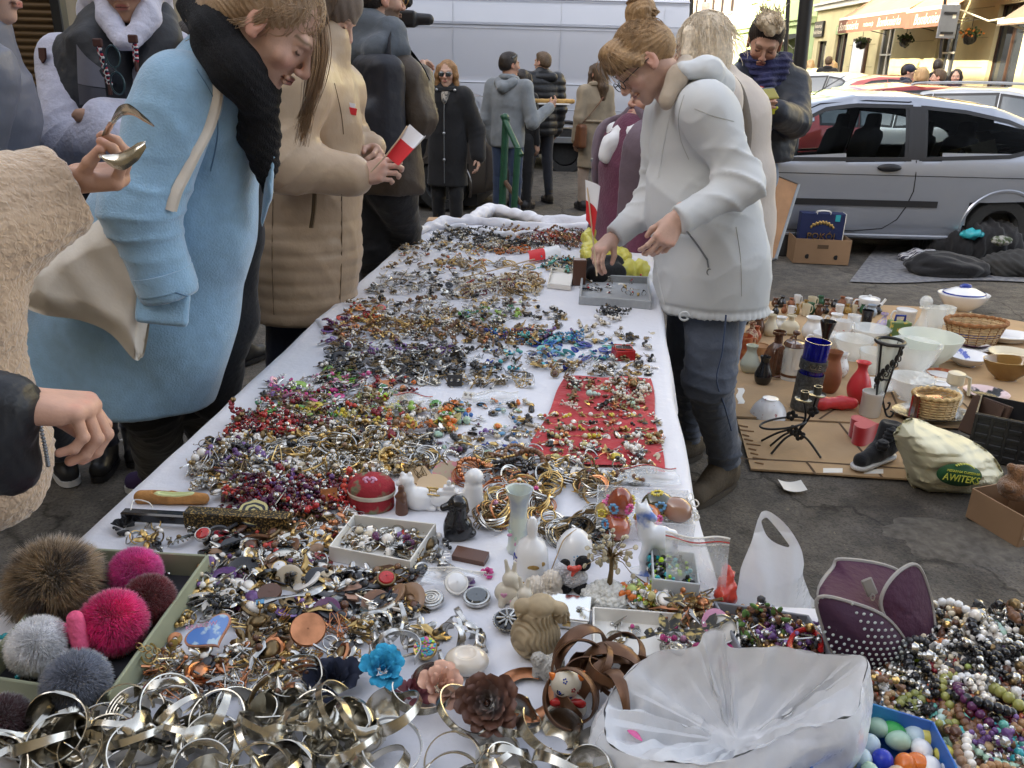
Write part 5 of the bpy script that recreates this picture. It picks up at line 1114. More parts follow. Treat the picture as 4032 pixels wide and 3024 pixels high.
q=A(872,30,4.0);cm=thing('camera','black camera with a fluffy microphone held up by the bearded man','camera',q-A_([0,0,.05]));obj('camera_body',S(.01).box(q-A_([0,0,.02]),(.055,.035,.035),.012).cone(q-A_([-.03,0,.02]),q-A_([-.11,0,.02]),.028,.024).mesh(.006),plast,cm)
obj('microphone',S(.01).ell(q+A_([0,0,.05]),(.04,.028,.03)).mesh(.004,lambda P:.006*wn(P,220,3)),blk,cm,ang=None)
J=pose((A(1372,140,4.1)[0],4.1,0),205,1.66,lean=0.,sw=.09);J['head']=J['head']+A_([.10,.05,0]);r_=person('woman in plum cardigan, mauve vest and white scarf behind the white jacket',J);g,R=body_geo(J,T1,.02,.004);obj('body',g,skinmat(),r_,color=True,ang=None);obj('hair',hair_geo(J['head'],R,'bob',vox=.006),silverhair,r_,ang=None)
plum=cloth('plum knit',(.13,.035,.07),bump=.5,bs=90);s=S(.04);torso_sdf(s,J,W=.155,t=.01,hem=.72);arm_sdf(s,J,'L',t=.01);arm_sdf(s,J,'R',t=.01);obj('cardigan',s.mesh(.014,foldd(.005,16,3,J)),plum,r_,ang=None)
vest=cloth('mauve quilted vest',(.14,.10,.125));s=S(.04);torso_sdf(s,J,W=.155,t=.045,hem=.62);q=J['wai']+J['f']*.3;s.box(q+A_([0,0,.05]),(.11,.3,.9),.02,R=np.stack([J['l'],J['f'],A_([0,0,1])]),op='d',k=.02);obj('vest',s.mesh(.011,foldd(.006,14,4)),vest,r_,ang=None)
g=G()
for k in range(6):g.ball(J['nec']-J['l']*.135+J['f']*.12-A_([0,0,.14+.12*k]),.010,8,5)
obj('snap_button',g,gp,r_);obj('scarf',S(.03).path([J['nec']+J['f']*.03+J['l']*q_ for q_ in(-.08,0,.08)],[.04,.045,.04]).path([J['nec']+J['f']*.1-A_([0,0,.05]),J['che']+J['f']*.13+A_([0,0,.05])],[.045,.035]).mesh(.01,foldd(.008,30,2)),mat('white scarf cotton',(.75,.75,.76),.9),r_,ang=None)
trousers(r_,J,blk,vox=.018);shoes(r_,J,plast)
J=mkJ((-.75,.6,0),head=A(1512,108,3.55),hf=(-.8,.5,-.15),hu=(-.1,0,1),nec=A(1545,165,3.58),che=A(1590,260,3.6),wai=A(1600,390,3.6),pel=A(1600,480,3.62),shR=A(1590,215,3.75),elR=A(1615,330,3.8),wrR=A(1560,400,3.9),shL=A(1545,210,3.4),elL=A(1560,330,3.42),wrL=A(1500,400,3.42),hiR=A(1605,500,3.7),knR=A(1590,640,3.75),anR=at(1560,830,.1),toR=at(1530,820,.03),hiL=A(1585,500,3.55),knL=A(1560,660,3.6),anL=at(1530,860,.1),toL=at(1500,850,.03))
r_,R=near_person('woman with pale blond hair in cream jacket directly behind the white jacket',J,T1,hv=.005);g=hair_geo(J['head'],R,'bob',vox=.0045,vol=.004)
strands(g,J['head'],R,1.,260,.16,rootsG,lambda p,t,rs:A_([p[0]*4,(-.02-p[1])*-3,-1.2])+rs.normal(size=3)*.4,r=.0018,seed=23,lift=.008);obj('hair',g,silverhair,r_,ang=None)
s=S(.05);s.path([J['nec']+A_([.02,0,-.03]),J['che'],J['wai'],J['pel'],A(1598,600,3.62)],[.09,.145,.15,.155,.16],k=.06,flat=(J['f'],.85));arm_sdf(s,J,'L',t=.02);arm_sdf(s,J,'R',t=.02);s.cone(J['shL'],J['shR'],.09,.09);s.box((J['pel'][0],J['pel'][1],A(1598,560,3.62)[2]-.2),(.6,.6,.2),.001,op='d',k=.01)
obj('jacket',s.mesh(.013,foldd(.006,14,71)),mat('cream cotton',(.58,.52,.47),.8,bump=.3,bs=22,nv=.05),r_,ang=None)
obj('bag_strap',G().tube(spline([A(1570,160,3.44),A(1597,190,3.41),A(1612,240,3.41),A(1616,300,3.42),A(1600,420,3.42)],6),.016,6,flat=.3,up=(.3,-1,0)),cloth('taupe strap',(.2,.17,.14)),r_)
trousers(r_,J,cloth('light blue denim',(.18,.23,.32)),r=(.09,.07,.06));shoes(r_,J,plast)
J=pose((A(1640,140,5.0)[0],5.0,0),-100,1.86);J.update(head=A(1652,92,4.95),hf=nrm((-.22,-.86,-.55)),hu=nrm((0,-.5,.85)),nec=A(1650,150,5.03),che=A(1650,225,5.05),wai=A(1640,300,5.05),pel=A(1625,370,5.05),shR=A(1592,180,5.0),shL=A(1710,185,5.03),elL=A(1716,262,4.85),wrL=A(1677,245,4.66),elR=A(1590,262,4.9),wrR=A(1625,240,4.7),hiR=A(1600,390,5.05),hiL=A(1640,390,5.05),knR=A(1592,520,5.05),knL=A(1600,520,5.05),anR=at(1575,700,.1),toR=at(1560,730,.03),anL=at(1588,700,.1),toL=at(1580,730,.03))
r_,R=near_person('man with bleached spiky hair in a dark quilted jacket looking at his phone',J,T2,eye='down',male=True,hsc=1.15,hv=.0035,beard=(.30,.17,.12),hk={'L':dict(d=A(1652,222,4.6)-A(1677,245,4.66),n=(.4,-.7,-.5),curl=[(.5,.7,.5),(.6,.7,.5),(.6,.8,.5),(.7,.8,.5)],thumb=(1.,.8),sc=1.1),'R':{}})
obj('hair',hair_geo(J['head'],R,'short',sc=1.15,vox=.005),darkhair,r_,ang=None)
g=S(.02).ell(J['head']+A_([0,.01,.115])@R,(.07,.095,.045),R).ell(J['head']+A_([.02,.05,.14])@R,(.05,.05,.04),R).mesh(.004,lambda P:.010*wn(P,90,3))
for i in range(170):
 b2=A_([rnd.uniform(-.06,.06),rnd.uniform(-.07,.09),.125+rnd.uniform(-.01,.03)]);tp=b2+A_([.02+rnd.gauss(0,.02),rnd.gauss(-.01,.03),rnd.uniform(.025,.06)]);g.tube([J['head']+(b2)@R,J['head']+((b2+tp)/2+A_([.008,0,0]))@R,J['head']+tp@R],[.004,.003,.0006],4)
obj('quiff',g,mat('bleached hair',(.55,.45,.32),.5,nv=.3,ns=60,bump=.4,bs=160,col2=(.2,.14,.08),thr=(.55,.8)),r_,ang=None)
s=S(.045);torso_sdf(s,J,W=.18,D_=.8,t=.02,hem=A(1640,345,5.05)[2]);arm_sdf(s,J,'L',t=.03);arm_sdf(s,J,'R',t=.03);fb2=foldd(.006,16,81,J,.01);s.cone(J['nec']+J['l']*.1,J['nec']-J['l']*.1,.06,.06);obj('jacket',s.mesh(.012,lambda P:fb2(P)+.0028*np.abs(np.sin((P[:,2]+.3*P[:,0])*PI/.05))**.6),mat('dark blue quilted nylon',(.015,.018,.027),.5,bump=.4,bs=25),r_,ang=None)
nsc=cloth('indigo scarf',(.016,.018,.075),bump=.6,bs=80);s=S(.02)
for k,(dz,rr)in enumerate(((.035,.052),(-.01,.058),(-.06,.05))):s.path([J['nec']+A_([.105*math.cos(a)*(1-.1*k),-.01+.095*math.sin(a)*-1,dz+.02*math.cos(a*2)])for a in np.linspace(0,2*PI,9)],[rr*.8]*9)
s.path([J['nec']+A_([-.02,-.14,-.07]),J['che']+A_([-.03,-.17,0]),J['che']+A_([-.02,-.17,-.12])],[.05,.05,.035]);obj('scarf',s.mesh(.007,lambda P:.005*np.sin(P[:,2]*190+3*wn(P,12,3))),nsc,r_,ang=None)
q=A(1650,204,4.47);t=thing('mobile_phone','phone in an olive case held by the man with bleached hair','phone',q-A_([0,0,.03]));obj('case',G().box(q,(.07,.04,.006),R=roteul(rad(35),rad(-5),rad(10)),bev=.005),mat('olive case',(.26,.23,.05),.5),t);obj('screen',G().box(q+A_([0,.008,.008]),(.063,.035,.002),R=roteul(rad(35),rad(-5),rad(10))),darkglass,t)
q=A(1668,238,4.63);obj('watch',G().tube([q+frame(wristdir(J,'L'))[0]*.036*math.cos(a)+frame(wristdir(J,'L'))[1]*.033*math.sin(a)for a in np.linspace(0,2*PI,20,endpoint=False)],.012,6,closed=True).box(q+A_([0,-.035,0]),(.02,.006,.02),bev=.004),mat('yellow rubber',(.55,.55,.03),.5),r_)
g=G()
for q_ in(-1,1):g.tube([A(1632+q_*11+9*math.cos(a),195+8*math.sin(a),4.82)for a in np.linspace(0,2*PI,14,endpoint=False)],.004,5,closed=True)
obj('sunglasses',g,mat('red plastic',(.4,.02,.03),.3),r_)
trousers(r_,J,MATS['light blue denim'],r=(.1,.075,.065));shoes(r_,J,plast)
J=mkJ((.12,-1,0),head=A(270,-44,2.82),hf=(.1,-.93,-.3),hu=(0,-.28,1),nec=A(264,62,2.88),che=A(258,190,2.9),wai=A(255,330,2.9),pel=A(255,450,2.9),shR=A(142,135,2.9),elR=A(152,318,2.72),wrR=A(265,300,2.6),shL=A(375,120,2.95),elL=A(395,270,2.78),wrL=A(172,250,2.62),hiR=A(225,470,2.9),knR=A(220,640,2.9),anR=at(225,960,.1),toR=at(215,1020,.03),hiL=A(285,470,2.95),knL=A(285,640,2.95),anL=at(290,930,.1),toL=at(290,990,.03))
r_,R=near_person('young person in a pale lilac hoodie and dark body warmer with folded arms',J,(.40,.23,.15),male=True,hv=.0034,hands=('R',),hk={'R':dict(curl=[(.8,.8,.5)]*4)})
obj('hair',hair_geo(J['head'],R,'short',vox=.007),brownhair,r_,ang=None)
lil=mat('pale lilac fleece',(.50,.50,.60),.9,nv=.08,ns=20,bump=.5,bs=70,sheen=.2)
s=S(.045);torso_sdf(s,J,W=.165,D_=.75,t=.0,hem=A(255,480,2.9)[2]);arm_sdf(s,J,'R',t=.022);s.cone(J['shL'],J['elL'],.08,.072);s.cone(J['elL'],J['elL']*.22+J['wrL']*.78,.07,.056);s.box(J['nec']+A_([0,-.12,-.02]),(.045,.1,.1),.03,R=roteul(0,0,0),op='d',k=.04)
obj('hoodie',s.mesh(.009,foldd(.006,16,91,J,.012)),lil,r_,ang=None)
s=S(.03).path([A(222,-30,2.86),A(236,40,2.78),A(262,92,2.72)],[.04,.034,.022]).path([A(330,-30,2.88),A(318,40,2.80),A(285,92,2.72)],[.04,.034,.022]).path([A(222,-20,2.9),A(215,30,2.95),A(270,30,3.05),A(330,30,2.98),A(330,-20,2.92)],[.06,.06,.07,.06,.06]);obj('hood',s.mesh(.007,foldd(.006,22,6)),lil,r_,ang=None)
vm=mat('dark body warmer',(.028,.030,.036),.65,bump=.4,bs=30,nv=.2);s=S(.04);torso_sdf(s,J,W=.165,D_=.78,t=.028,hem=A(255,470,2.9)[2],shr=.055)
s.box(A(270,100,2.62),(.065,.2,.5),.01,R=roteul(0,0,0),op='d',k=.02);s.path([A(205,60,2.86),A(200,100,2.80),A(225,160,2.74)],[.05,.055,.03]).path([A(345,40,2.9),A(345,90,2.84),A(320,150,2.76)],[.055,.06,.03]);vo=obj('body_warmer',s.mesh(.009,foldd(.008,22,95)),vm,r_,ang=None)
pn=mat('grey panel cloth',(.16,.16,.19),.8,bump=.2,bs=40)
def drape(px,Y,m,nm,par,n=8):
 """small panel on the chest: quad of pixel corners at distance Y, slightly bulged"""
 tl,tr,br,bl=[A(x,y,Y)for x,y in px];rows=[]
 for v in np.linspace(0,1,n):rows.append([(tl*(1-u)+tr*u)*(1-v)+(bl*(1-u)+br*u)*v+A_([0,-.02*math.sin(u*PI),0])for u in np.linspace(0,1,n)])
 rows=A_(rows);g=G().grid(rows);return obj(nm,g,m,par,ang=None)
drape(((165,95),(222,150),(228,190),(168,180)),2.715,pn,'panel',vo);drape(((168,182),(228,192),(232,225),(172,226)),2.715,mat('dark grey panel',(.07,.07,.085),.8),'panel',vo)
cw=mat('cord white',(.7,.7,.7),.8);cr=mat('cord red',(.45,.02,.04),.8);cn=mat('cord navy',(.02,.025,.07),.8);lbr=mat('brown patch leather',(.06,.02,.015),.6)
for pts in([(211,92),(222,130),(230,160),(236,182)],[(287,84),(292,105),(294,132)]):
 C0=spline([A(x,y,2.66)for x,y in pts],30);g=G();n_=len(C0)
 for ph,mi in((0,0),(2.1,1),(4.2,2)):
  tt=np.arange(n_)*.5;off=np.stack([np.cos(tt+ph),0*tt,np.sin(tt+ph)],1)*.0045;g.tube(C0+off,.0042,5,mi=mi)
 cd=obj('drawstring',g,[cw,cr,cn],r_);obj('cord_end',G().box(C0[0],(.014,.006,.012),bev=.003),lbr,cd);obj('cord_end',G().tube([C0[-1],C0[-1]-A_([0,0,.03])],.006,6),lbr,cd)
obj('sleeve_patch',G().prism([(-.018,.02),(.018,.02),(.018,-.01),(0,-.026),(-.018,-.01)],-.003,.003,R=frame((-.5,-.8,.1),(0,0,1)),c=A(92,118,2.80)),lbr,r_)
g=G()
for(cx,cy)in((244,122),(254,180)):g.tube([A(cx+15*math.cos(a)+4*math.sin(a),cy+24*math.sin(a),2.63)for a in np.linspace(0,2*PI,18,endpoint=False)],.0028,5,closed=True)
g.tube([A(248,148,2.63),A(252,156,2.63)],.003,5).tube([A(232,104,2.635),A(225,150,2.64)],.0025,5);go=obj('reading_glasses',g,mat('teal frame',(.02,.05,.06),.3),r_);obj('lens',G().lathe([(.001,0),(.02,0)],16,A(244,122,2.632),frame((0,-1,0)),sy=1.5).lathe([(.001,0),(.02,0)],16,A(254,180,2.632),frame((0,-1,0)),sy=1.5),carglass,go)
trousers(r_,J,navy);shoes(r_,J,plast)
J=mkJ((1,.1,0),head=A(-40,-60,2.35),hf=(1,.1,-.2),hu=(0,0,1),nec=A(-50,70,2.35),che=A(-45,240,2.36),wai=A(-30,450,2.37),pel=A(-15,620,2.38),shR=A(-50,160,2.2),elR=A(-90,400,2.15),wrR=A(-60,560,2.1),shL=A(-10,190,2.55),elL=A(0,400,2.6),wrL=A(10,540,2.6),hiR=A(0,700,2.3),knR=A(90,850,2.6),anR=at(135,985,.1),toR=at(150,1030,.03),hiL=A(0,700,2.5),knL=A(30,820,2.7),anL=at(60,930,.1),toL=at(130,940,.03))
r_,R=near_person('person in a grey padded jacket at the left edge behind the teddy coat',J,T1,hv=.006,hands=());obj('hair',hair_geo(J['head'],R,'short',vox=.008),brownhair,r_,ang=None)
s=S(.05);s.path([J['nec'],J['che'],J['wai'],J['pel'],A(10,690,2.38)],[.09,.14,.13,.13,.125],k=.06);arm_sdf(s,J,'L',t=.03);arm_sdf(s,J,'R',t=.03);obj('jacket',s.mesh(.012,foldd(.008,18,99,J)),mat('grey padded nylon',(.15,.155,.19),.5,bump=.4,bs=22,nv=.12),r_,ang=None)
trousers(r_,J,denim,r=(.09,.07,.06));shoes(r_,J,plast,sole=MATS['white rubber'])
teddy=mat('teddy fleece',(.48,.35,.24),.95,sheen=.5);nt=teddy.node_tree;vz=nt.nodes.new('ShaderNodeTexVoronoi');vz.inputs['Scale'].default_value=150;vz.feature='SMOOTH_F1';tcz=nt.nodes.new('ShaderNodeTexCoord');nz=nt.nodes.new('ShaderNodeTexNoise');nz.inputs['Scale'].default_value=60;vm_=nt.nodes.new('ShaderNodeVectorMath');vm_.operation='MULTIPLY_ADD';vm_.inputs[1].default_value=(.02,.02,.02);nt.links.new(tcz.outputs['Object'],nz.inputs['Vector']);nt.links.new(nz.outputs['Color'],vm_.inputs[0]);nt.links.new(tcz.outputs['Object'],vm_.inputs[2]);nt.links.new(vm_.outputs['Vector'],vz.inputs['Vector'])
bz=nt.nodes.new('ShaderNodeBump');bz.invert=True;bz.inputs['Strength'].default_value=.7;bz.inputs['Distance'].default_value=.005;nt.links.new(vz.outputs['Distance'],bz.inputs['Height']);nt.links.new(bz.outputs['Normal'],nt.nodes['Principled BSDF'].inputs['Normal'])
def curly(P):return.003*wn(P,200,5)+.002*wn(P,110,8)+.008*wn(P,20,9)
r_=person('person in a beige teddy coat at the left edge, holding up the spoon bracelet',dict(b=A_([A(-80,700,1.3)[0],1.3,0])))
w_=A(140,392,1.44);bd=hand_geo(w_,(.96,.12,.10),(.18,.25,-1),-1,curl=[(.95,1.0,.5),(1.0,1.05,.55),(1.05,1.1,.6),(1.05,1.1,.6)],thumb=(1.15,.95),sc=1.02,vox=.0019,tone=(.50,.29,.20))
s=S(.04).path([A(-900,400,1.2),A(-500,500,1.2),A(-300,620,1.2)],[.1,.09,.06]).path([A(-300,620,1.2),A(-60,520,1.33),w_],[.05,.04,.027]);arm=s.mesh(.012);arm.C=[np.tile((.50,.29,.20),(len(arm.V[0]),1))];arm.join(bd);obj('body',arm,skinmat(),r_,color=True,ang=None)
s=S(.05).path([A(-700,480,1.15),A(-330,600,1.2),A(-60,492,1.32),A(118,422,1.42)],[.12,.105,.098,.076]);ax_=nrm(A(118,425,1.42)-A(-60,520,1.32));s.box(A(118,425,1.42)+ax_*.06,(.12,.12,.03),.004,R=frame(ax_),op='d',k=.012)
s.path([A(-200,500,1.25),A(-150,700,1.25),A(-112,900,1.25),A(-55,1000,1.22)],[.12,.115,.12,.115],k=.06)
te=obj('teddy_coat',s.mesh(.0062,curly),teddy,r_,ang=None)
g=G()
zp=spline([A(84,905,1.13),A(96,960,1.12),A(104,1005,1.11)],8)
for p in zp:g.ball(p,(.004,.003,.003),6,4)
zo=obj('zip',g,gp,te);obj('zip_puller',G().box(A(104,1012,1.10),(.006,.004,.012),bev=.003),alloy,zo)
chrome=mat('polished steel',(.75,.74,.70),.12,metal=1.);obj('zip_ring',G().tube([A(118+20*math.cos(a),1062+30*math.sin(a),1.10+.006*math.cos(a))for a in np.linspace(0,2*PI,32,endpoint=False)],.0022,8,closed=True),chrome,zo)
r_=person('person in a dark jacket at the left edge, only hand and sleeve visible',dict(b=A_([A(-300,900,.95)[0],.95,0])))
w_=A(18,868,.98);bd=hand_geo(w_,(.9,.35,-.22),(.12,.1,1),-1,curl=[(.95,.8,.5),(1.05,.9,.5),(1.15,.9,.5),(1.2,.9,.6)],thumb=(.3,1.1),sc=1.0,vox=.0019,tone=(.56,.33,.24))
s=S(.03).path([A(-500,700,.8),A(-150,850,.95),w_],[.05,.036,.027]);arm=s.mesh(.01);arm.C=[np.tile((.56,.33,.24),(len(arm.V[0]),1))];arm.join(bd);obj('body',arm,skinmat(),r_,color=True,ang=None)
s=S(.03).path([A(-500,720,.8),A(-250,930,.92),A(-25,945,.96)],[.09,.07,.05]).path([A(-250,950,.92),A(20,1010,.97)],[.06,.035]).path([A(-250,850,.92),A(6,880,.965)],[.06,.044]);obj('sleeve',s.mesh(.007,lambda P:.003*np.abs(np.sin(P[:,0]*320))+.004*wn(P,30,3)),blkp,r_,ang=None)
TZ=.86
def TT(x,y,z=0.):return at(x,y,TZ+z)
def ppm(p):return CF*2.16/((A_(p,float)-A_([0,0,CH]))@f0)
XL=lambda y:np.interp(y,[.3,1.25,2.66,4.55],[-.815,-.765,-.655,-.475]);XR=lambda y:np.interp(y,[.3,1.15,1.52,2.06,2.94,4.55],[.30,.345,.375,.425,.535,.72])
clothm=mat('white tablecloth',(.70,.70,.74),.85,nv=.03,ns=4,bump=.25,bs=45,sheen=.1);wood=mat('pale table wood',(.42,.25,.12),.6,nv=.2,ns=6,stretch=(1,6,6));steel=mat('table leg steel',(.2,.2,.2),.4,metal=.8)
def wr(P):return.0028*wn(P,9,3)+.0022*(1-2*np.abs(np.sin(1.4*wn(P,5,8))))+.0012*wn(P,30,4)
tb1=thing('market_table','long trestle table carrying the jewellery under a white cloth','table',(0,2.4,0));g=G()
n=24;ysT=np.linspace(.34,4.53,n);V=[(XL(y)+.015,y,TZ-.012)for y in ysT]+[(XR(y)-.015,y,TZ-.012)for y in ysT[::-1]];g.prism([(a,b)for a,b,c in V],TZ-.036,TZ-.012)
obj('tabletop',g,wood,tb1)
for y in(.7,2.2,2.45,4.3):
 for fx in(.12,.88):x=XL(y)*(1-fx)+XR(y)*fx;obj('leg',G().tube([(x,y,TZ-.036),(x,y+.03,0)],.016,10),steel,tb1)
obj('corner_board',G().box(TT(965,478,-.025),(.11,.06,.012),bev=.004),wood,tb1)
ys_=np.r_[np.linspace(.3,1.9,90),np.linspace(1.93,4.5,90)];rows=[]
for y in ys_:
 a,b=XL(y),XR(y);row=[]
 for k,h in enumerate((.34,.24,.14,.06,.02)):row.append((a-.012-.02*math.sin(y*9+h*4)*h*3-(.01 if k<4 else 0),y,TZ-h))
 for t in np.linspace(0,1,64):row.append((a+(b-a)*t,y,TZ))
 for k,h in enumerate((.02,.06,.12,.18)):row.append((b+.012+.03*math.sin(y*11+1)*h*4+.005*k,y,TZ-h*(1+.15*math.sin(y*5))))
 rows.append(row)
rows=A_(rows);rows[...,2]+=wr(rows);cl=obj('tablecloth',G().grid(rows),clothm,ang=None);tag(cl,'long white cloth spread over the jewellery table','tablecloth')
s=S(.02)
for pts,rr in((((905,500),(960,482),(1040,478),(1120,490),(1200,495),(1290,492),(1400,486)),.028),(((1010,478),(1060,452),(1110,462),(1180,480),(1260,486)),.034),(((1040,500),(1100,512),(1180,498),(1240,506)),.02),(((1180,484),(1290,476),(1410,478)),.03),(((880,512),(930,492),(1000,490)),.018)):
 P=[TT(x,y,.012)for x,y in pts];s.path(P,[rr*(1+.25*math.sin(i*2.2))for i in range(len(P))],flat=((0,0,1),.95))
obj('folded_end',s.mesh(.009,lambda P:.012*wn(P*A_([.6,1.6,1.2]),26,4)+.006*wn(P,60,5)),clothm,cl,ang=None)
s=S(.012).path([TT(688,695,.0),TT(700,705,.005),TT(722,690,.004)],[.012,.014,.01]).cone(TT(684,700,-.03),TT(690,715,-.03),.006,.01);obj('cloth_corner',s.mesh(.004),clothm,cl,ang=None)
tb2=thing('side_table','second table crossing at the right foreground under white cloth','table',(1.2,.8,0));xf=lambda x:np.interp(x,[.3,2.3],[1.135,1.05]);g=G();g.prism([(.36,.2),(2.3,.2),(2.3,xf(2.3)-.01),(.36,xf(.36)-.01)],TZ-.045,TZ-.02);obj('tabletop',g,wood,tb2)
for x,y in((.6,.35),(2.1,.35),(.6,1.),(2.1,1.)):obj('leg',G().tube([(x,y,TZ-.045),(x,y,0)],.016,10),steel,tb2)
rows=[]
for x in np.linspace(.31,2.3,80):
 r_=[(x,y,TZ-.004)for y in np.linspace(.15,xf(x)+.005,30)]+[(x,xf(x)+.02+.01*math.sin(x*14)*h*8,TZ-.004-h)for h in(.03,.08,.14)];rows.append(r_)
rows=A_(rows);rows[...,2]+=.9*wr(rows);rows[:,:30,2]=np.minimum(rows[:,:30,2],TZ-.0005)-.003*(rows[:,:30,0]<XR(.8)+.03);tag(obj('tablecloth',G().grid(rows),clothm,ang=None),'white cloth on the side table under the heap of bead necklaces','tablecloth')
redc=mat('red felt cloth',(.42,.012,.022),.95,nv=.12,ns=10,bump=.3,bs=60,sheen=.3);A4=[(1222,812),(1405,818),(1434,1018),(1136,985)];P4=[TT(x,y,.006)for x,y in A4];rows=[]
for v in np.linspace(0,1,40):rows.append([(P4[0]*(1-u)+P4[1]*u)*(1-v)+(P4[3]*(1-u)+P4[2]*u)*v+A_([.008*math.sin(v*9)*(u-.5),.006*math.sin(u*11),0])for u in np.linspace(0,1,34)])
rows=A_(rows);rows[...,2]+=.0015+wr(rows)*.6;tag(obj('red_cloth',G().grid(rows),redc,ang=None),'bright red felt cloth laid on the white cloth under rows of earrings','cloth')
gold=mat('gold',(.55,.38,.15),.3,metal=1.,nv=.35,ns=60);silv=mat('silver',(.50,.49,.46),.26,metal=1.,nv=.4,ns=60);nickel=mat('nickel silver',(.56,.53,.46),.22,metal=1.,nv=.3,ns=22,bump=.08,bs=40);copper=mat('copper',(.50,.22,.11),.32,metal=1.,nv=.3,ns=40);bronze=mat('aged bronze',(.20,.14,.07),.38,metal=.9,nv=.3,ns=40)
pearl=mat('pearl',(.78,.74,.68),.2,coat=.6);jet=mat('jet black',(.010,.010,.012),.18,coat=.4);cer=mat('white ceramic',(.74,.74,.74),.16,coat=.5,nv=.03,ns=5);card=mat('white card',(.75,.73,.68),.7);clearp=mat('clear plastic',(.85,.88,.90),.15,alpha=.30,spec=.9,bump=.3,bs=30,coat=.5)
glassm=mat('cut glass',(.86,.90,.89),.06,alpha=.42,spec=1.,bump=.6,bs=70,coat=1.)
def vary(n,cols,gl=.25):return[mat(f'{n} {i}',c,gl,coat=.3)for i,c in enumerate(cols)]
PAL=dict(black=[jet,jet,mat('dark grey gem',(.05,.05,.055),.3)],silver=[silv,nickel,jet,pearl],gold=[gold,bronze,pearl],pearl=[pearl,mat('cream bead',(.62,.54,.40),.3)],brown=vary('brown bead',[(.10,.04,.02),(.17,.08,.04),(.26,.15,.08)],.4),wood=vary('wood bead',[(.36,.20,.09),(.22,.11,.05),(.46,.32,.17)],.45),red=vary('red bead',[(.42,.02,.02),(.22,.01,.02),(.55,.06,.04)]),dkred=vary('garnet bead',[(.13,.006,.014),(.22,.01,.02),(.08,.01,.02)]),pink=vary('pink bead',[(.62,.10,.28),(.60,.28,.42),(.48,.04,.2)]),purple=vary('purple bead',[(.12,.05,.18),(.22,.12,.34),(.10,.02,.08)]),blue=vary('blue bead',[(.03,.14,.42),(.02,.04,.25),(.12,.30,.50)]),turq=vary('turquoise bead',[(.03,.33,.38),(.05,.42,.50),(.12,.42,.36)]),green=vary('green bead',[(.12,.36,.08),(.05,.20,.10),(.28,.45,.08)]),lime=vary('lime bead',[(.38,.60,.03),(.45,.55,.15)]),yellow=vary('yellow bead',[(.60,.48,.05),(.50,.44,.18)]),orange=vary('orange bead',[(.65,.16,.02),(.55,.20,.06)]),coral=vary('coral bead',[(.50,.12,.05),(.55,.25,.15)]),olive=vary('olive bead',[(.30,.30,.08),(.22,.24,.07)]),mint=vary('mint bead',[(.38,.55,.42),(.45,.60,.55)]),copper=[copper,bronze],white=[cer,pearl])
LAND=[]
def hero(nm,label,cat,x,y,group=None,z=0.,short=None):
 p=TT(x,y,z);r=thing(nm,label,cat,p,group=group);LAND.append((p,short or ' '.join(label.split()[:5])));return r,p,1./ppm(p)
def cbox(nm,label,cat,px,h,t,m,inner=None,short=None,floor=True):
 """open tray: px = pixel corners of its rim footprint (near-left, near-right, far-right, far-left)"""
 Q=[TT(x,y,h)for x,y in px];c=sum(Q)/4;r=thing(nm,label,cat,(c[0],c[1],TZ));LAND.append((A_([c[0],c[1],TZ]),short or ' '.join(label.split()[:5])));g=G()
 for i in range(4):
  a,b=Q[i],Q[(i+1)%4];d=nrm((b-a)*A_([1,1,0]));mid=(a+b)/2;L=np.linalg.norm((b-a)[:2])/2;g.box((mid[0],mid[1],TZ+.001+h/2),(L+t/2,t/2,h/2),R=np.stack([d,[-d[1],d[0],0],[0,0,1]]),bev=t*.3)
 obj('wall',g,m,r)
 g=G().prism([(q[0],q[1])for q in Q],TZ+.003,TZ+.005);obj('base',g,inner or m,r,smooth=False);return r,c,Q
def cutlery(kind,r=.033,seed=0):
 rs=np.random.RandomState(seed);g=G();L=.186
 def pt(u,v,w_):
  k=r*(1+.10*math.sin(u*30+seed));a=u/r*(.96+.04*math.sin(seed));return((k+w_)*math.sin(a),v+.003*math.sin(u*40+seed),-(k+w_)*math.cos(a))
 def strip(us,hw,dish=lambda u:0.,th=.0011,v0=lambda u:0.):
  rws=[]
  for u in us:
   h=hw(u);top=[pt(u,v0(u)+h*s_,dish(u)*(1-s_*s_)+th)for s_ in np.linspace(-1,1,7)];bot=[pt(u,v0(u)+h*s_,dish(u)*(1-s_*s_)-th*.3)for s_ in np.linspace(1,-1,7)];rws.append(top+bot)
  g.grid(rws,cv=True)
  for q in(rws[0],rws[-1]):g.add(q,[tuple(range(14))])
 handle=lambda u:.0034+.0040*np.clip((u-.085)/.09,0,1)**1.3
 if kind=='spoon':
  hw=lambda u:(.0225*math.sqrt(max(0.,1-((u-.031)/.0312)**2))**.9 if u<.056 else 0)if u<.05 else max(.0036+.0082*max(0,(.062-u)/.012),.0036)if u<.085 else handle(u)
  strip(np.r_[np.linspace(.0002,.006,6),np.linspace(.008,L,46)],lambda u:max(hw(u),.0015),lambda u:.0085*max(0.,1-((u-.03)/.034)**2))
 elif kind=='fork':
  strip(np.linspace(.034,L,40),lambda u:.0135 if u<.052 else(max(.0036,.0135-.0099*(u-.052)/.014))if u<.085 else handle(u),lambda u:.002 if u<.06 else 0)
  for k in range(4):strip(np.linspace(0,.036,12),lambda u:.0012+.0008*min(1,u/.012),lambda u:0,v0=lambda u,k=k:(k-1.5)*.0072*(1+.25*max(0,.02-u)/.02*(seed%2)))
 else:
  strip(np.linspace(0,L*.92,44),lambda u:.006+.0025*math.sin(u*36+seed),lambda u:.0015)
 return g
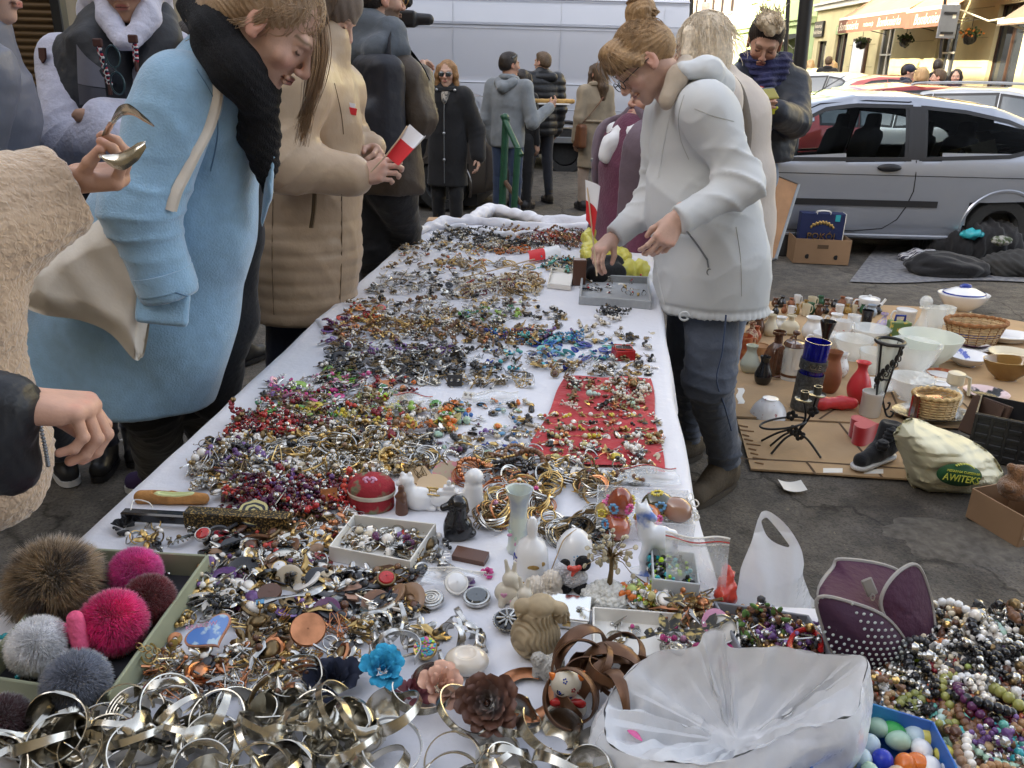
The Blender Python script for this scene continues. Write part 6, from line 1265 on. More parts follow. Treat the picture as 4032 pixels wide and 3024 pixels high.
CUT=[mesh_from('cutlery',cutlery(k,r_,i),nickel)for i,(k,r_)in enumerate([('spoon',.034),('fork',.033),('spoon',.031),('band',.033),('fork',.035),('spoon',.036)])]
for m_ in CUT:sharp(m_,50)
def bracelet(x,y,z,k,rot,sc=1.,label='',grp='bent cutlery bracelets in the near heap',m=None,nm='cutlery_bracelet'):
 p=TT(x,y,z);o=bpy.data.objects.new(nm,CUT[k]);link(o);o.location=tuple(p);o.rotation_euler=[rad(a)for a in rot];o.scale=(sc,)*3;tag(o,label,'bracelet',grp)
 if m is not None:o.material_slots[0].link='OBJECT';o.material_slots[0].material=m
 return o
WD=['spoon','fork','spoon','band','fork','spoon']
BR=[(905,1500,.036,0,(78,8,20),1.12,'large spoon bracelet standing upright left of the brown rose'),(1000,1540,.038,2,(70,20,-30),1.2,'spoon bracelet leaning on the brown rose, bowl upwards'),(640,1475,.034,1,(80,-10,30),1.05,'fork bracelet with raised tines beside the blue felt flower'),(245,1570,.035,1,(62,10,10),1.12,'wide fork bracelet below the grey pompom'),(345,1495,.03,5,(35,30,40),1.0,'shiny spoon bracelet right of the sage tray corner'),(520,1545,.034,2,(75,25,-20),1.15,'spoon bracelet behind the elephant-shaped fork'),(395,1590,.028,4,(85,0,70),.8,'small fork bent like an elephant among the bracelets'),(735,1600,.034,0,(70,-20,15),1.1,'spoon bracelet seen through its open ring near the bottom centre'),(1180,1575,.036,5,(75,30,-10),1.15,'broad spoon bracelet below the spotted cat'),(1120,1560,.03,2,(80,10,60),1.0,'narrow spoon bracelet between the rose and the cat'),(1255,1640,.034,0,(60,0,10),1.15,'spoon bracelet cut by the lower frame near the white bag')]
for b_ in BR:bracelet(*b_[:6],label=b_[6])
rb=random.Random(11);dirs=['leaning left','leaning right','lying nearly flat','standing on edge','half buried']
cnt={}
for i in range(92):
 x=rb.uniform(-20,1300);y=rb.uniform(1540,1700)if i%3 else rb.uniform(1500,1590);kb=rb.choice((0,1,2,4,5,0,5))
 if x<260 and y<1545:y+=60
 if 870<x<1290 and y<1600:continue
 k=kb;col_=['bottom left corner','grey pompom','fork elephant','blue felt flower','brown rose','spotted cat','white plastic bag'][int(np.clip((x+20)/190,0,6))]
 bracelet(x,y,rb.uniform(.02,.05),k,(rb.uniform(25,95),rb.uniform(-35,35),rb.uniform(0,360)),rb.uniform(.9,1.15),label=f'dull {WD[k]} bracelet {dirs[i % 5]} in the near heap by the {col_}')
for i in range(16):
 x=rb.uniform(800,1040);y=rb.uniform(1335,1430);k=rb.randrange(6)
 bracelet(x,y,.012,k,(rb.uniform(0,40),rb.uniform(-25,25),rb.uniform(0,360)),.55 if i%3 else.75,label=f'bright small {WD[k]} jewel {dirs[i % 5]} in front of the round compacts',grp='bright cutlery jewels before the compacts',m=silv)
lb=mat('dark copper leather',(.13,.065,.035),.35,metal=.5,nv=.3,ns=30)
for i in range(13):
 x=rb.uniform(1225,1345);y=rb.uniform(1400,1530);bracelet(x,y,rb.uniform(.02,.055),(3,3,5,2)[i%4],(rb.uniform(5,70),rb.uniform(-40,40),rb.uniform(0,360)),rb.uniform(1.,1.35),f'dark copper {"band" if i % 4 < 2 else "spoon"} bracelet {dirs[i % 5]} in the brown tangle by the spotted cat','dark copper bracelets beside the white bag',lb)
tag(obj('copper_bangle',G().tube([TT(1140+62*math.cos(a),1500+48*math.sin(a),.010)for a in np.linspace(-.4,5.2,50)],.011,8,flat=.2,up=(0,0,1)),copper),'plain copper cuff bangle lying between the brown rose and the cat','bangle')
bracelet(858,1400,.03,1,(80,0,190),1.05,'dark polished fork bracelet standing left of the silver cutlery jewels',m=silv)
t=thing('spoon_bracelet','bracelet of two bent spoon bowls held up by the fingers over the table','bracelet',A(270,290,1.42))
for(pts,wds)in(([(243,262),(262,240),(285,236),(310,252),(334,272)],[.006,.017,.022,.017,.002]),([(222,340),(245,348),(270,346),(298,328),(316,312)],[.004,.015,.021,.019,.006])):
 P=spline([A(x,y,1.38)for x,y in pts],6);ww_=np.interp(np.linspace(0,1,len(P)),np.linspace(0,1,5),wds);up_=nrm((.1,-.9,.55))if pts[0][1]<300 else nrm((-.1,.5,.85));sd=nrm(np.cross(P[-1]-P[0],up_));rows=[]
 for p,w2 in zip(P,ww_):rows.append([p+up_*w2*s_*.8+sd*w2*.35*(1-s_*s_)for s_ in np.linspace(-1,1,9)])
 rows=A_(rows);obj('bowl',G().grid(rows).grid(rows+sd*.0012),nickel,t,ang=None)
obj('band',G().tube(spline([A(244,262,1.38),A(228,290,1.42),A(218,315,1.42),A(222,340,1.38)],6),.006,8,flat=.25),nickel,t)
cbox('card_tray','white card tray full of rosaries and medals','tray',((712,1180),(885,1212),(940,1132),(765,1112)),.030,.003,card,short='the white tray of rosaries')
sage=mat('sage card',(.30,.32,.22),.7,nv=.05,ns=6)
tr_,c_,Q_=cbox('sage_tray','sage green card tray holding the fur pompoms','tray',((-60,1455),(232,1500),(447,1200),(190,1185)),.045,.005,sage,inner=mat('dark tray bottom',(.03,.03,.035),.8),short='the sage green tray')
cbox('ring_tray','grey velvet ring tray beside the white jacket','tray',((1253,640),(1405,650),(1400,598),(1258,592)),.032,.008,mat('grey velvet',(.33,.35,.37),.9,sheen=.4,nv=.08,ns=60),short='the grey ring tray')
cbox('card_tray','small white card tray with a metal leaf twig brooch','tray',((1283,1405),(1600,1432),(1592,1335),(1282,1312)),.028,.003,card,short='the twig brooch tray')
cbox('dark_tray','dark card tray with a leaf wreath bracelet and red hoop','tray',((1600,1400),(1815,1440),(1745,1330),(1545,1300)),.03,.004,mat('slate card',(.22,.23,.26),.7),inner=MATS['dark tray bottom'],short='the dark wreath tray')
cbox('gift_tray','small cream gift box tray lying open by the brown box','tray',((1183,612),(1232,617),(1240,582),(1192,578)),.02,.003,card,short='the cream lid')
r_,p,u=hero('gift_box','dark brown gift box standing beside its cream lid','box',1250,616);obj('box_body',G().box(p+A_([0,.01,28*u]),(14*u,.02,28*u),bev=.002),MATS['brown bead 0'],r_)
r_,p,u=hero('ring_box','small red ring box with its dark cushion and a silver ring','ring box',1347,780);R=rotz(rad(12));obj('box_body',G().box(p+A_([0,.02,12*u]),(22*u,.024,12*u),R=R,bev=.002),MATS['red bead 0'],r_);obj('cushion',G().box(p+A_([0,.02,25*u]),(18*u,.019,1.5*u),R=R,bev=.001),jet,r_);obj('rim',G().tube([p+A_([18.5*u*a,.02+.021*b2,27*u])@np.eye(3)for a,b2 in((-1,-1),(1,-1),(1,1),(-1,1))],.002,5,closed=True),MATS['red bead 2'],r_);obj('ring',G().tube([p+A_([.006*math.cos(a),.02,29*u+.006*math.sin(a)])for a in np.linspace(0,2*PI,14,endpoint=False)],.0015,5,closed=True),silv,r_)
r_,p,u=hero('cigarette_case','shiny silver case with a tiny heart chain on its lid','metal case',1222,1352);R=rotz(rad(-8));hh=14*u;obj('case_body',G().box(p+A_([0,.02,hh]),(54*u,.03,hh*.98),R=R,bev=.003),silv,r_);obj('lid',G().box(p+A_([0,.02,hh*2+.0015]),(54.5*u,.0305,.0018),R=R,bev=.0012),chrome,r_);obj('clasp',G().box(p+A_([0,-.0115,hh*1.2]),(.006,.0015,.003),R=R),gold,r_);obj('heart_chain',G().ball(p+A_([.02,.01,hh*2+.006]),(.005,.004,.002)).tube([p+A_([.02+.004*k,.01+.003*math.sin(k),hh*2+.005])for k in range(6)],.0008,4),silv,r_)
for(x,y,rr,lab,m_,kind,tl)in((932,1308,28,'round compact with an engraved spiral on its silver lid',silv,'spiral',5),(985,1282,26,'oval compact with a plain white lid tilted on its edge',card,'plain',40),(1030,1303,30,'round silver compact with a dark mirror beside the white lid',silv,'mirror',5),(1097,1355,30,'round black and silver brooch with a pinwheel face',jet,'wheel',8),(835,1275,21,'oval brooch with a marbled red stone in a bronze rim',bronze,'red',20),(551,1140,34,'agate brooch with concentric black and yellow rings',jet,'agate',28),(920,1420,26,'round gold rimmed compact with rainbow sequins',gold,'seq',25),(443,1178,18,'oval red stone brooch in a frosted silver frame',silv,'red',20),(607,1250,17,'oval cameo brooch with a white stone in gold',gold,'plain',20),(668,1395,38,'large hammered copper disc brooch',copper,'none',30),(585,1305,26,'dark carved wooden disc with a lace pattern',MATS['brown bead 0'],'none',10)):
 r_,p,u=hero('compact' if 'compact' in lab else 'brooch',lab,'compact' if 'compact' in lab else 'brooch',x,y);R=roteul(rad(tl),rad(-6),rad(x%40));c=p+A_([0,0,(.014 if y>1130 and x<900 else.006)+rr*u*math.sin(rad(tl))]);rr*=u
 obj('disc',G().lathe([(.001,0),(rr*.93,0),(rr,.003),(rr,.006),(rr*.95,.008),(.001,.0085)],36,c,R),m_,r_)
 if kind=='spiral':obj('spiral',G().tube([c+A_([a*rr*.038*math.cos(a),a*rr*.038*math.sin(a),.009])@R for a in np.linspace(1,22,110)],.0013,5),card,r_)
 if kind in('plain','mirror','red'):obj('stone',G().lathe([(rr*.8,.0085),(rr*.7,.0105),(.001,.013 if kind!='mirror' else.0106)],28,c,R),dict(plain=cer,mirror=darkglass,red=MATS['red bead 0'])[kind],r_)
 if kind=='wheel':
  g=G()
  for k in range(9):a=k*2*PI/9;g.box(c+A_([rr*.5*math.cos(a),rr*.5*math.sin(a),.010])@R,(rr*.34,rr*.09,.002),R=rotz(a)@R,bev=.001)
  obj('spoke',g.ball(c+A_([0,0,.01])@R,.004),silv,r_);obj('rope_rim',G().tube([c+A_([rr*(1+.03*math.sin(a*30))*math.cos(a),rr*(1+.03*math.sin(a*30))*math.sin(a),.006])@R for a in np.linspace(0,2*PI,120,endpoint=False)],.0018,5,closed=True),silv,r_)
 if kind=='agate':
  g=G()
  for k,f_ in enumerate((.9,.72,.55,.38,.2)):g.lathe([(rr*f_,.0088+.0006*k),(.001,.0089+.0006*k)],40,c,R,mi=k%2,wob=lambda a,k=k:.05*np.sin(3*a+k)+.03*np.sin(7*a))
  obj('rings',g,[MATS['yellow bead 1'],jet],r_)
 if kind=='seq':
  g=G()
  for k in range(90):
   a=rb.uniform(0,2*PI);q=rr*.85*math.sqrt(rb.random());g.ball(c+A_([q*math.cos(a),q*math.sin(a),.0092])@R,(.0028,.0028,.001),6,3,mi=rb.randrange(4))
  obj('sequins',g,[MATS['pink bead 0'],MATS['turquoise bead 1'],MATS['lime bead 0'],MATS['blue bead 2']],r_)
def fig(nm,label,cat,x,y,prims,m,vox=3.,k=5.,disp=None,rz=0.,short=None,extra=()):
 """prims in pixel units about the base point: ('e',c,r) or ('c',a,b,ra,rb); x right, y away, z up; extra: (name, prims, material)"""
 r_,p,u=hero(nm,label,cat,x,y,short=short);R=rotz(rad(rz));T=lambda q:p+(A_(q,float)*u)@R
 def bld(pr,vx,kk,dd):
  s=S(kk*u)
  for q in pr:
   if q[0]=='e':s.ell(T(q[1]),A_(q[2],float)*u,R,op=(q[3]if len(q)>3 else 'u'))
   elif q[0]=='b':s.box(T(q[1]),A_(q[2],float)*u,2*u,R,op=(q[3]if len(q)>3 else 'u'))
   else:s.cone(T(q[1]),T(q[2]),q[3]*u,(q[4]if len(q)>4 else q[3])*u)
  return s.mesh(vx*u,dd)
 d2=(lambda P:disp((P-p)/u)*u)if disp else None
 obj('figure_body',bld(prims,vox,k,d2),m,r_,ang=None)
 for en,ep,em in extra:obj(en,bld(ep,1.6,1.5,None),em,r_,ang=None)
 return r_,p,u,R
e,cn_='e','c'
clay=mat('sand clay',(.38,.30,.19),.85,nv=.25,ns=40);creamc=mat('cream glaze',(.60,.55,.45),.25,coat=.3,nv=.06,ns=20);bluew=mat('white and blue china',(.70,.72,.75),.12,coat=.6,col2=(.10,.18,.50),ns=20,thr=(.52,.60));greyst2=mat('pale stone',(.48,.46,.42),.9,nv=.25,ns=60,bump=.8,bs=120)
fig('dog_figurine','shaggy clay figure of a sitting dog seen from behind','figurine',1155,1412,[(e,(0,0,48),(52,44,52)),(cn_,(2,0,70),(6,0,120),36,27),(e,(10,0,128),(30,28,20)),(e,(-27,0,122),(22,17,18)),(e,(-30,0,106),(15,14,14)),(e,(48,2,112),(20,16,20)),(e,(56,2,96),(15,13,15)),(e,(36,0,122),(18,14,14))],clay,1.6,4,lambda P:2.4*np.sin(P[:,0]*.5+P[:,1]*.5+1.8*np.sin(P[:,2]*.14)+1.5*wn(P,.06,3))*(P[:,2]<112)*(P[:,2]>8),short='the shaggy clay dog')
fig('ram_figurine','small pale stone ram lying in front of the clay dog','figurine',1178,1468,[(e,(10,0,30),(30,26,30)),(e,(-16,0,52),(18,16,18)),(cn_,(-16,0,50),(-20,-6,20),12,10),(e,(20,6,44),(20,20,16))],greyst2,1.8,4,lambda P:1.6*wn(P,.5,3),short='the stone ram')
spot=cer
r_,p,u,R=fig('cat_figurine','white ceramic cat with orange ears and painted flowers, looking upward','figurine',1222,1552,[(e,(6,0,30),(38,30,32)),(e,(-6,0,22),(36,30,24)),(e,(-4,0,96),(33,30,32)),(cn_,(0,0,50),(0,0,70),22,20)],creamc,1.7,4,extra=[('ear',[(cn_,(-32,0,112),(-40,-4,124),9,2)],MATS['orange bead 0']),('ear',[(cn_,(26,0,112),(34,4,124),9,2)],MATS['orange bead 0']),('bow',[(cn_,(-24,-16,60),(26,-18,60),8,8),(e,(-26,-18,58),(12,6,10)),(e,(28,-20,58),(12,6,10))],MATS['red bead 0'])],short='the spotted ceramic cat')
g=G()
for k,(dx,dz,mi)in enumerate([(-8,118,0),(10,100,1),(4,76,0),(-20,92,0),(22,88,1),(-4,44,0),(14,36,0),(26,30,1),(-20,30,1),(6,18,2),(18,16,2),(-8,16,2)]):
 for j in range(5):
  a=j*2*PI/5;ce=A_([-4,0,96])if dz>66 else A_([2,0,28]);v=A_([dx+3.4*math.cos(a),-60,dz+3.4*math.sin(a)]);rr_=31.5 if dz>66 else 33;hx=math.hypot(v[0]-ce[0],v[2]-ce[2]);yy=-math.sqrt(max(0,(30 if dz>66 else 29)**2*(1-min(.95,(hx/rr_)**2))));g.ball(p+A_([v[0],yy-.6,v[2]])*u,2.1*u,6,4,mi=mi)
obj('painted_flower',g,[MATS['blue bead 1'],MATS['garnet bead 1'],MATS['orange bead 0']],r_)
obj('painted_mouth',G().tube([p+A_([-16+8*math.cos(a),-28.5,96+8*math.sin(a)])*u for a in np.linspace(2.5,6,12)],1.1*u,5),jet,r_)
fig('dog_figurine','glossy black sitting dog figurine next to the white tray','figurine',985,1162,[(e,(4,0,26),(32,26,34)),(cn_,(0,0,40),(6,0,78),24,19),(e,(4,0,86),(20,20,18)),(cn_,(2,0,86),(-26,-8,78),11,8),(cn_,(16,4,86),(24,4,66),7,5),(cn_,(-14,-8,30),(-16,-12,4),10,9),(e,(30,0,14),(14,14,10))],jet,2.,5,short='the glossy black dog')
fig('penguin_figurine','tall plain white ceramic bird figurine behind the black dog','figurine',1022,1105,[(cn_,(0,0,16),(0,0,60),24,20),(e,(2,0,84),(20,19,19)),(cn_,(-8,-4,54),(-30,-8,44),9,7),(cn_,(4,0,86),(-12,-4,84),10,6),(e,(0,0,6),(27,24,8))],cer,2.,6,short='the tall white bird')
fig('bear_figurine','white ceramic bear sitting behind the dark monk statuette','figurine',893,1096,[(e,(12,0,22),(34,26,26)),(cn_,(-8,0,30),(-14,0,58),22,15),(e,(-14,0,66),(17,15,14)),(cn_,(-14,0,64),(-30,-6,60),8,6),(e,(-22,0,80),(5,5,6)),(e,(-6,0,80),(5,5,6)),(cn_,(20,-8,12),(44,-12,5),9,7)],cer,2.,5,short='the white bear')
fig('monk_statuette','slim dark wooden monk statuette before the white bear','statuette',868,1110,[(cn_,(0,0,5),(0,0,44),14,11),(e,(0,0,62),(7,7,9)),(cn_,(0,0,46),(0,0,54),10,6),(cn_,(-10,-4,44),(6,-10,34),4,4)],MATS['brown bead 0'],1.8,4,short='the monk statuette')
r_,p,u,R=fig('ship_figurine','white china ship ornament with gold deck','ornament',962,1100,[(e,(0,0,24),(40,16,18)),(b_ if False else 'b',(0,0,52),(60,30,14),'d'),('b',(6,0,42),(24,9,6)),('b',(8,0,52),(12,7,6)),(cn_,(8,0,54),(8,0,66),4,5),(e,(0,0,4),(20,14,5))],cer,1.8,3,extra=[('railing',[(cn_,(-36,-8,40),(-12,-10,38),2),(cn_,(-36,8,40),(-12,10,38),2),(cn_,(-38,0,52),(-16,0,50),2.4),(cn_,(-34,0,38),(-34,0,52),2),(cn_,(-18,0,38),(-18,0,50),2)],gold)],short='the china ship')
vs=mat('pastel birch china',(.55,.60,.52),.3,coat=.3,col2=(.35,.40,.48),ns=22,thr=(.4,.6))
r_,p,u=hero('bud_vase','pastel china vase shaped like a birch stem with wavy mouth','vase',1118,1192,short='the birch vase');ln=math.tan(rad(3))
obj('vase_body',G().lathe([(q*u,z*u)for q,z in((20,0),(24,4),(21,12),(19,60),(17,100),(20,124),(26,140),(29,152),(25,150),(18,132),(14,110),(13,60),(.1,58))],30,p+A_([0,0,.001]),wob=lambda a:.05*np.sin(3*a)+.04*np.sin(7*a)),vs,r_)
g=G()
for k in range(7):a=k*.9;g.ball(p+A_([20*math.cos(a),-19,26+9*k%40])*u,(6*u,2*u,4*u),8,4,R=roteul(0,k,0),mi=k%2)
obj('relief_flower',g,[MATS['mint bead 0'],MATS['pink bead 1']],r_)
r_,p,u=hero('hand_bell','white china hand bell with gold and blue decoration','bell',1146,1242,short='the white bell');pr=[(40,0),(41,4),(38,30),(35,62),(27,82),(13,92),(10,100),(12,118),(10,134),(5,141),(.1,142)]
obj('bell_body',G().lathe([(a*u,b*u)for a,b in pr],40,p+A_([0,0,.001])),cer,r_);obj('gold_band',G().lathe([(41.5*u,3*u),(41*u,7*u)],40,p+A_([0,0,.001])),gold,r_)
g=G();g.ball(p+A_([4,-36.5,42])*u,(13*u,1.2*u,6*u),10,5).ball(p+A_([24,-28,46])*u,(5*u,1.5*u,6*u),10,5,R=roteul(0,.6,0));obj('gold_motif',g,gold,r_)
g=G()
for k in range(26):a=rad(195+rb.uniform(-18,18));z_=rb.uniform(6,60);q=39.5-z_*.06;g.ball(p+A_([q*math.cos(a),q*math.sin(a),z_])*u,(2.2*u,2.2*u,3.5*u),5,3)
obj('blue_motif',g,MATS['blue bead 1'],r_)
r_,p,u=hero('egg_ornament','large white egg ornament with a cord loop','ornament',1240,1222,short='the white egg');c=p+A_([0,0,44*u]);obj('egg',G().lathe([(40*u*math.sin(t)*(1+.12*math.cos(t)),-46*u*math.cos(t))for t in np.linspace(.01,PI-.01,24)],30,c),cer,r_)
obj('cord',G().tube(spline([c+A_([0,0,46])*u,c+A_([-26,-20,34])*u,c+A_([-40,-30,0])*u,c+A_([-52,-36,-36])*u],6),1.4*u,5),MATS['wood bead 2'],r_);g=G()
for k in range(5):g.ball(c+A_([6*math.cos(k*1.26),-41+1.0*abs(math.sin(k)),6*math.sin(k*1.26)])*u,1.8*u,5,3)
obj('painted_dots',g,MATS['blue bead 2'],r_)
fig('horse_figurine','white china horse figurine with blue painted patches','figurine',1392,1235,[(e,(22,0,88),(36,22,26)),(cn_,(0,0,96),(-16,0,138),22,13),(e,(-16,0,152),(16,12,13)),(cn_,(-14,0,152),(6,-14,140),11,8),(cn_,(-26,0,160),(-30,0,172),5,2),(cn_,(-10,6,162),(-10,6,174),5,2),(cn_,(36,-8,74),(42,-10,36),17,10),(cn_,(42,-10,36),(34,-8,2),10,8),(cn_,(36,10,74),(48,10,36),15,9),(cn_,(48,10,36),(42,8,2),9,7),(cn_,(2,-8,80),(-8,-10,40),13,8),(cn_,(-8,-10,40),(-4,-8,2),8,7),(cn_,(4,8,80),(2,10,40),12,8),(cn_,(2,10,40),(0,8,2),8,7),(cn_,(54,0,96),(62,0,60),9,5),(e,(18,0,2),(52,22,5))],bluew,2.2,7,short='the china horse')
r_,p,u,R=fig('panda_plush','tiny black and white panda with a red bow','plush toy',1232,1272,[(e,(4,0,30),(32,24,24)),(e,(-22,-2,46),(18,17,20))],mat('white plush',(.7,.7,.74),.95,bump=1,bs=250,sheen=.5),2.,3,lambda P:.9*wn(P,1.6,3),extra=[(n_,[(e,c__,r__)],mat('black plush',(.008,.008,.01),.95,bump=1,bs=250))for n_,c__,r__ in(('ear',(-14,4,62),(11,10,9)),('head',(24,2,64),(17,16,17)),('foot',(-14,-12,10),(16,14,12)),('foot',(22,-14,12),(18,15,14)))]+[('bow',[(e,(6,-14,60),(8,6,8)),(cn_,(4,-18,58),(0,-24,50),6,3),(cn_,(6,-18,60),(14,-18,66),6,6),(cn_,(6,-18,60),(-6,-20,66),6,6)],MATS['red bead 2'])],short='the tiny panda')
for(x,y,s_,lab)in((1098,1300,1.1,'cream china rabbit with pink flowers at its neck'),(1128,1328,1.,'cream china rabbit hugging the flowered one')):
 fig('rabbit_figurine',lab,'figurine',x,y,[(e,(0,0,22*s_),(28*s_,22,24*s_)),(e,(4,-2,54*s_),(17*s_,15,16*s_)),(cn_,(-2,2,66*s_),(-8,4,92*s_),6,3.5),(cn_,(10,2,66*s_),(12,4,88*s_),6,3.5),(cn_,(14,-8,50),(22,-12,44),7,5),(cn_,(-12,-16,20),(-14,-20,6),9,8)],creamc,2.,4,extra=[('flower',[(e,(dx,-21,dz),(4,2,4))for dx,dz in((-10,28),(-6,33),(-14,33),(10,12),(14,16),(6,16))],MATS['pink bead 1'])],short='the cream rabbits')
fig('shell_ornament','rough white coral shell beside the tiny panda','shell',1172,1286,[(e,(-14,0,22),(26,20,22)),(e,(18,4,30),(22,20,28)),(e,(6,-4,12),(34,20,14))],mat('shell white',(.60,.54,.46),.7,bump=.5,bs=90),1.8,3,lambda P:3.*np.abs(np.sin(P[:,0]*.35+2*wn(P,.08,3)))+1.2*wn(P,.6,4),short='the coral shell')
fig('candle_holder','round onyx candle holder with a shallow hollow','candle holder',1008,1448,[(e,(0,0,26),(48,40,27)),(e,(-2,-4,52),(24,20,10),'d')],mat('onyx',(.62,.50,.36),.15,coat=.6,col2=(.75,.70,.62),ns=14,thr=(.35,.6)),2.,3,short='the onyx candle holder')
r_,p,u=hero('gem_tree','wire tree with clear stone leaves on a crystal rock','ornament',1313,1300,short='the gem tree');obj('rock',S(4*u).ell(p+A_([0,0,16])*u,A_([60,42,24])*u).ell(p+A_([-4,0,34])*u,A_([34,28,16])*u).mesh(2.2*u,lambda P:3.5*u*wn(P/u,.32,3)+1.5*u*wn(P/u,.9,4)),mat('crystal rock',(.62,.62,.58),.25,nv=.2,ns=70,spec=.8,bump=.6,bs=150),r_,ang=None)
g=G().tube([p+A_([0,0,40])*u,p+A_([2,0,80])*u,p+A_([0,0,118])*u],[7*u,5*u,5*u],7);gg=G()
for k in range(46):
 a=rb.uniform(0,2*PI);d=rb.uniform(20,58);z_=118+rb.uniform(-30,52)-(d>48)*10;q=p+A_([d*math.cos(a),d*.6*math.sin(a),z_])*u;g.tube([p+A_([0,0,112])*u,p+A_([d*.5*math.cos(a),d*.3*math.sin(a),122+(z_-118)*.4])*u,q],[1.8*u,1.2*u,.7*u],4);gg.ball(q,A_([8,4,6])*u,7,4,R=roteul(k,k*2,k*3))
obj('wire_trunk',g,bronze,r_);obj('stone_leaves',gg,mat('citrine stone',(.80,.72,.50),.08,trans=.6,ior=1.4,spec=.8),r_,ang=None)
r_,p,u=hero('trinket_box','red flowered fabric trinket box with a pink bow on its lid','box',800,1108,short='the red flowered box');fab=mat('red flowered fabric',(.30,.02,.03),.85,col2=(.16,.17,.10),ns=28,thr=(.52,.60),bump=.4,bs=80);c=p+A_([0,26*u,0])
obj('box_body',G().lathe([(40*u,.001),(46*u,4*u),(46*u,38*u),(.1*u,38*u)],36,c,sx=1.05,sy=.85),fab,r_);obj('trim',G().lathe([(48*u,34*u),(50*u,42*u),(47*u,46*u)],36,c,sx=1.05,sy=.85),creamc,r_);obj('lid',G().lathe([(49*u,45*u),(48*u,56*u),(38*u,70*u),(20*u,78*u),(.1*u,80*u)],36,c,sx=1.05,sy=.85),fab,r_)
g=G()
for s_ in(-1,1):g.ball(c+A_([s_*9,-16,77])*u,A_([9,5,5])*u,8,5,R=roteul(0,s_*.5,0)).ball(c+A_([s_*6,-24,72])*u,A_([4,3,8])*u,8,5,R=roteul(0,s_*.5,0))
obj('bow',g.ball(c+A_([0,-18,76])*u,4*u),MATS['pink bead 1'],r_)
for k,(x,y,rr,tl)in enumerate(((935,1058,34,8),(905,1040,30,20),(968,1035,34,25),(915,1078,34,4))):r_,p,u=hero('wooden_disc',['round wooden brooch disc leaning on the bear','square-cut wooden disc behind the bear','heart-shaped wooden disc with printed flowers behind the ship','plain pale wooden disc under the ship'][k],'wooden disc',x,y);obj('disc',G().lathe([(.1*u,0),(rr*u,0),(rr*u,.004),(.1*u,.004)],5 if k==1 else 30,p+A_([0,0,.012]),roteul(rad(tl),0,0)),MATS['wood bead 2']if k!=2 else mat('printed wood',(.38,.30,.2),.5,col2=(.5,.18,.2),ns=60,thr=(.5,.6)),r_)
r_,c,Q=cbox('plastic_box','clear plastic box with hand-painted wooden eggs','plastic box',((1290,1118),(1500,1135),(1485,1060),(1292,1048)),.045,.003,clearp,short='the box of painted eggs')
ecol=[(.25,.05,.02),(.40,.28,.08),(.06,.06,.03),(.55,.16,.03),(.38,.10,.05),(.30,.16,.10)]
for k,(x,y,z_)in enumerate(((1340,1085,.075),(1318,1108,.04),(1420,1088,.045),(1400,1120,.03),(1330,1135,.03),(1460,1100,.04))):
 q=TT(x,y,z_);r2=thing('painted_egg',['tall dark red painted egg with blue flowers, topmost in the plastic box','ochre painted egg with blue flowers at the left of the box','black painted egg with red flowers behind the horse','bright orange painted egg behind the horse','brown egg with pink flowers at the near left of the box','plain brown striped egg at the right of the box'][k],'egg',q-A_([0,0,.02]),group='painted wooden eggs');Re=roteul(rad((10,70,80,60,85,80)[k]),0,rad(k*50));obj('shell',G().lathe([(.024*math.sin(t)*(1+.12*math.cos(t)),-.031*math.cos(t))for t in np.linspace(.01,PI-.01,18)],24,q,Re),mat(f'egg lacquer {k}',ecol[k],.12,coat=1.),r2)
 g=G();nf=0 if k==5 else 5
 for j in range(nf):
  a=j*1.26-2.2;ce=A_([math.cos(a),math.sin(a),.1*math.sin(j*3)])
  for t in range(8):b2=t*PI/4;dv=nrm(ce+.30*(math.cos(b2)*A_([-math.sin(a),math.cos(a),0])+math.sin(b2)*A_([0,0,1])));g.ball(q+(dv*A_([.0243,.0243,.0312]))@Re,(.0042,.0042,.003),5,3,mi=(j+k)%3)
 if nf:obj('painted_flowers',g,[MATS['blue bead 2'],MATS['pink bead 0'],MATS['yellow bead 0']],r2)
r_,c,Q=cbox('bead_tub','white plastic tub full of small dark beads','tub',((1412,1250),(1510,1262),(1500,1195),(1408,1183)),.05,.003,mat('milky plastic',(.72,.76,.80),.3,trans=.3),short='the bead tub')
g=G()
for k in range(170):g.ball((Q[0][0]+rb.uniform(.02,.95)*(Q[1][0]-Q[0][0]),Q[0][1]+rb.uniform(.08,.9)*(Q[3][1]-Q[0][1]),TZ+.03+rb.uniform(0,.014)),rb.uniform(.003,.0055),6,4,mi=rb.choice([0,0,0,1,2,3]))
tag(obj('small_beads',g,[jet,silv,MATS['lime bead 0'],MATS['turquoise bead 0']]),'small dark beads filling the white plastic tub','beads',kind='stuff')
r_,p,u=hero('crochet_lace','white crochet lace heap behind the zip bag','lace',1468,1135,short='the crochet lace');g=G()
for k in range(34):a0=rb.uniform(0,6.3);c=p+A_([rb.uniform(-34,34),rb.uniform(0,50),rb.uniform(6,44)])*u;g.tube([c+A_([8*math.cos(a),5*math.sin(a+a0),8*math.sin(a)])*u for a in np.linspace(0,2*PI,9,endpoint=False)],1.7*u,4,closed=True)
obj('lace_loops',g,card,r_)
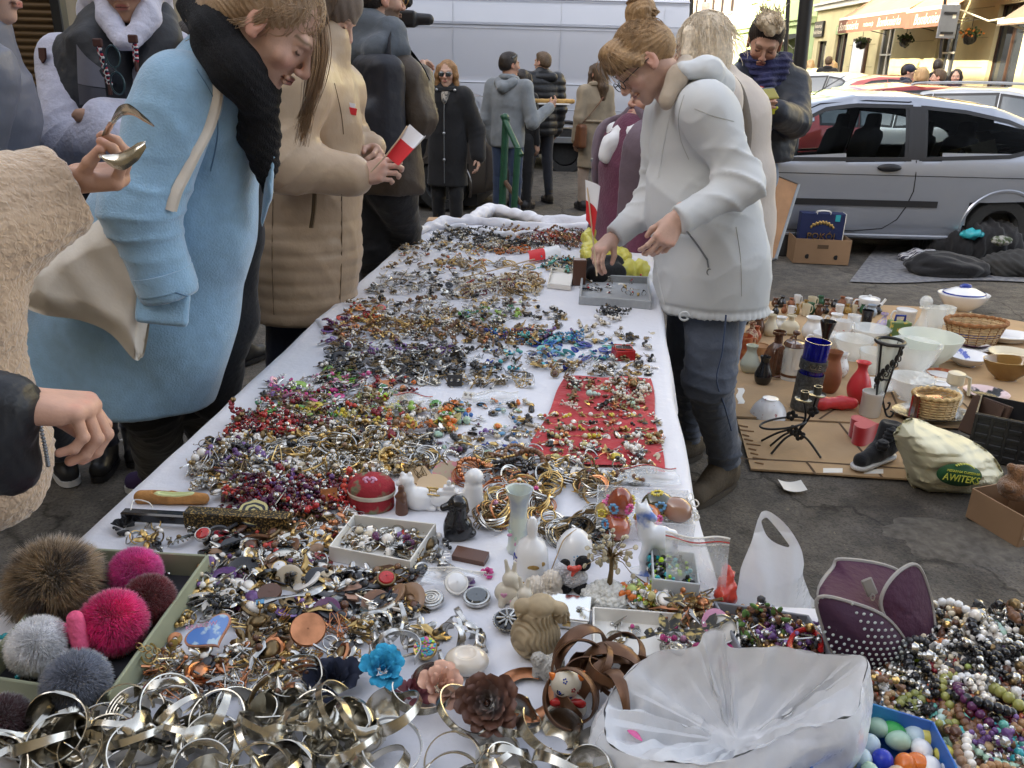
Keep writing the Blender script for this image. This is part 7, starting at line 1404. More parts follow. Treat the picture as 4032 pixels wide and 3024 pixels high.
def zipbag(label,px,z_,hgt,short,m=clearp,red=True,grp=None):
 Q=[TT(x,y,z)for(x,y),z in zip(px,(z_,z_,z_+hgt,z_+hgt))];r_=thing('zip_bag',label,'plastic bag',(Q[0]+Q[1])/2,group=grp);LAND.append(((Q[0]+Q[2])/2,short));N=nrm(np.cross(Q[1]-Q[0],Q[3]-Q[0]))
 rows=A_([[(Q[0]*(1-u)+Q[1]*u)*(1-v)+(Q[3]*(1-u)+Q[2]*u)*v+N*(.006*math.sin(u*7+v*5)+.005*math.sin(v*11+u*3)*(1-v))for u in np.linspace(0,1,22)]for v in np.linspace(0,1,18)]);th=.004
 obj('film',G().grid(rows).grid(rows+N*th),m,r_,ang=None);obj('zip_seal',G().tube(rows[-1]+N*th/2,.0016,5).tube(rows[-3]+N*th/2,.0012,5),card,r_)
 if red:obj('red_line',G().tube(rows[-2]+N*(th+.001),.0011,5),MATS['red bead 0'],r_)
zipbag('clear zip bag with a red line standing over the bead tub',((1440,1275),(1565,1295),(1577,1165),(1437,1150)),.01,.11,'the standing zip bag')
zipbag('clear packet with a blue card inside near the purple flowers',((905,1268),(1010,1262),(1050,1235),(925,1225)),.012,.02,'the clear packet',red=False)
zipbag('clear packet with orange pieces above the middle of the table',((1020,872),(1115,868),(1120,845),(1020,850)),.008,.01,'the middle packet',red=False)
zipbag('clear zip bag lying beside the red cloth',((1330,1050),(1470,1050),(1460,1010),(1340,1010)),.01,.012,'the flat zip bag')
zipbag('wrinkled clear packet among the green beads',((830,882),(925,888),(935,855),(850,850)),.01,.02,'the wrinkled packet')
zipbag('small clear packet on the gold necklaces',((1010,618),(1075,614),(1060,590),(1000,592)),.008,.006,'the far packet',red=False)
film=mat('white carrier film',(.90,.91,.93),.3,bump=.2,bs=30,spec=.5,trans=.35,ior=1.1)
def bagmesh(lab,base,prims,folds,m,vox=.007,cat='plastic bag',nm='carrier_bag',cut=()):
 r_=thing(nm,lab,cat,base);LAND.append((A_(base),' '.join(lab.split()[:4])));s=S(.03)
 for a,b2,ra,rb_,fl in prims:s.cone(a,b2,ra,rb_,flat=fl)
 for c,r,kk in cut:s.ell(c,r,op='d',k=kk)
 o=obj('film',s.mesh(vox,folds),m,r_,ang=None);return r_,o
def sheetbag(lab,base,m):r_=thing('carrier_bag',lab,'plastic bag',base);LAND.append((A_(base),' '.join(lab.split()[:4])));return r_
def film_obj(nm,rows,m,par,amp,f,seed,cv=False,N=None):
 rows=A_(rows,float);du=np.gradient(rows,axis=1);dv_=np.gradient(rows,axis=0);n_=np.cross(du,dv_);n_/=np.maximum(np.linalg.norm(n_,axis=-1,keepdims=True),1e-9)
 P=rows.reshape(-1,3);d=amp*crk(P,f,seed)+amp*.35*crk(P,f*3.1,seed+4);rows=rows+n_*d.reshape(rows.shape[:2])[...,None];return obj(nm,G().grid(rows,cv=cv),m,par,ang=22)
B0=TT(1560,1640);r_=sheetbag('large open white carrier bag with gathered folds in the right foreground',B0,film)
RIM=[(1322,1500,.055),(1360,1452,.07),(1420,1408,.085),(1500,1398,.10),(1522,1368,.115),(1560,1366,.115),(1580,1398,.105),(1680,1398,.11),(1790,1415,.11),(1868,1420,.115),(1862,1480,.10),(1842,1545,.09),(1780,1560,.09),(1690,1590,.085),(1600,1632,.08),(1500,1650,.07),(1400,1640,.06),(1318,1610,.05),(1306,1550,.05)]
rimP=spline([TT(a,b,c*1.3)for a,b,c in RIM],9,closed=True);Cb=TT(1592,1598,.03);nR=len(rimP);an=np.arange(nR)/nR;cr_=tri(an*9+.3*np.sin(an*19))*.7+tri(an*23+.25*np.sin(an*40))*.4
rows=[]
for t in np.linspace(0,1,46):Pt=rimP*(1-t)+Cb*t;Pt[:,2]=rimP[:,2]*(1-t)**1.5+Cb[2]*(1-(1-t)**1.5)+.016*cr_*math.sin(min(1,t*1.25)*PI)**.7;rows.append(Pt)
film_obj('inner_film',rows,film,r_,.004,8,3,cv=True)
cen=rimP.mean(0);rows=[]
for t in np.linspace(0,1,22):Pt=rimP+(rimP-cen)*A_([1,1,0])*(.14*math.sin(t*PI)-.06*t);Pt[:,2]=rimP[:,2]*(1-t)+(TZ+.003)*t;rows.append(Pt)
film_obj('outer_film',rows,film,r_,.004,9,8,cv=True)
q=TT(1345,1560,.052);obj('printed_mark',G().tube([q+A_([.02*t,-.03*t,.0])for t in np.linspace(0,1,5)],[.001,.004,.005,.004,.001],6,flat=.2),MATS['pink bead 0'],r_)
r_=sheetbag('white carrier bag with looped handles standing on the table edge',TT(1665,1298),film)
OUT=[(1637,1120),(1650,1107),(1668,1110),(1700,1135),(1728,1180),(1736,1215),(1733,1240),(1752,1290),(1756,1318),(1556,1318),(1588,1290),(1600,1230),(1622,1170)];HOL=[(1645,1128),(1655,1120),(1665,1128),(1692,1160),(1705,1181),(1680,1179),(1658,1160)]
for side_,sg in(('front_film',-1),('back_film',1)):
 V,F=cells(OUT,HOL,3.,lambda x,y,sg=sg:1.235+sg*(.006+.045*max(0,(y-1150)/160)**.7*math.sin(min(max((x-1560)/195,0),1)*PI)));V[:,1]+=.006*crk(V,9,5+sg)+.004*np.sin(V[:,0]*90+V[:,2]*12);obj(side_,G().add(V,F),film,r_,ang=22)
yel=mat('yellow carrier film',(.55,.50,.08),.35,bump=.4,bs=20,spec=.6);yx=lambda x,y,z=0:TT(x,y,z)
bagmesh('yellow carrier bag crumpled beside the white jacket',yx(1330,590),[(yx(1270,560,.04),yx(1272,505,.09),.03,.028,None),(yx(1335,585,.03),yx(1385,582,.03),.045,.04,None),(yx(1290,545,.03),yx(1340,560,.03),.05,.05,None)],lambda P:.012*crk(P,9,3),yel,.008)
bagmesh('black velvet display stand wrapped in the yellow bag',yx(1300,600),[(yx(1275,580,.05),yx(1325,570,.06),.05,.045,((0,1,.3),.4)),(yx(1290,595,.03),yx(1330,590,.03),.045,.045,((0,1,.3),.4))],lambda P:P[:,0]*0,blk,.008,cat='display stand',nm='display_stand')
bagmesh('red plastic bag piece behind the zip bag',TT(1568,1255),[(TT(1566,1285,.02),TT(1572,1240,.045),.016,.013,None)],lambda P:.006*crk(P,20,3),MATS['red bead 2'],.004)
pm=mat('plum pouch cloth',(.055,.012,.035),.8,bump=.3,bs=90);grp_=mat('grey piping',(.30,.28,.26),.7);dotm=mat('white dots',(.55,.6,.58),.6);pc=TT(1900,1465)
r_=thing('cosmetic_pouch','open plum pouch with white polka dots and grey piping','pouch',pc);LAND.append((pc,'the polka dot pouch'))
Y1,Y2=1.0,1.06;fx=lambda x,y,Y=.98:ad(x,y,Y)
front=spline([fx(1768,1290),fx(1850,1305),fx(1915,1335),fx(1960,1390),fx(1975,1430),fx(1935,1462),fx(1880,1458),fx(1800,1410),fx(1775,1350)],5,closed=True);back=spline([fx(1768,1285,1.02),fx(1800,1225,1.09),fx(1820,1208,1.10),fx(1930,1228,1.12),fx(2000,1290,1.12),fx(2020,1380,1.08),fx(1990,1430,1.04),fx(1900,1440,1.04),fx(1800,1400,1.02)],5,closed=True)
cF=front.mean(0);bul=nrm((-.1,-1,.1));rows=[front+(cF-front)*(1-t)+bul*.03*(1-t*t)for t in np.linspace(1,0,9)];obj('front_panel',G().grid(rows,cv=True),mat('plum dotted cloth',(.04,.010,.03),.75,bump=.2,bs=90),r_,ang=None)
g=G();ctr=A_([front[:,0],front[:,2]]).T
for i in range(-14,15):
 for j in range(-14,15):
  q=A_([cF[0]+i*.0095+(j%2)*.00475,cF[2]+j*.0088])
  if inpoly(q,ctr):t=np.linalg.norm((q-ctr.mean(0))/(ctr.max(0)-ctr.min(0))*2);y_=np.interp(q[0],front[np.argsort(front[:,0])][:,0],front[np.argsort(front[:,0])][:,1]);g.ball((q[0],cF[1]-.031*(1-min(1,t)**2)-.001,q[1]),(.0024,.0012,.0024),7,4)
obj('polka_dots',g,dotm,r_);side_=[front*(1-t)+back*t for t in np.linspace(0,1,6)];inner=[back*(1-t)+(back.mean(0)+A_([0,0,-.03]))*t for t in np.linspace(0,1,5)]
obj('lining',G().grid(side_,cv=True).grid(inner,cv=True),pm,r_,ang=None);obj('piping',G().tube(front,.0028,6,closed=True),grp_,r_);obj('piping',G().tube(back,.0032,6,closed=True),grp_,r_)
fl_=spline([fx(1905,1320,.99),fx(1912,1270,1.0),fx(1950,1228,1.03),fx(1985,1225,1.05),fx(2012,1300,1.05),fx(2018,1380,1.02),fx(1992,1425,1.0),fx(1950,1390,.985)],5,closed=True);cf=fl_.mean(0);obj('flap',G().grid([fl_+(cf-fl_)*(1-t)+bul*.012*(1-t*t)for t in np.linspace(1,0,7)],cv=True),pm,r_,ang=None);obj('piping',G().tube(fl_,.0030,6,closed=True),grp_,r_)
obj('wrist_strap',G().tube(spline([fx(1975,1400,.97),fx(1990,1440,.96),fx(2005,1455,.955),fx(2020,1440,.955),fx(2012,1390,.97)],6),.012,6,flat=.12,up=(1,-1,0)),grp_,r_);obj('zip_pull',G().box(fx(1878,1268,1.0),(.008,.002,.016),R=roteul(0,-.5,0),bev=.002).tube([fx(1885+4*math.cos(a),1290+7*math.sin(a),.995)for a in np.linspace(0,6.3,10)],.0012,4),grp_,r_)
bl=mat('blue printed card',(.03,.12,.42),.4,col2=(.04,.30,.55),ns=14,thr=(.5,.75));cbox('blue_box','deep blue card box full of small coloured plastic eggs','box',((1720,1740),(2120,1760),(2015,1560),(1815,1500)),.06,.003,bl,short='the blue box')
ecs=[('pale green',PAL['mint'][0]),('pale blue',mat('pale blue egg',(.50,.62,.68),.3)),('beige',mat('beige egg',(.55,.40,.27),.4)),('yellow',mat('yellow egg',(.62,.55,.12),.3)),('white',cer),('orange red',MATS['orange bead 0']),('blue',mat('royal egg',(.02,.04,.42),.25)),('green',mat('green egg',(.05,.35,.08),.3))]
pos=[(1855,1560,0),(1898,1572,0),(1805,1578,2),(1795,1610,2),(1875,1610,1),(1940,1600,0),(2000,1590,3),(2052,1600,0),(1990,1618,4),(2040,1630,3),(1860,1640,1),(1905,1645,6),(1955,1655,5),(2010,1660,4),(2060,1665,4),(1985,1650,5),(1930,1580,7),(1830,1640,3),(1805,1650,3),(1975,1585,1),(2075,1640,0),(1880,1675,0),(1935,1680,2),(2000,1690,1)]
for i,(x,y,k)in enumerate(pos):
 q=TT(x,y,.035);nm_,m_=ecs[k];o=obj('toy_egg',G().lathe([(.0125*math.sin(t)*(1+.12*math.cos(t)),-.0155*math.cos(t))for t in np.linspace(.01,PI-.01,14)],18,q,roteul(rad(30+31*i),rad(17*i),0)),m_);tag(o,f'{nm_} plastic egg in the blue box '+['by its far edge','near the white bag','beside a yellow egg','in the middle row','low in the heap','by the frame edge'][i%6]+(', glossy' if i%2 else ', matt'),'plastic egg','coloured plastic eggs in the blue box')
def fur(nm,label,x,y,z_,rr,m,n,L,th=.0011,sag=.25,extra=None):
 c=TT(x,y,z_);r_=thing(nm,label,'pompom',c-A_([0,0,rr]),group='fur pompoms on the sage tray');LAND.append((c,'the '+' '.join(label.split()[:3])));obj('core',G().ball(c,rr*.72,20,14),m,r_);g=G();V=[];F=[];rs=np.random.RandomState(int(x))
 D=rs.normal(size=(n,3));D/=np.linalg.norm(D,axis=1)[:,None];cl_=rs.normal(size=(60,3));cl_/=np.linalg.norm(cl_,axis=1)[:,None];near_=cl_[np.argmax(D@cl_.T,axis=1)];T=D*.78+near_*.35+rs.normal(size=(n,3))*.12+A_([.05,0,-sag]);T/=np.linalg.norm(T,axis=1)[:,None];l=L*rs.uniform(.6,1.15,n)[:,None]
 a=c+D*rr*.68;b2=a+(D*.5+T*.5)*l*.6;e_=b2+(T-A_([0,0,sag*.5]))*l*.5;S_=np.cross(T,rs.normal(size=(n,3)));S_/=np.linalg.norm(S_,axis=1)[:,None];S2=np.cross(T,S_)
 V=np.stack([a+S_*th,a-S_*th*.5+S2*th*.87,a-S_*th*.5-S2*th*.87,b2+S_*th*.8,b2-S_*th*.4+S2*th*.7,b2-S_*th*.4-S2*th*.7,e_],1).reshape(-1,3);o=np.arange(n)[:,None]*7
 g.add(V,np.concatenate([o+A_([[i,(i+1)%3,3+(i+1)%3,3+i]])for i in range(3)]));n0=g.n;g.F.append((np.concatenate([o+A_([[3+i,3+(i+1)%3,6]])for i in range(3)]),0));obj('fur',g,m,r_,ang=None);return r_,c
fm=lambda n,c,c2=None,ns=30:mat(n,c,.75,sheen=.5,nv=.2,ns=ns,col2=c2,thr=(.4,.62))
fur('fur_pompom','large tawny brown fur pompom with dark tips',118,1262,.05,.060,fm('tawny fur',(.40,.27,.14),(.07,.045,.03),24),11000,.036,.0008)
fur('fur_pompom','pink fur pompom behind the dark red one',292,1238,.04,.046,fm('pink fur',(.80,.05,.32)),10000,.012,.0006)
fur('fur_pompom','dark red fur pompom on the tray edge',322,1296,.045,.042,fm('dark red fur',(.16,.006,.01)),9000,.012,.0006)
r_,c=fur('fur_pompom','hot pink fur pompom with pink felt ears',245,1345,.05,.050,fm('hot pink fur',(.86,.008,.19)),12000,.015,.0007);fe=mat('pink felt',(.80,.12,.25),.9,bump=.4,bs=120)
q=c+A_([-.045,-.025,.012]);obj('felt_ear',S(.01).cone(q+A_([.014,-.012,.022]),q+A_([.02,-.018,-.014]),.011,.013).mesh(.002),fe,r_);obj('felt_ear',S(.01).cone(q+A_([-.028,0,.0]),q+A_([.0,-.008,-.008]),.007,.014).mesh(.002),fe,r_)
fur('fur_pompom','white fur pompom at the left of the sage tray',82,1395,.05,.044,fm('white fur',(.9,.9,.92)),10000,.012,.0006)
fur('fur_pompom','blue grey fur pompom nearest in the tray',165,1475,.055,.045,fm('grey fur',(.20,.22,.28)),10000,.013,.0006)
fur('fur_pompom','dark burgundy fur pompom at the lower left corner',5,1560,.05,.036,fm('burgundy fur',(.05,.006,.01)),6000,.011,.0006)
g=G();qq=TT(300,1395,.05)
for k in range(9):g.tube([qq+A_([.006*k+.005*math.cos(a),-.004*k*(k%2),.005*math.sin(a)-.002*k])for a in np.linspace(0,2*PI,8,endpoint=False)],.0009,4,closed=True)
g.tube([TT(322+18*math.cos(a),1412+22*math.sin(a),.035)for a in np.linspace(0,6.28,22,endpoint=False)],.0016,5,closed=True);tag(obj('key_ring',g,gold),'gold key ring and chain hanging from the hot pink pompom','key ring')
def rose(nm,label,x,y,z_,R_,m,npet=26,curl=1.,tilt=(-.5,.2),cat='fabric flower'):
 c=TT(x,y,z_);r_=thing(nm,label,cat,c-A_([0,0,.01]));LAND.append((c,'the '+' '.join(label.split()[:3])));Rm=roteul(tilt[0],tilt[1],0);g=G()
 for k in range(npet):
  t=k/(npet-1);a=k*2.4;rad_=R_*(.12+.88*t**.8);w_=R_*(.30+.35*t);op=(.15+1.05*t)*curl;rows=[]
  for v in np.linspace(0,1,7):
   row=[]
   for u in np.linspace(-1,1,9):
    wd=w_*math.sin(PI*(.12+.80*v))**.6;rr_=rad_*(.25+.75*math.sin(min(v*op,1.5)))+R_*.03*u*u;zz=R_*(.62*v*math.cos(op*v*.9)+.10*(1-t))+R_*.05*math.sin(u*4+k)*v;aa=a+u*wd/max(rad_,R_*.3)*.8;row.append((rr_*math.cos(aa),rr_*math.sin(aa),zz))
   rows.append(row)
  g.grid(A_(rows)@Rm+c)
 g.ball(c+A_([0,0,R_*.35])@Rm,R_*.12);obj('petals',g,m,r_,ang=None);return r_
rose('fabric_rose','dark brown silky fabric rose',1058,1520,.045,.047,mat('brown satin',(.105,.042,.025),.5,sheen=.3,nv=.15,ns=20),32,1.,(.75,-.25))
rose('fabric_rose','peach fabric rose left of the brown one',950,1486,.035,.036,mat('peach cloth',(.62,.36,.26),.8,nv=.1,ns=30),20,1.15,(.45,.3));rose('felt_flower','bright blue felt flower',826,1448,.035,.036,mat('blue felt',(.03,.30,.50),.9,bump=.4,bs=120),20,1.15,(.45,.2));rose('fabric_flower','navy tulle flower left of the blue felt one',722,1478,.01,.045,mat('navy tulle',(.012,.016,.035),.9),18,1.2,(.2,0));rose('fabric_flower','wine organza flower between the blue and peach flowers',890,1500,.01,.03,mat('wine organza',(.22,.05,.06),.7,trans=.3),14,1.2,(.3,.1))
for x,y,lab,m_,R_ in((266,1140,'black leather flower brooch at the left table edge',blk,.026),(1052,1240,'magenta enamel flower brooch by the packet',MATS['pink bead 2'],.014),(1010,1262,'purple enamel flower brooch under the magenta one',MATS['purple bead 0'],.016),(1560-90,1345,'dark bronze flower brooch beside the twig',bronze,.018),(775,1330,'small black fabric rose brooch with a pearl',jet,.013),(1010,1410,'small gold flower brooch above the brown rose',gold,.012),(660,1385,'red carved rose brooch beside the heart magnet',MATS['red bead 0'],.012),(820,1245,'grey metal daisy brooch below the white tray',bronze,.02)):rose('flower_brooch',lab,x,y,.006,R_,m_,12,1.4,(.2,.1),'brooch')
c=TT(456,1385,.022);r_=thing('heart_magnet','heart-shaped Kraków souvenir magnet in blue and pink','magnet',c);LAND.append((c,'the heart magnet'));Rh=roteul(rad(22),rad(-6),rad(12));th_=np.linspace(0,2*PI,60,endpoint=False);hx=.0024*16*np.sin(th_)**3;hy=.0019*(13*np.cos(th_)-5*np.cos(2*th_)-2*np.cos(3*th_)-np.cos(4*th_))
rim=np.stack([hx,hy],1)@A_([[.87,.45],[-.45,.87]]);obj('pink_rim',G().prism(rim*.92,-.003,.002,R=Rh,c=c+A_([0,0,.014])),MATS['coral bead 1'],r_);mm=obj('picture',G().prism(rim*.84,.0022,.003,R=Rh,c=c+A_([0,0,.014])),mat('magnet picture',(.10,.25,.62),.15,coat=1.,col2=(.45,.62,.75),ns=45,thr=(.5,.56)),r_);obj('lettering',text_geo('KRAKÓW',.010,c+A_([0,0,.014])+A_([-.012,.013,.0034])@Rh,Rh,thick=.0003),MATS['pink bead 1'],mm,smooth=False)
def strip_thing(nm,lab,cat,P,w_,m,flat=.3,grp=None,n=8):r=thing(nm,lab,cat,P[0],group=grp);obj('body',G().tube(spline(P,n),np.interp(np.linspace(0,1,(len(P)-1)*n+1),np.linspace(0,1,len(w_)),w_),10,flat=flat),m,r);LAND.append((P[len(P)//2],' '.join(lab.split()[:4])));return r
r_=strip_thing('souvenir_spoon','shiny souvenir spoon with a crest on its handle end','spoon',[TT(x,y,z)for x,y,z in((551,1302,.026),(585,1294,.027),(640,1285,.026),(672,1278,.024),(700,1264,.022))],[.0095,.0085,.0028,.0028,.010,.011,.003],silv,.25);obj('crest',G().box(TT(562,1300,.0295),(.006,.005,.0006),R=rotz(rad(15))),MATS['blue bead 2'],r_)
p0,p1=TT(272,1112,.020),TT(630,1132,.020);dd=p1-p0;r_=thing('folding_fan','closed black folding fan with gold pattern along its sticks','fan',p0);LAND.append(((p0+p1)/2,'the folding fan'));Rf=np.stack([nrm(dd),nrm(np.cross((0,0,1),dd)),A_([0,0,1])]);obj('guard',G().box(p0+dd*.2,(np.linalg.norm(dd)*.22,.010,.010),R=Rf,bev=.003),jet,r_)
g=G();gd=mat('gilt fan edge',(.03,.024,.015),.4,col2=(.45,.30,.10),ns=260,thr=(.52,.6),metal=.3)
for k in range(9):g.box(p0+dd*.68+A_([0,0,-.012+.0032*k]),(np.linalg.norm(dd)*.31,.0125,.0012),R=Rf)
obj('sticks',g,gd,r_,smooth=False);obj('cover',G().box(p0+dd*.68+A_([0,0,.017]),(np.linalg.norm(dd)*.31,.013,.002),R=Rf,bev=.001),gd,r_);obj('cord',G().tube(spline([p0+A_([.01,0,.01]),TT(290,1080,.03),TT(320,1085,.03),TT(330,1098,.02)],6),.0012,5),card,r_)
r_,p,u,R=fig('cork_slipper','cork slipper ornament with a pale green lining','ornament',370,1086,[(cn_,(-62,0,14),(0,0,14),15,16),(cn_,(0,0,14),(70,0,10),16,12),(e,(6,0,26),(44,13,12),'d')],mat('cork',(.42,.20,.06),.8,nv=.3,ns=40,bump=.4,bs=80),1.8,3,extra=[('lining',[(cn_,(-26,0,16),(46,0,17),11,9),(e,(8,0,28),(34,8,11),'d')],mat('pale green lining',(.60,.65,.32),.6))],rz=3)
tw=mat('brushed black gold',(.03,.028,.025),.4,metal=.6,col2=(.42,.32,.12),ns=90,thr=(.5,.62));g=G();leaf=lambda c,d,L,w_:g.tube([c,c+d*L*.3,c+d*L*.7,c+d*L],[w_*.2,w_,w_*.8,.0006],8,flat=.15)
P=[TT(x,y,.045)for x,y in((1342,1372),(1385,1378),(1440,1362),(1490,1362),(1545,1352),(1585,1330))];g.tube(spline(P,6),.003,7,flat=.4)
for(a,b2),(dx,dy),L in(((1440,1362),(-14,-40),.035),((1450,1358),(30,-60),.045),((1490,1362),(6,30),.03),((1530,1355),(24,-46),.035),((1400,1376),(8,-24),.018),((1500,1364),(50,40),.035),((1465,1300),(-60,-18),.03),((1465,1300),(0,-50),.03)):q=TT(a,b2,.045+(.02 if b2==1300 else 0));leaf(q,nrm(TT(a+dx,b2+dy,.05)-q),L,.008)
tag(obj('twig_brooch',g,tw),'black and gold metal twig brooch with leaves over the white tray','brooch')
cw_=TT(1650,1350,.035);g=G();PW=[cw_+A_([.034*math.cos(a),.012*math.sin(a),.024*math.sin(a)])for a in np.linspace(.2,6.0,20)];g.tube(PW,.002,5)
for i,q in enumerate(PW):g.ball(q+A_([0,0,.004*(-1)**i]),(.008,.003,.004),7,4,R=roteul(i,i*.6,i),mi=1)
tag(obj('leaf_wreath',g,[MATS['brown bead 0'],mat('green leaf',(.10,.20,.05),.5)]),'leaf wreath bracelet rising from the dark tray','bracelet');tag(obj('red_hoop',G().tube([TT(1740+34*math.cos(a),1388-34*math.sin(a)+6,.03)for a in np.linspace(-.3,3.5,24)],.0042,8),MATS['red bead 0']),'red cord hoop bracelet in the dark tray','bracelet')
for k in range(2):c=TT(1545+14*k,1345+14*k,.03);r_=thing('pin_badge',['round pink badge with a small dark portrait','back of a round metal badge with its pin'][k],'badge',c);obj('disc',G().lathe([(.0005,0),(.020,0),(.021,.002),(.0005,.004)],30,c,roteul(rad(50),0,0)),[MATS['pink bead 1'],card][k],r_);obj('pin' if k else 'portrait',G().tube([c+A_([.0205*math.cos(a),.0205*math.sin(a),.004])@roteul(rad(50),0,0)for a in np.linspace(0,6.28,24,endpoint=False)],.0014,5,closed=True).tube([c+A_([-.006,0,.006])@roteul(rad(50),0,0),c+A_([.004,.012,.006])@roteul(rad(50),0,0)],.0008,4)if k else G().ball(c+A_([.002,.005,.003])@roteul(rad(50),0,0),(.005,.004,.006)),[jet,silv][k],r_)
for i,(x,y,w_,h_,lab,m_,tl)in enumerate(((982,836,.02,.016,'black display card with silver ear studs',jet,55),(835,840,.018,.016,'orange patterned paper card among the pink beads',MATS['orange bead 1'],20),(1010,862,.016,.010,'white display card with tiny tower studs',card,35),(1105,598,.022,.03,'white card in a packet beside the bead strings',card,5),(1120,658,.022,.012,'white card with round red and lime stickers',card,15),(815,945,.02,.018,'white card packet among the silver brooches',card,25),(455,962,.018,.012,'black display card with round silver studs',jet,12),(715,1102,.016,.02,'copper square plate leaning by the red flowered box',copper,60),(740,1300,.024,.018,'pinkish soap bar in a paper wrap',mat('pink bar',(.5,.3,.22),.6),10),(1770,1500,.02,.015,'dark slate block beside the pouch',mat('slate block',(.05,.06,.06),.5),10),(880,1340,.022,.016,'white folded paper scrap by the spiral compact',card,6),(640,1250,.016,.012,'dark mirror plate in the brooch heap',jet,5),(1010,1215,.03,.014,'charred wooden stick block behind the flowers',MATS['brown bead 0'],10),(1700,1058,.02,.014,'',card,0))):
 if not lab:continue
 c=TT(x,y,.004);r_=thing('display_card' if 'card' in lab else 'plate',lab,'card' if 'card' in lab else 'plate',c);R=roteul(rad(tl),0,rad(20*math.sin(i*2.)));obj('sheet',G().box(c+A_([0,h_,.0])@R+A_([0,0,.002]),(w_,h_,.0012 if 'bar' not in lab and 'block' not in lab else.006),R=R,bev=.0004),m_,r_)
 if 'stud' in lab or 'sticker' in lab:
  for s_ in(-1,1):obj('stud',G().ball(c+A_([s_*w_*.45,h_,.003])@R+A_([0,0,.002]),.0045 if 'st' in lab and 'sticker' not in lab else(.007,.007,.001),8,5),(MATS['red bead 0']if s_<0 else MATS['lime bead 1'])if 'sticker' in lab else silv,r_)
c=TT(1700,1055,0);c=at(1710,1057,0);tag(obj('paper_scrap',G().grid([[(c[0]+a,c[1]+b2,.012+.012*abs(a*20)**2)for b2 in np.linspace(-.045,.045,6)]for a in np.linspace(-.05,.05,8)]),card,ang=None),'small white paper lying on the asphalt right of the table','paper')
flag('paper flag lying across the far gold necklaces',[TT(990,602,.02),TT(1060,585,.022),TT(1145,562,.024),TT(1155,560,.024)],(TT(1212,555,.012),TT(1205,530,.045),TT(1140,540,.05),TT(1142,568,.012)),0,0,(3.0,.6),.012,split=.5)
def loopP(f,n):return[f(a)for a in np.linspace(0,2*PI,n,endpoint=False)]
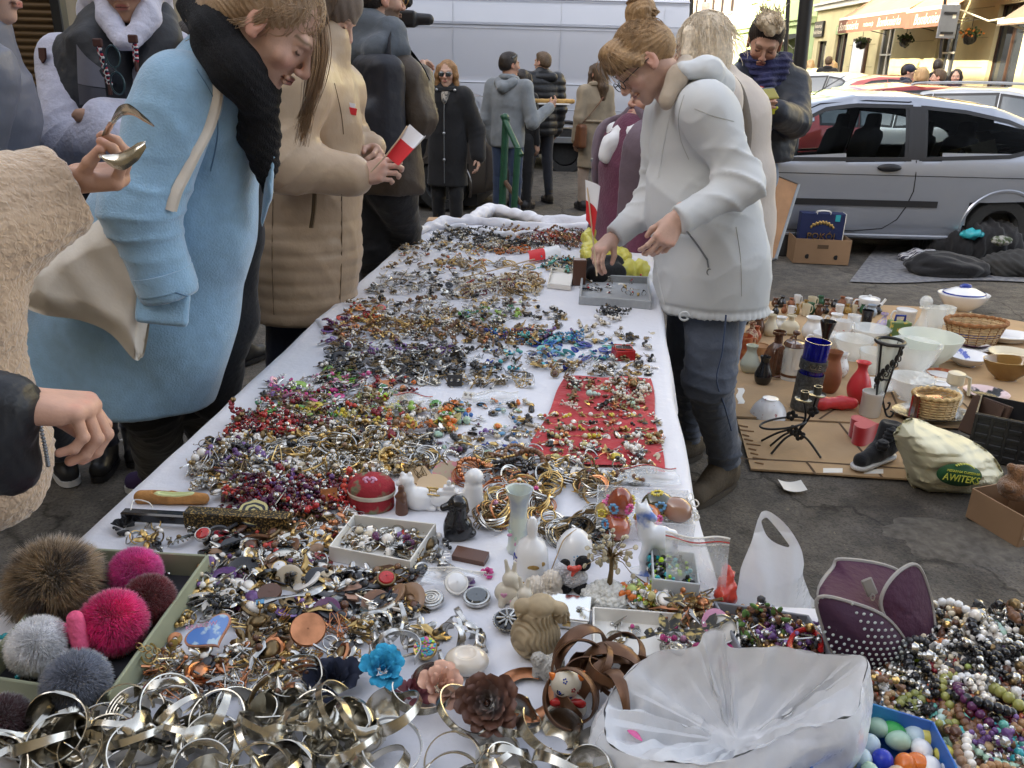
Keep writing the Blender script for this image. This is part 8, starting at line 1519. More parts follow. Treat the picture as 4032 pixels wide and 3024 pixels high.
def protos():
 rs=random.Random(3);K={}
 def add(k,g):K.setdefault(k,[]).append(g)
 hook=lambda g,x,y:g.tube([(x,y,.002),(x,y+.008,.003),(x+.003,y+.012,.003),(x+.006,y+.009,.002)],.0007,3,caps=False)
 for s_ in range(3):
  g=G();y=0
  for j in range(2+s_%2):r=.0055-.001*j;g.ball((0,y,r),r,8,6,mi=1);y+=2*r
  add('earring',hook(g,0,y))
  g=G().lathe([(.001,0),(.010,0),(.0105,.0015),(.004,.002)],14,mi=1);add('earring',hook(g,0,.010));g=G().tube(loopP(lambda a:(.012*math.cos(a),.010*math.sin(a),.002),16),.0011,5,closed=True);add('earring',hook(g,0,.01))
  g=G().ball((0,0,.003),(.0045,.009,.003),8,6,mi=1);g.tube(loopP(lambda a:(.0052*math.cos(a),.0098*math.sin(a),.002),12),.0009,4,closed=True);add('earring',hook(g,0,.01))
  g=G().ball((0,0,.004),(.008,.006,.004),12,7,mi=1);g.tube(loopP(lambda a:(.0095*(1+.06*math.sin(a*9))*math.cos(a),.0078*math.sin(a),.0025),36),.0018,5,closed=True);add('brooch',g)
  g=G()
  for k in range(5+s_):a=k*2*PI/(5+s_);g.ball((.008*math.cos(a),.008*math.sin(a),.003),(.006,.0032,.0018),8,4,R=rotz(a))
  g.ball((0,0,.005),.0032,8,5,mi=1);add('brooch',g)
  g=G().tube([(-.016,0,.003),(-.005,.003,.005),(.006,-.001,.005),(.016,.004,.003)],[.0008,.0035,.003,.0008],7,flat=.5)
  for k in range(5):g.tube([(-.008+.005*k,.001,.004),(-.004+.005*k,.009+.003*math.sin(k),.003)],[.002,.0006],5,flat=.4)
  g.ball((.004,0,.007),.003,7,5,mi=1);add('brooch',g);g=G()
  for k in range(13):a=rs.uniform(0,6.28);q=rs.uniform(0,.010);r=rs.uniform(.0022,.0048);g.ball((q*math.cos(a),q*math.sin(a),r+rs.uniform(0,.005)),r,7,5,mi=int(rs.random()<.72))
  for k in range(5):g.tube([(rs.uniform(-.012,.012),rs.uniform(-.012,.012),rs.uniform(.001,.01))for _ in range(4)],.0006,3,caps=False)
  add('pendant',g);g=G().lathe([(.001,.001),(.009,.001),(.0095,.002),(.001,.0035)],16);g.tube(loopP(lambda a:(.003*math.cos(a),.0115+.003*math.sin(a),.002),8),.0008,4,closed=True);g.ball((0,0,.004),.0035,8,5,mi=1);add('pendant',g)
  g=G();P=spline([(rs.uniform(-.03,.03),rs.uniform(-.022,.022),.003)for _ in range(7)],6,True)
  for i,q in enumerate(P):r=.0026+.0016*(i%3==0)*(s_>0);g.ball(q+A_([0,0,.004*(i%5==0)]),r,6,4,mi=1 if i%6 else 0)
  add('bead_string',g);g=G();n_=22
  for i in range(n_):a=i*2*PI/n_;g.ball((.026*math.cos(a),.021*math.sin(a),.004),(.0038,.0038,.0038),7,5,mi=1)
  add('bracelet',g);g=G()
  for k in range(3):g.tube(loopP(lambda a:((.028-.002*k)*math.cos(a)+.004*k,(.025)*math.sin(a),.002+.003*k+.004*math.sin(a+k)),26),.0013+.0008*(s_==2),5,closed=True)
  add('bangle',g);g=G().tube(spline([(rs.uniform(-.02,.02),rs.uniform(-.02,.02),.002+rs.uniform(0,.006))for _ in range(14)],5),.0007,4);add('chain',g)
  g=G().tube(loopP(lambda a:(.009*math.cos(a),.003+.001*math.sin(a*2),.009+.009*math.sin(a)),16),.0012,5,closed=True);g.ball((0,.003,.019),(.004,.004,.003),8,5,mi=1);add('ring',g)
  g=G().lathe([(.005,.001),(.013,.001),(.014,.003),(.012,.004),(.005,.003)],20,mi=1);add('button',g);g=G().tube([(-.02,0,.002),(.02,.003,.003)],[.0018,.0012],6);g.ball((.02,.003,.004),.003,7,4,mi=1);add('hair_pin',g)
 return K
PK=protos();PM={k:[mesh_from(k,g,[silv,pearl])for g in v]for k,v in PK.items()}
for v in PM.values():
 for m_ in v:sharp(m_,50)
E_,B_,PN,BS,BR_,BG,CH_,RG,BT,HP='earring','brooch','pendant','bead_string','bracelet','bangle','chain','ring','button','hair_pin'
MIX=[E_,E_,PN,PN,B_,CH_]
Z=[([(945,492),(1075,490),(1080,522),(925,520)],120,['black','black','silver'],[PN,BS,E_],.02),([(1090,497),(1265,500),(1262,530),(1090,525)],130,['brown','black','copper','dkred'],[PN,BS],.025),([(1165,498),(1240,502),(1240,522),(1160,520)],40,['red','coral'],[PN,BS],.03),([(880,520),(1090,522),(1110,545),(860,540)],130,['gold','pearl','brown','black'],MIX,.012),([(1000,522),(1200,524),(1200,536),(990,534)],60,['pearl','black','silver'],[PN,BS],.02),([(850,545),(1060,545),(1050,585),(820,582)],90,['gold','brown','coral','gold'],MIX,.01),([(1020,536),(1185,538),(1180,548),(1020,546)],40,['coral','orange'],[PN,BS],.012),([(960,562),(1140,568),(1150,590),(970,586)],26,['gold'],[BG,CH_],.004),([(830,588),(1000,590),(990,640),(790,632)],150,['silver','silver','black','silver'],[HP,E_,B_,CH_,PN],.014),([(1000,600),(1160,592),(1170,632),(1000,640)],90,['pearl','wood','dkred','gold','pearl'],[BS,BS,PN,BR_],.016),([(1170,560),(1255,562),(1250,590),(1180,585)],60,['turq','black','gold'],[BS,PN],.015),([(760,645),(1130,640),(1180,655),(1160,668),(740,662)],120,['brown','silver','wood','gold','black'],MIX,.01),([(745,662),(830,662),(830,690),(735,690)],40,['red','wood','orange'],[PN,BT],.015),([(830,662),(990,664),(990,700),(820,696)],90,['pearl','silver','brown','white'],MIX,.012),([(990,664),(1120,666),(1115,700),(985,700)],80,['green','blue','silver','green'],MIX,.012),([(1120,668),(1210,665),(1225,690),(1120,692)],30,['black','gold','pearl'],[PN,B_],.01),([(740,692),(1170,700),(1170,742),(720,736)],260,['brown','wood','brown','copper','gold','silver'],MIX+[BS],.015),([(1200,690),(1290,690),(1290,735),(1200,735)],10,['pearl','gold'],[PN,E_],.004),([(1290,662),(1350,662),(1350,685),(1290,685)],12,['black'],[PN,BS],.014),([(1285,690),(1340,690),(1340,710),(1280,708)],10,['pearl'],[PN],.01),([(700,690),(760,690),(740,745),(690,745)],26,['purple','dkred'],[BT,PN],.012),([(715,738),(1010,745),(1010,775),(700,770)],170,['purple','black','silver','black','purple'],MIX,.018),([(700,768),(1010,772),(1000,812),(690,810)],210,['black','black','silver','black'],MIX+[BT],.022),([(1010,745),(1200,750),(1230,800),(1020,800)],90,['blue','turq','silver','brown','black'],MIX,.008),([(1150,730),(1330,735),(1330,780),(1150,770)],60,['blue','turq','blue'],[BT,PN,E_,BT],.008),([(1060,715),(1250,718),(1250,740),(1060,738)],60,['turq','blue','purple'],[BS,PN,PN],.012),([(1250,715),(1410,720),(1420,800),(1340,800)],40,['silver','gold','black','pearl'],MIX,.005),([(1160,775),(1420,790),(1400,812),(1170,808)],60,['silver','gold','pearl','brown','black'],MIX,.008),([(580,820),(760,815),(745,860),(565,860)],80,['pink','pink','silver','pink','purple'],MIX+[BT],.012),([(700,800),(790,800),(790,832),(690,832)],26,['green','silver','pink'],[BT,PN],.01),([(640,830),(850,835),(850,885),(630,880)],80,['green','lime','silver','dkred','pink'],MIX+[BT],.014),([(780,805),(900,815),(890,860),(780,850)],50,['pink','orange','dkred','silver','red'],MIX,.014),([(890,800),(1140,805),(1150,835),(900,830)],90,['black','black','silver','gold'],[HP,E_,B_,CH_,PN],.008),([(560,865),(800,870),(800,915),(540,910)],140,['red','yellow','green','dkred','silver','brown'],MIX+[BS],.02),([(790,850),(1000,870),(980,925),(800,920)],120,['yellow','orange','red','green','orange','pearl'],[PN,E_,BT,PN,PN],.02),([(500,905),(640,885),(650,930),(510,945)],120,['dkred','dkred','red'],[BS,PN,CH_],.02),([(640,910),(860,915),(870,950),(620,950)],160,['brown','gold','silver','pearl','dkred','gold'],MIX,.02),([(940,870),(1150,870),(1140,985),(930,985)],95,['silver','gold','black','mint','purple','orange','blue','pearl'],[E_,E_,B_,PN],.004),([(1160,890),(1420,890),(1428,1005),(1145,985)],170,['silver','gold','silver','copper','black','pearl','yellow','red'],[E_,E_,E_,PN,B_],.005),([(1230,818),(1400,820),(1410,885),(1220,880)],75,['pearl','pearl','mint','brown','copper','silver'],[PN,PN,BS,E_],.018),([(440,950),(640,940),(650,1040),(420,1020)],190,['silver','silver','gold','black','pearl','purple'],MIX,.018),([(640,945),(930,945),(930,1020),(650,1040)],260,['silver','gold','silver','pearl','brown','gold'],MIX+[BG,RG],.022),([(410,1005),(720,1035),(740,1060),(430,1070)],70,['silver','copper','gold','pearl'],MIX,.01),([(500,1062),(745,1050),(745,1105),(520,1110)],110,['dkred','dkred','purple','red'],[BS,BS,PN],.022),([(900,985),(1200,985),(1200,1040),(1040,1050)],44,['black','silver','gold','brown','copper'],[BG,BG,BR_,B_],.012),([(1150,990),(1420,1015),(1440,1050),(1180,1040)],40,['silver','pearl','gold','brown'],[E_,BG,PN,RG],.006),([(1060,1050),(1290,1040),(1285,1130),(1050,1130)],60,['gold','gold','silver','pink','copper'],[BG,BG,BG,RG],.016),([(1180,1110),(1330,1110),(1330,1160),(1190,1160)],30,['silver','silver','black','turq'],[BG],.016),([(240,1115),(470,1125),(450,1180),(220,1178)],22,['black','gold','silver'],[B_,RG,PN,E_],.006),([(470,1140),(720,1150),(700,1240),(440,1200)],190,['gold','black','silver','black','red','brown'],[E_,PN,B_,CH_,BT,HP,B_,B_],.02),([(440,1200),(720,1240),(720,1330),(420,1320)],240,['gold','silver','black','pearl','black','purple','gold'],[E_,PN,B_,CH_,BT,HP,B_,B_,RG],.024),([(640,1100),(760,1110),(730,1190),(610,1150)],70,['gold','silver','copper','black'],MIX+[B_],.016),([(700,1235),(900,1240),(900,1330),(700,1330)],150,['black','silver','black','brown','pearl','brown'],[E_,B_,B_,BT,CH_,HP,PN],.02),([(850,1150),(960,1160),(960,1240),(850,1240)],50,['black','gold','silver','black'],MIX,.016),([(400,1330),(800,1340),(760,1440),(340,1440)],130,['gold','copper','brown','black','silver','gold'],[B_,CH_,CH_,PN,HP,E_],.012),([(330,1430),(760,1430),(700,1520),(280,1500)],110,['bronze' if False else 'copper','black','silver','brown'],[HP,CH_,HP,B_],.012),([(780,1340),(930,1350),(930,1420),(780,1420)],36,['gold','silver','pearl'],[B_,PN,HP],.01),([(740,1150),(905,1165),(880,1195),(735,1175)],90,['silver','purple','red','brown','silver','pearl'],[PN,B_,E_,CH_],.012),([(200,1200),(420,1205),(230,1470),(-20,1440)],110,['black','silver','turq','copper','black'],[CH_,BS,PN,HP],.012),([(1265,602),(1390,604),(1395,640),(1262,632)],34,['silver','black','gold','silver','red'],[RG,RG,E_,B_],.004),([(1420,1290),(1520,1300),(1530,1340),(1440,1330)],60,['gold','copper','gold'],[HP,CH_,B_],.03),([(1355,1275),(1430,1280),(1430,1312),(1355,1308)],50,['orange','lime','white','green','yellow'],[PN],.02),([(1580,1340),(1780,1370),(1790,1420),(1600,1395)],60,['black','purple','brown'],[CH_,BS,PN],.008),([(1300,1350),(1580,1360),(1590,1420),(1300,1400)],18,['pearl','pink','silver'],[PN,BT,B_],.006),([(1960,1345),(2240,1360),(2240,1480),(1950,1480)],240,['silver','silver','brown','black','black','pearl','white'],[BS,BS,BS,BR_],.04),([(1880,1470),(2240,1480),(2240,1560),(1960,1540)],200,['brown','silver','olive','dkred','black','white','coral'],[BS,PN,BR_,BS],.035),([(2040,1540),(2240,1550),(2240,1720),(2110,1720)],170,['turq','silver','wood','mint','brown','purple','dkred'],[BS,PN,BR_],.035)]
def inp(x,y,P):
 c_=False
 for i in range(len(P)):
  a,b2=P[i],P[(i+1)%len(P)]
  if(a[1]>y)!=(b2[1]>y)and x<(b2[0]-a[0])*(y-a[1])/(b2[1]-a[1])+a[0]:c_=not c_
 return c_
items=[];rj=random.Random(21)
EX=[(456,1385,66,42),(551,1135,38,34),(450,1105,190,26),(370,1075,84,24),(835,1270,26,26),(443,1172,22,20),(607,1245,22,20),(668,1388,44,34),(585,1298,30,24),(620,1285,85,16),(800,1085,50,50),(715,1090,28,26),(826,1445,70,45),(722,1475,60,40),(775,1325,26,26),(740,1295,40,18),(858,1385,50,46),(266,1140,40,28),(1225,1095,60,50),(1120,1140,30,60)]
for(P,n_,pals,kinds,hp)in Z:
 xs_=[p[0]for p in P];ys__=[p[1]for p in P];k=0
 nz_=min(ys__)>1095 and max(xs_)<970
 n_=int(n_*(.62 if nz_ else 1.)*(1.25 if sum(ys__)/len(ys__)>900 else 1.0))
 while k<n_:
  x,y=rj.uniform(min(xs_),max(xs_)),rj.uniform(min(ys__),max(ys__))
  if not inp(x,y,P)or(y>1040 and any(((x-a)/c)**2+((y-b)/d)**2<1 for a,b,c,d in EX)):continue
  red_=P[0]==(1160,890)
  if red_:y=round(y/15)*15+rj.gauss(0,1.2)
  k+=1;pal=rj.choice(pals);kd=rj.choice(kinds);metal=gold if(pal in('gold','brown','wood','orange','yellow')and rj.random()<.5)else bronze if rj.random()<.22 else(copper if pal=='copper' else(jet if pal=='black' and rj.random()<.3 else silv))
  z_=.0035+(rj.random()**1.5)*hp*(.45 if nz_ else.8);sc=rj.uniform(.75,1.35)*(1.3 if y>1100 else 1.15 if y>940 else 1.)*(1.4 if rj.random()<.12 else 1.);sc*=.85 if red_ else 1.
  if nz_ and P[0]!=(740,1150):sc=rj.uniform(1.3,2.1)if kd in(B_,BT)else rj.uniform(1.,1.4)if kd!=PN else rj.uniform(.8,1.15)
  metal=(jet,bronze,nickel)[int(y)%3]if y<960 and metal is silv and rj.random()<.5 else metal;sc=min(sc,1.)if kd==BG else sc;items.append((kd,rj.randrange(len(PK[kd])),metal,rj.choice(PAL[pal]),pal,TT(x,y,z_),(rj.gauss(0,.35),rj.gauss(0,.35),rj.uniform(0,6.28)),sc))
CN=dict(dkred='garnet',turq='turquoise',jet='black',white='white',mint='mint green')
items.sort(key=lambda t:t[5][1]);used={};rest=[];LANDP=A_([l[0]for l in LAND]);seen={}
NOUN=dict(earring='earring',brooch='brooch',pendant='pendant',bead_string='string of beads',bracelet='bead bracelet',bangle='set of bangles',chain='tangled chain',ring='ring',button='button-like disc',hair_pin='hair pin')
CAP=dict(earring=290,brooch=290,pendant=290,bead_string=200,bracelet=60,bangle=120,chain=190,ring=80,button=60,hair_pin=150)
for it in items:
 kd,pi_,m0,m1,pal,p,rot,sc=it
 if used.get(kd,0)>=CAP[kd]:rest.append(it);continue
 used[kd]=used.get(kd,0)+1;o=bpy.data.objects.new(kd,PM[kd][pi_]);link(o);o.location=tuple(p);o.rotation_euler=rot;o.scale=(sc,)*3
 for i_,m_ in enumerate((m0,m1)):
  if i_<len(o.material_slots):o.material_slots[i_].link='OBJECT';o.material_slots[i_].material=m_
 d=p-LANDP;d[:,2]=0;j=int(np.argmin(np.linalg.norm(d,axis=1)));q=d[j];far=np.linalg.norm(q);rel=('right of' if q[0]>0 else 'left of')if abs(q[0])>abs(q[1])else('behind' if q[1]>0 else 'in front of')
 lm=LAND[j][1];lm=lm if lm.startswith('the ')else 'the '+lm;szw='small ' if sc<.95 else 'large ' if sc>1.25 else '';cn2=CN.get(pal,pal);hgt='' if p[2]<TZ+.014 else ', high in the heap'
 tag(o,' '.join(f"{szw}{cn2} {NOUN[kd]} {('close ' + rel) if far < .07 and rel in () else rel} {lm}{hgt}".split()[:16]),NOUN[kd].split(' of ')[0]if kd!='button' else 'disc',f'{NOUN[kd]} pieces spread over the tables')
ms=[];mi_={};g=G()
def slot(m):
 if m.name not in mi_:mi_[m.name]=len(ms);ms.append(m)
 return mi_[m.name]
for kd,pi_,m0,m1,pal,p,rot,sc in rest:
 src=PK[kd][pi_];n0=g.n;V=src.verts()*sc@roteul(*rot)+p;g.V.append(V);g.C.append(np.ones((len(V),3)));g.n+=len(V)
 for F,m in src.F:g.F.append((F+n0,slot(m0 if m==0 else m1)))
tag(obj('far_jewellery',g,ms,ang=50),'mass of small earrings, beads and brooches over the far half of the table','jewellery',kind='stuff')
for i,(x,y,pal,rr,n_,cx,cy,lab)in enumerate([(2075,1385,'orange',.0052,26,.034,.018,'bright orange bead bracelet beside the pouch strap'),(2030,1415,'orange',.005,20,.04,.012,'orange bead string lying under the pouch strap'),(2040,1440,'lime',.0048,20,.045,.010,'lime green bead string below the orange ones'),(2105,1365,'mint',.006,34,.042,.03,'pale green bangle-like bracelet of discs at the far side of the heap'),(2175,1440,'olive',.0048,28,.035,.022,'yellow olive bead necklace at the right frame edge'),(2010,1540,'olive',.0055,26,.05,.022,'olive bead necklace curving in front of the pouch'),(1985,1530,'wood',.0042,26,.04,.02,'cream wooden bead bracelet left of the olive necklace'),(2130,1590,'turq',.0035,34,.03,.02,'turquoise small bead bracelet near the blue box'),(2160,1630,'turq',.0035,34,.032,.018,'second turquoise bead bracelet at the lower right corner'),(2165,1500,'wood',.005,30,.03,.04,'beige wooden bead necklace at the right edge'),(2090,1470,'silver',.005,30,.045,.022,'silver faceted bead necklace in the middle of the heap'),(2110,1500,'brown',.006,24,.04,.02,'brown oval bead necklace crossing the silver one'),(2180,1390,'purple',.005,24,.03,.02,'purple bead string at the far right'),(2020,1380,'brown',.005,24,.02,.03,'dark brown bead string by the pouch flap'),(2145,1540,'coral',.0055,22,.035,.02,'coral pink bead necklace by the silver barrels')]):
 c=TT(x,y,.035);g=G();ph=i*1.3
 for k in range(n_):
  a=k*2*PI/n_*(.92 if i%2 else 1);g.ball(c+A_([cx*math.cos(a+ph)*(1+.15*math.sin(2*a)),cy*math.sin(a+ph)*1.2,.008*math.sin(a*2+i)]),rr*(1+.12*math.sin(k*2.1)),10,7,mi=k%2)
 tag(obj('bead_necklace',g,[PAL[pal][0],PAL[pal][-1]if pal not in('silver',)else silv]),lab,'bead necklace','bead strands on the side table')
cb=mat('corrugated cardboard',(.40,.27,.15),.88,nv=.10,ns=5,bump=.15,bs=60);cbd=mat('cardboard edge',(.09,.055,.03),.9);blkt=mat('brown crockery',(.10,.04,.02),.22,coat=.5,nv=.3,ns=30)
def sheet(lab,px,z,slits=()):
 P=[at(x,y,z)for x,y in px];r_=thing('cardboard_sheet',lab,'cardboard',P[0]*A_([1,1,0]));obj('panel',G().prism([(p[0],p[1])for p in P],.004,z),cb,r_,smooth=False)
 for s_ in slits:
  Q=[at(x,y,z+.0015)for x,y in s_];obj('slit',G().ribbon(spline(Q,5),.006,(0,0,1)),cbd,r_)
 return r_
sheet('large sheet of brown cardboard under most of the crockery',[(1580,898),(1965,918),(2240,925),(2240,700),(2030,664),(1700,650),(1585,652),(1575,740)],.016,[((1770,905),(1810,880),(1880,850)),((1960,915),(1940,880),(1925,845)),((2020,782),(2060,782),(2100,785)),((2050,850),(2090,880),(2110,925))])
sheet('nearer strip of torn cardboard under the iron candle holder',[(1592,905),(1622,1012),(1965,1034),(2060,1030),(2000,922)],.013,[((1600,990),(1760,998),(1960,1012)),((1742,998),(1752,1010),(1762,1024)),((1810,910),(1850,960),(1905,1030))])
g=G()
for k in range(9):g.tube([at(1594+k*4.5,918+10*k,.0165),at(1594+k*4.5+22+9*math.sin(k*2),922+10*k,.0165)],.0035,4)
tag(obj('torn_flutes',g,mat('torn flutes',(.30,.18,.09),.9)),'torn corrugated patch at the left end of the near cardboard','cardboard scrap')
g=G().grid([[at(1592+14*u+3*math.sin(v*9),838+34*v,.0175)for u in(0,1)]for v in np.linspace(0,1,8)]);tag(obj('paper_scrap',g,card),'white torn paper at the left edge of the cardboard','paper')
for k,x in enumerate((1778,1866)):tag(obj('tape_strip',G().grid([[at(x+42*u,1016+2*k+5*v,.0147)for u in np.linspace(0,1,8)]for v in(-1,1)]),card),['left strip of white tape on the near cardboard edge','right strip of white tape on the near cardboard edge'][k],'tape')
def hole(prof,wall=.06,base=.05):return prof+[(max(r-wall,.02),z)for r,z in prof[::-1]if z>base]+[(.001,base)]
PRF=dict(mug=[(.001,0),(.72,0),(.85,.04),(.93,.5),(1,1)],cyl=[(.001,0),(.92,0),(.96,.04),(.96,.85),(1,.88),(1,1)],cup=[(.001,0),(.45,0),(.5,.06),(.85,.35),(.97,.7),(1,1)],vase=[(.001,0),(.55,0),(.85,.15),(1,.35),(.8,.58),(.42,.8),(.45,.93),(.62,1)],bott=[(.001,0),(.8,0),(1,.1),(1,.42),(.75,.6),(.34,.72),(.32,.9),(.55,.93),(.55,1)],pear=[(.001,0),(.7,0),(1,.22),(.95,.4),(.55,.72),(.5,.86),(.62,1)],bowl=[(.001,0),(.4,0),(.42,.08),(.75,.45),(1,1)],plate=[(.001,.1),(.5,.1),(.62,.2),(.68,.5),(1,1)],jug=[(.001,0),(.6,0),(.95,.2),(1,.45),(.72,.72),(.62,.85),(.78,1)],flare=[(.001,0),(.5,0),(.3,.06),(.25,.3),(.4,.7),(1,1)],tall=[(.001,0),(.8,0),(.85,.3),(.9,.6),(1,1)])
def pot(nm,lab,cat,kind,x,y,w_,h,m,handle=None,sx=1.,sy=1.,band=None,spout=None,grp='crockery set out on the cardboard',tilt=0.,wob=None,lid=None,z0=.0165,inner=None):
 p=at(x,y,z0);u=1/ppm(p);W=w_*u/2;Hh=h*u/(.93 if kind not in('plate','bowl')else.93);r=thing(nm,lab,cat,p,group=grp);R=roteul(0,tilt,0)if tilt else None
 pr=PRF[kind];pr=hole(pr,.05 if kind not in('plate',)else.0,.05)if kind!='plate' else pr+[(q,z+.14)for q,z in pr[::-1]]
 if kind=='plate':Hh=max(Hh,.012)
 S_=spline(pr,3)if kind in('vase','pear','jug','bowl','cup','flare')else A_(pr);obj('body',G().lathe(np.maximum(S_,(.0005,0))*A_([W,Hh]),28,p+A_([0,0,.001]),R,wob=wob,sx=sx,sy=sy),m,r,ang=40)
 if handle:
  hx=handle*W*.9;obj('handle',G().tube(spline([p+A_([hx,0,Hh*.82]),p+A_([hx*1.45,0,Hh*.88]),p+A_([hx*1.65,0,Hh*.55]),p+A_([hx*1.3,0,Hh*.3]),p+A_([hx*.95,0,Hh*.28])],5),max(W*.09,.004),7),m,r)
 if spout:obj('spout',G().tube(spline([p+A_([spout*W*.7,0,Hh*.4]),p+A_([spout*W*1.25,0,Hh*.6]),p+A_([spout*W*1.6,0,Hh*1.0])],5),[W*.2]*6+[W*.12]*5,10),m,r)
 if band:
  mb,z1,z2=band;Q=A_(PRF[kind]);zz=np.linspace(z1,z2,5);obj('band',G().lathe([(np.interp(z,Q[:,1],Q[:,0])*W*1.012+.0006,z*Hh)for z in zz],28,p+A_([0,0,.001]),R,sx=sx,sy=sy),mb,r)
 if lid:obj('lid',G().lathe(A_([(.0005,1.25),(.12,1.26),(.15,1.18),(.08,1.12),(.4,1.1),(.9,.98),(.92,.95)])[::-1]*A_([W,Hh]),28,p+A_([0,0,.001]),sx=sx,sy=sy),lid,r)
 return r,p,W,Hh
crm=mat('cream pottery',(.60,.54,.40),.4,coat=.2);rust=mat('painted red brown',(.33,.07,.03),.3,col2=(.5,.22,.08),ns=30,thr=(.45,.65));redv=mat('satin red glass',(.60,.04,.05),.35,coat=.3);terr=mat('terracotta clay',(.26,.10,.045),.6,nv=.2,ns=12);pat=mat('patterned vase',(.42,.32,.22),.5,col2=(.22,.07,.04),ns=70,thr=(.45,.55));cob=mat('cobalt glass',(.01,.012,.42),.05,trans=.6,ior=1.4,coat=1.);frost=mat('frosted glass',(.72,.77,.70),.35,alpha=.6);blug=MATS['blue bead 1'];gmug=mat('grey blue glaze',(.25,.31,.38),.3,coat=.4);pewt=mat('pewter',(.10,.10,.095),.5,metal=.6,nv=.4,ns=60,bump=.5,bs=120)
fl_m=mat('floral china',(.72,.72,.72),.15,coat=.5,col2=(.35,.10,.12),ns=45,thr=(.62,.68))
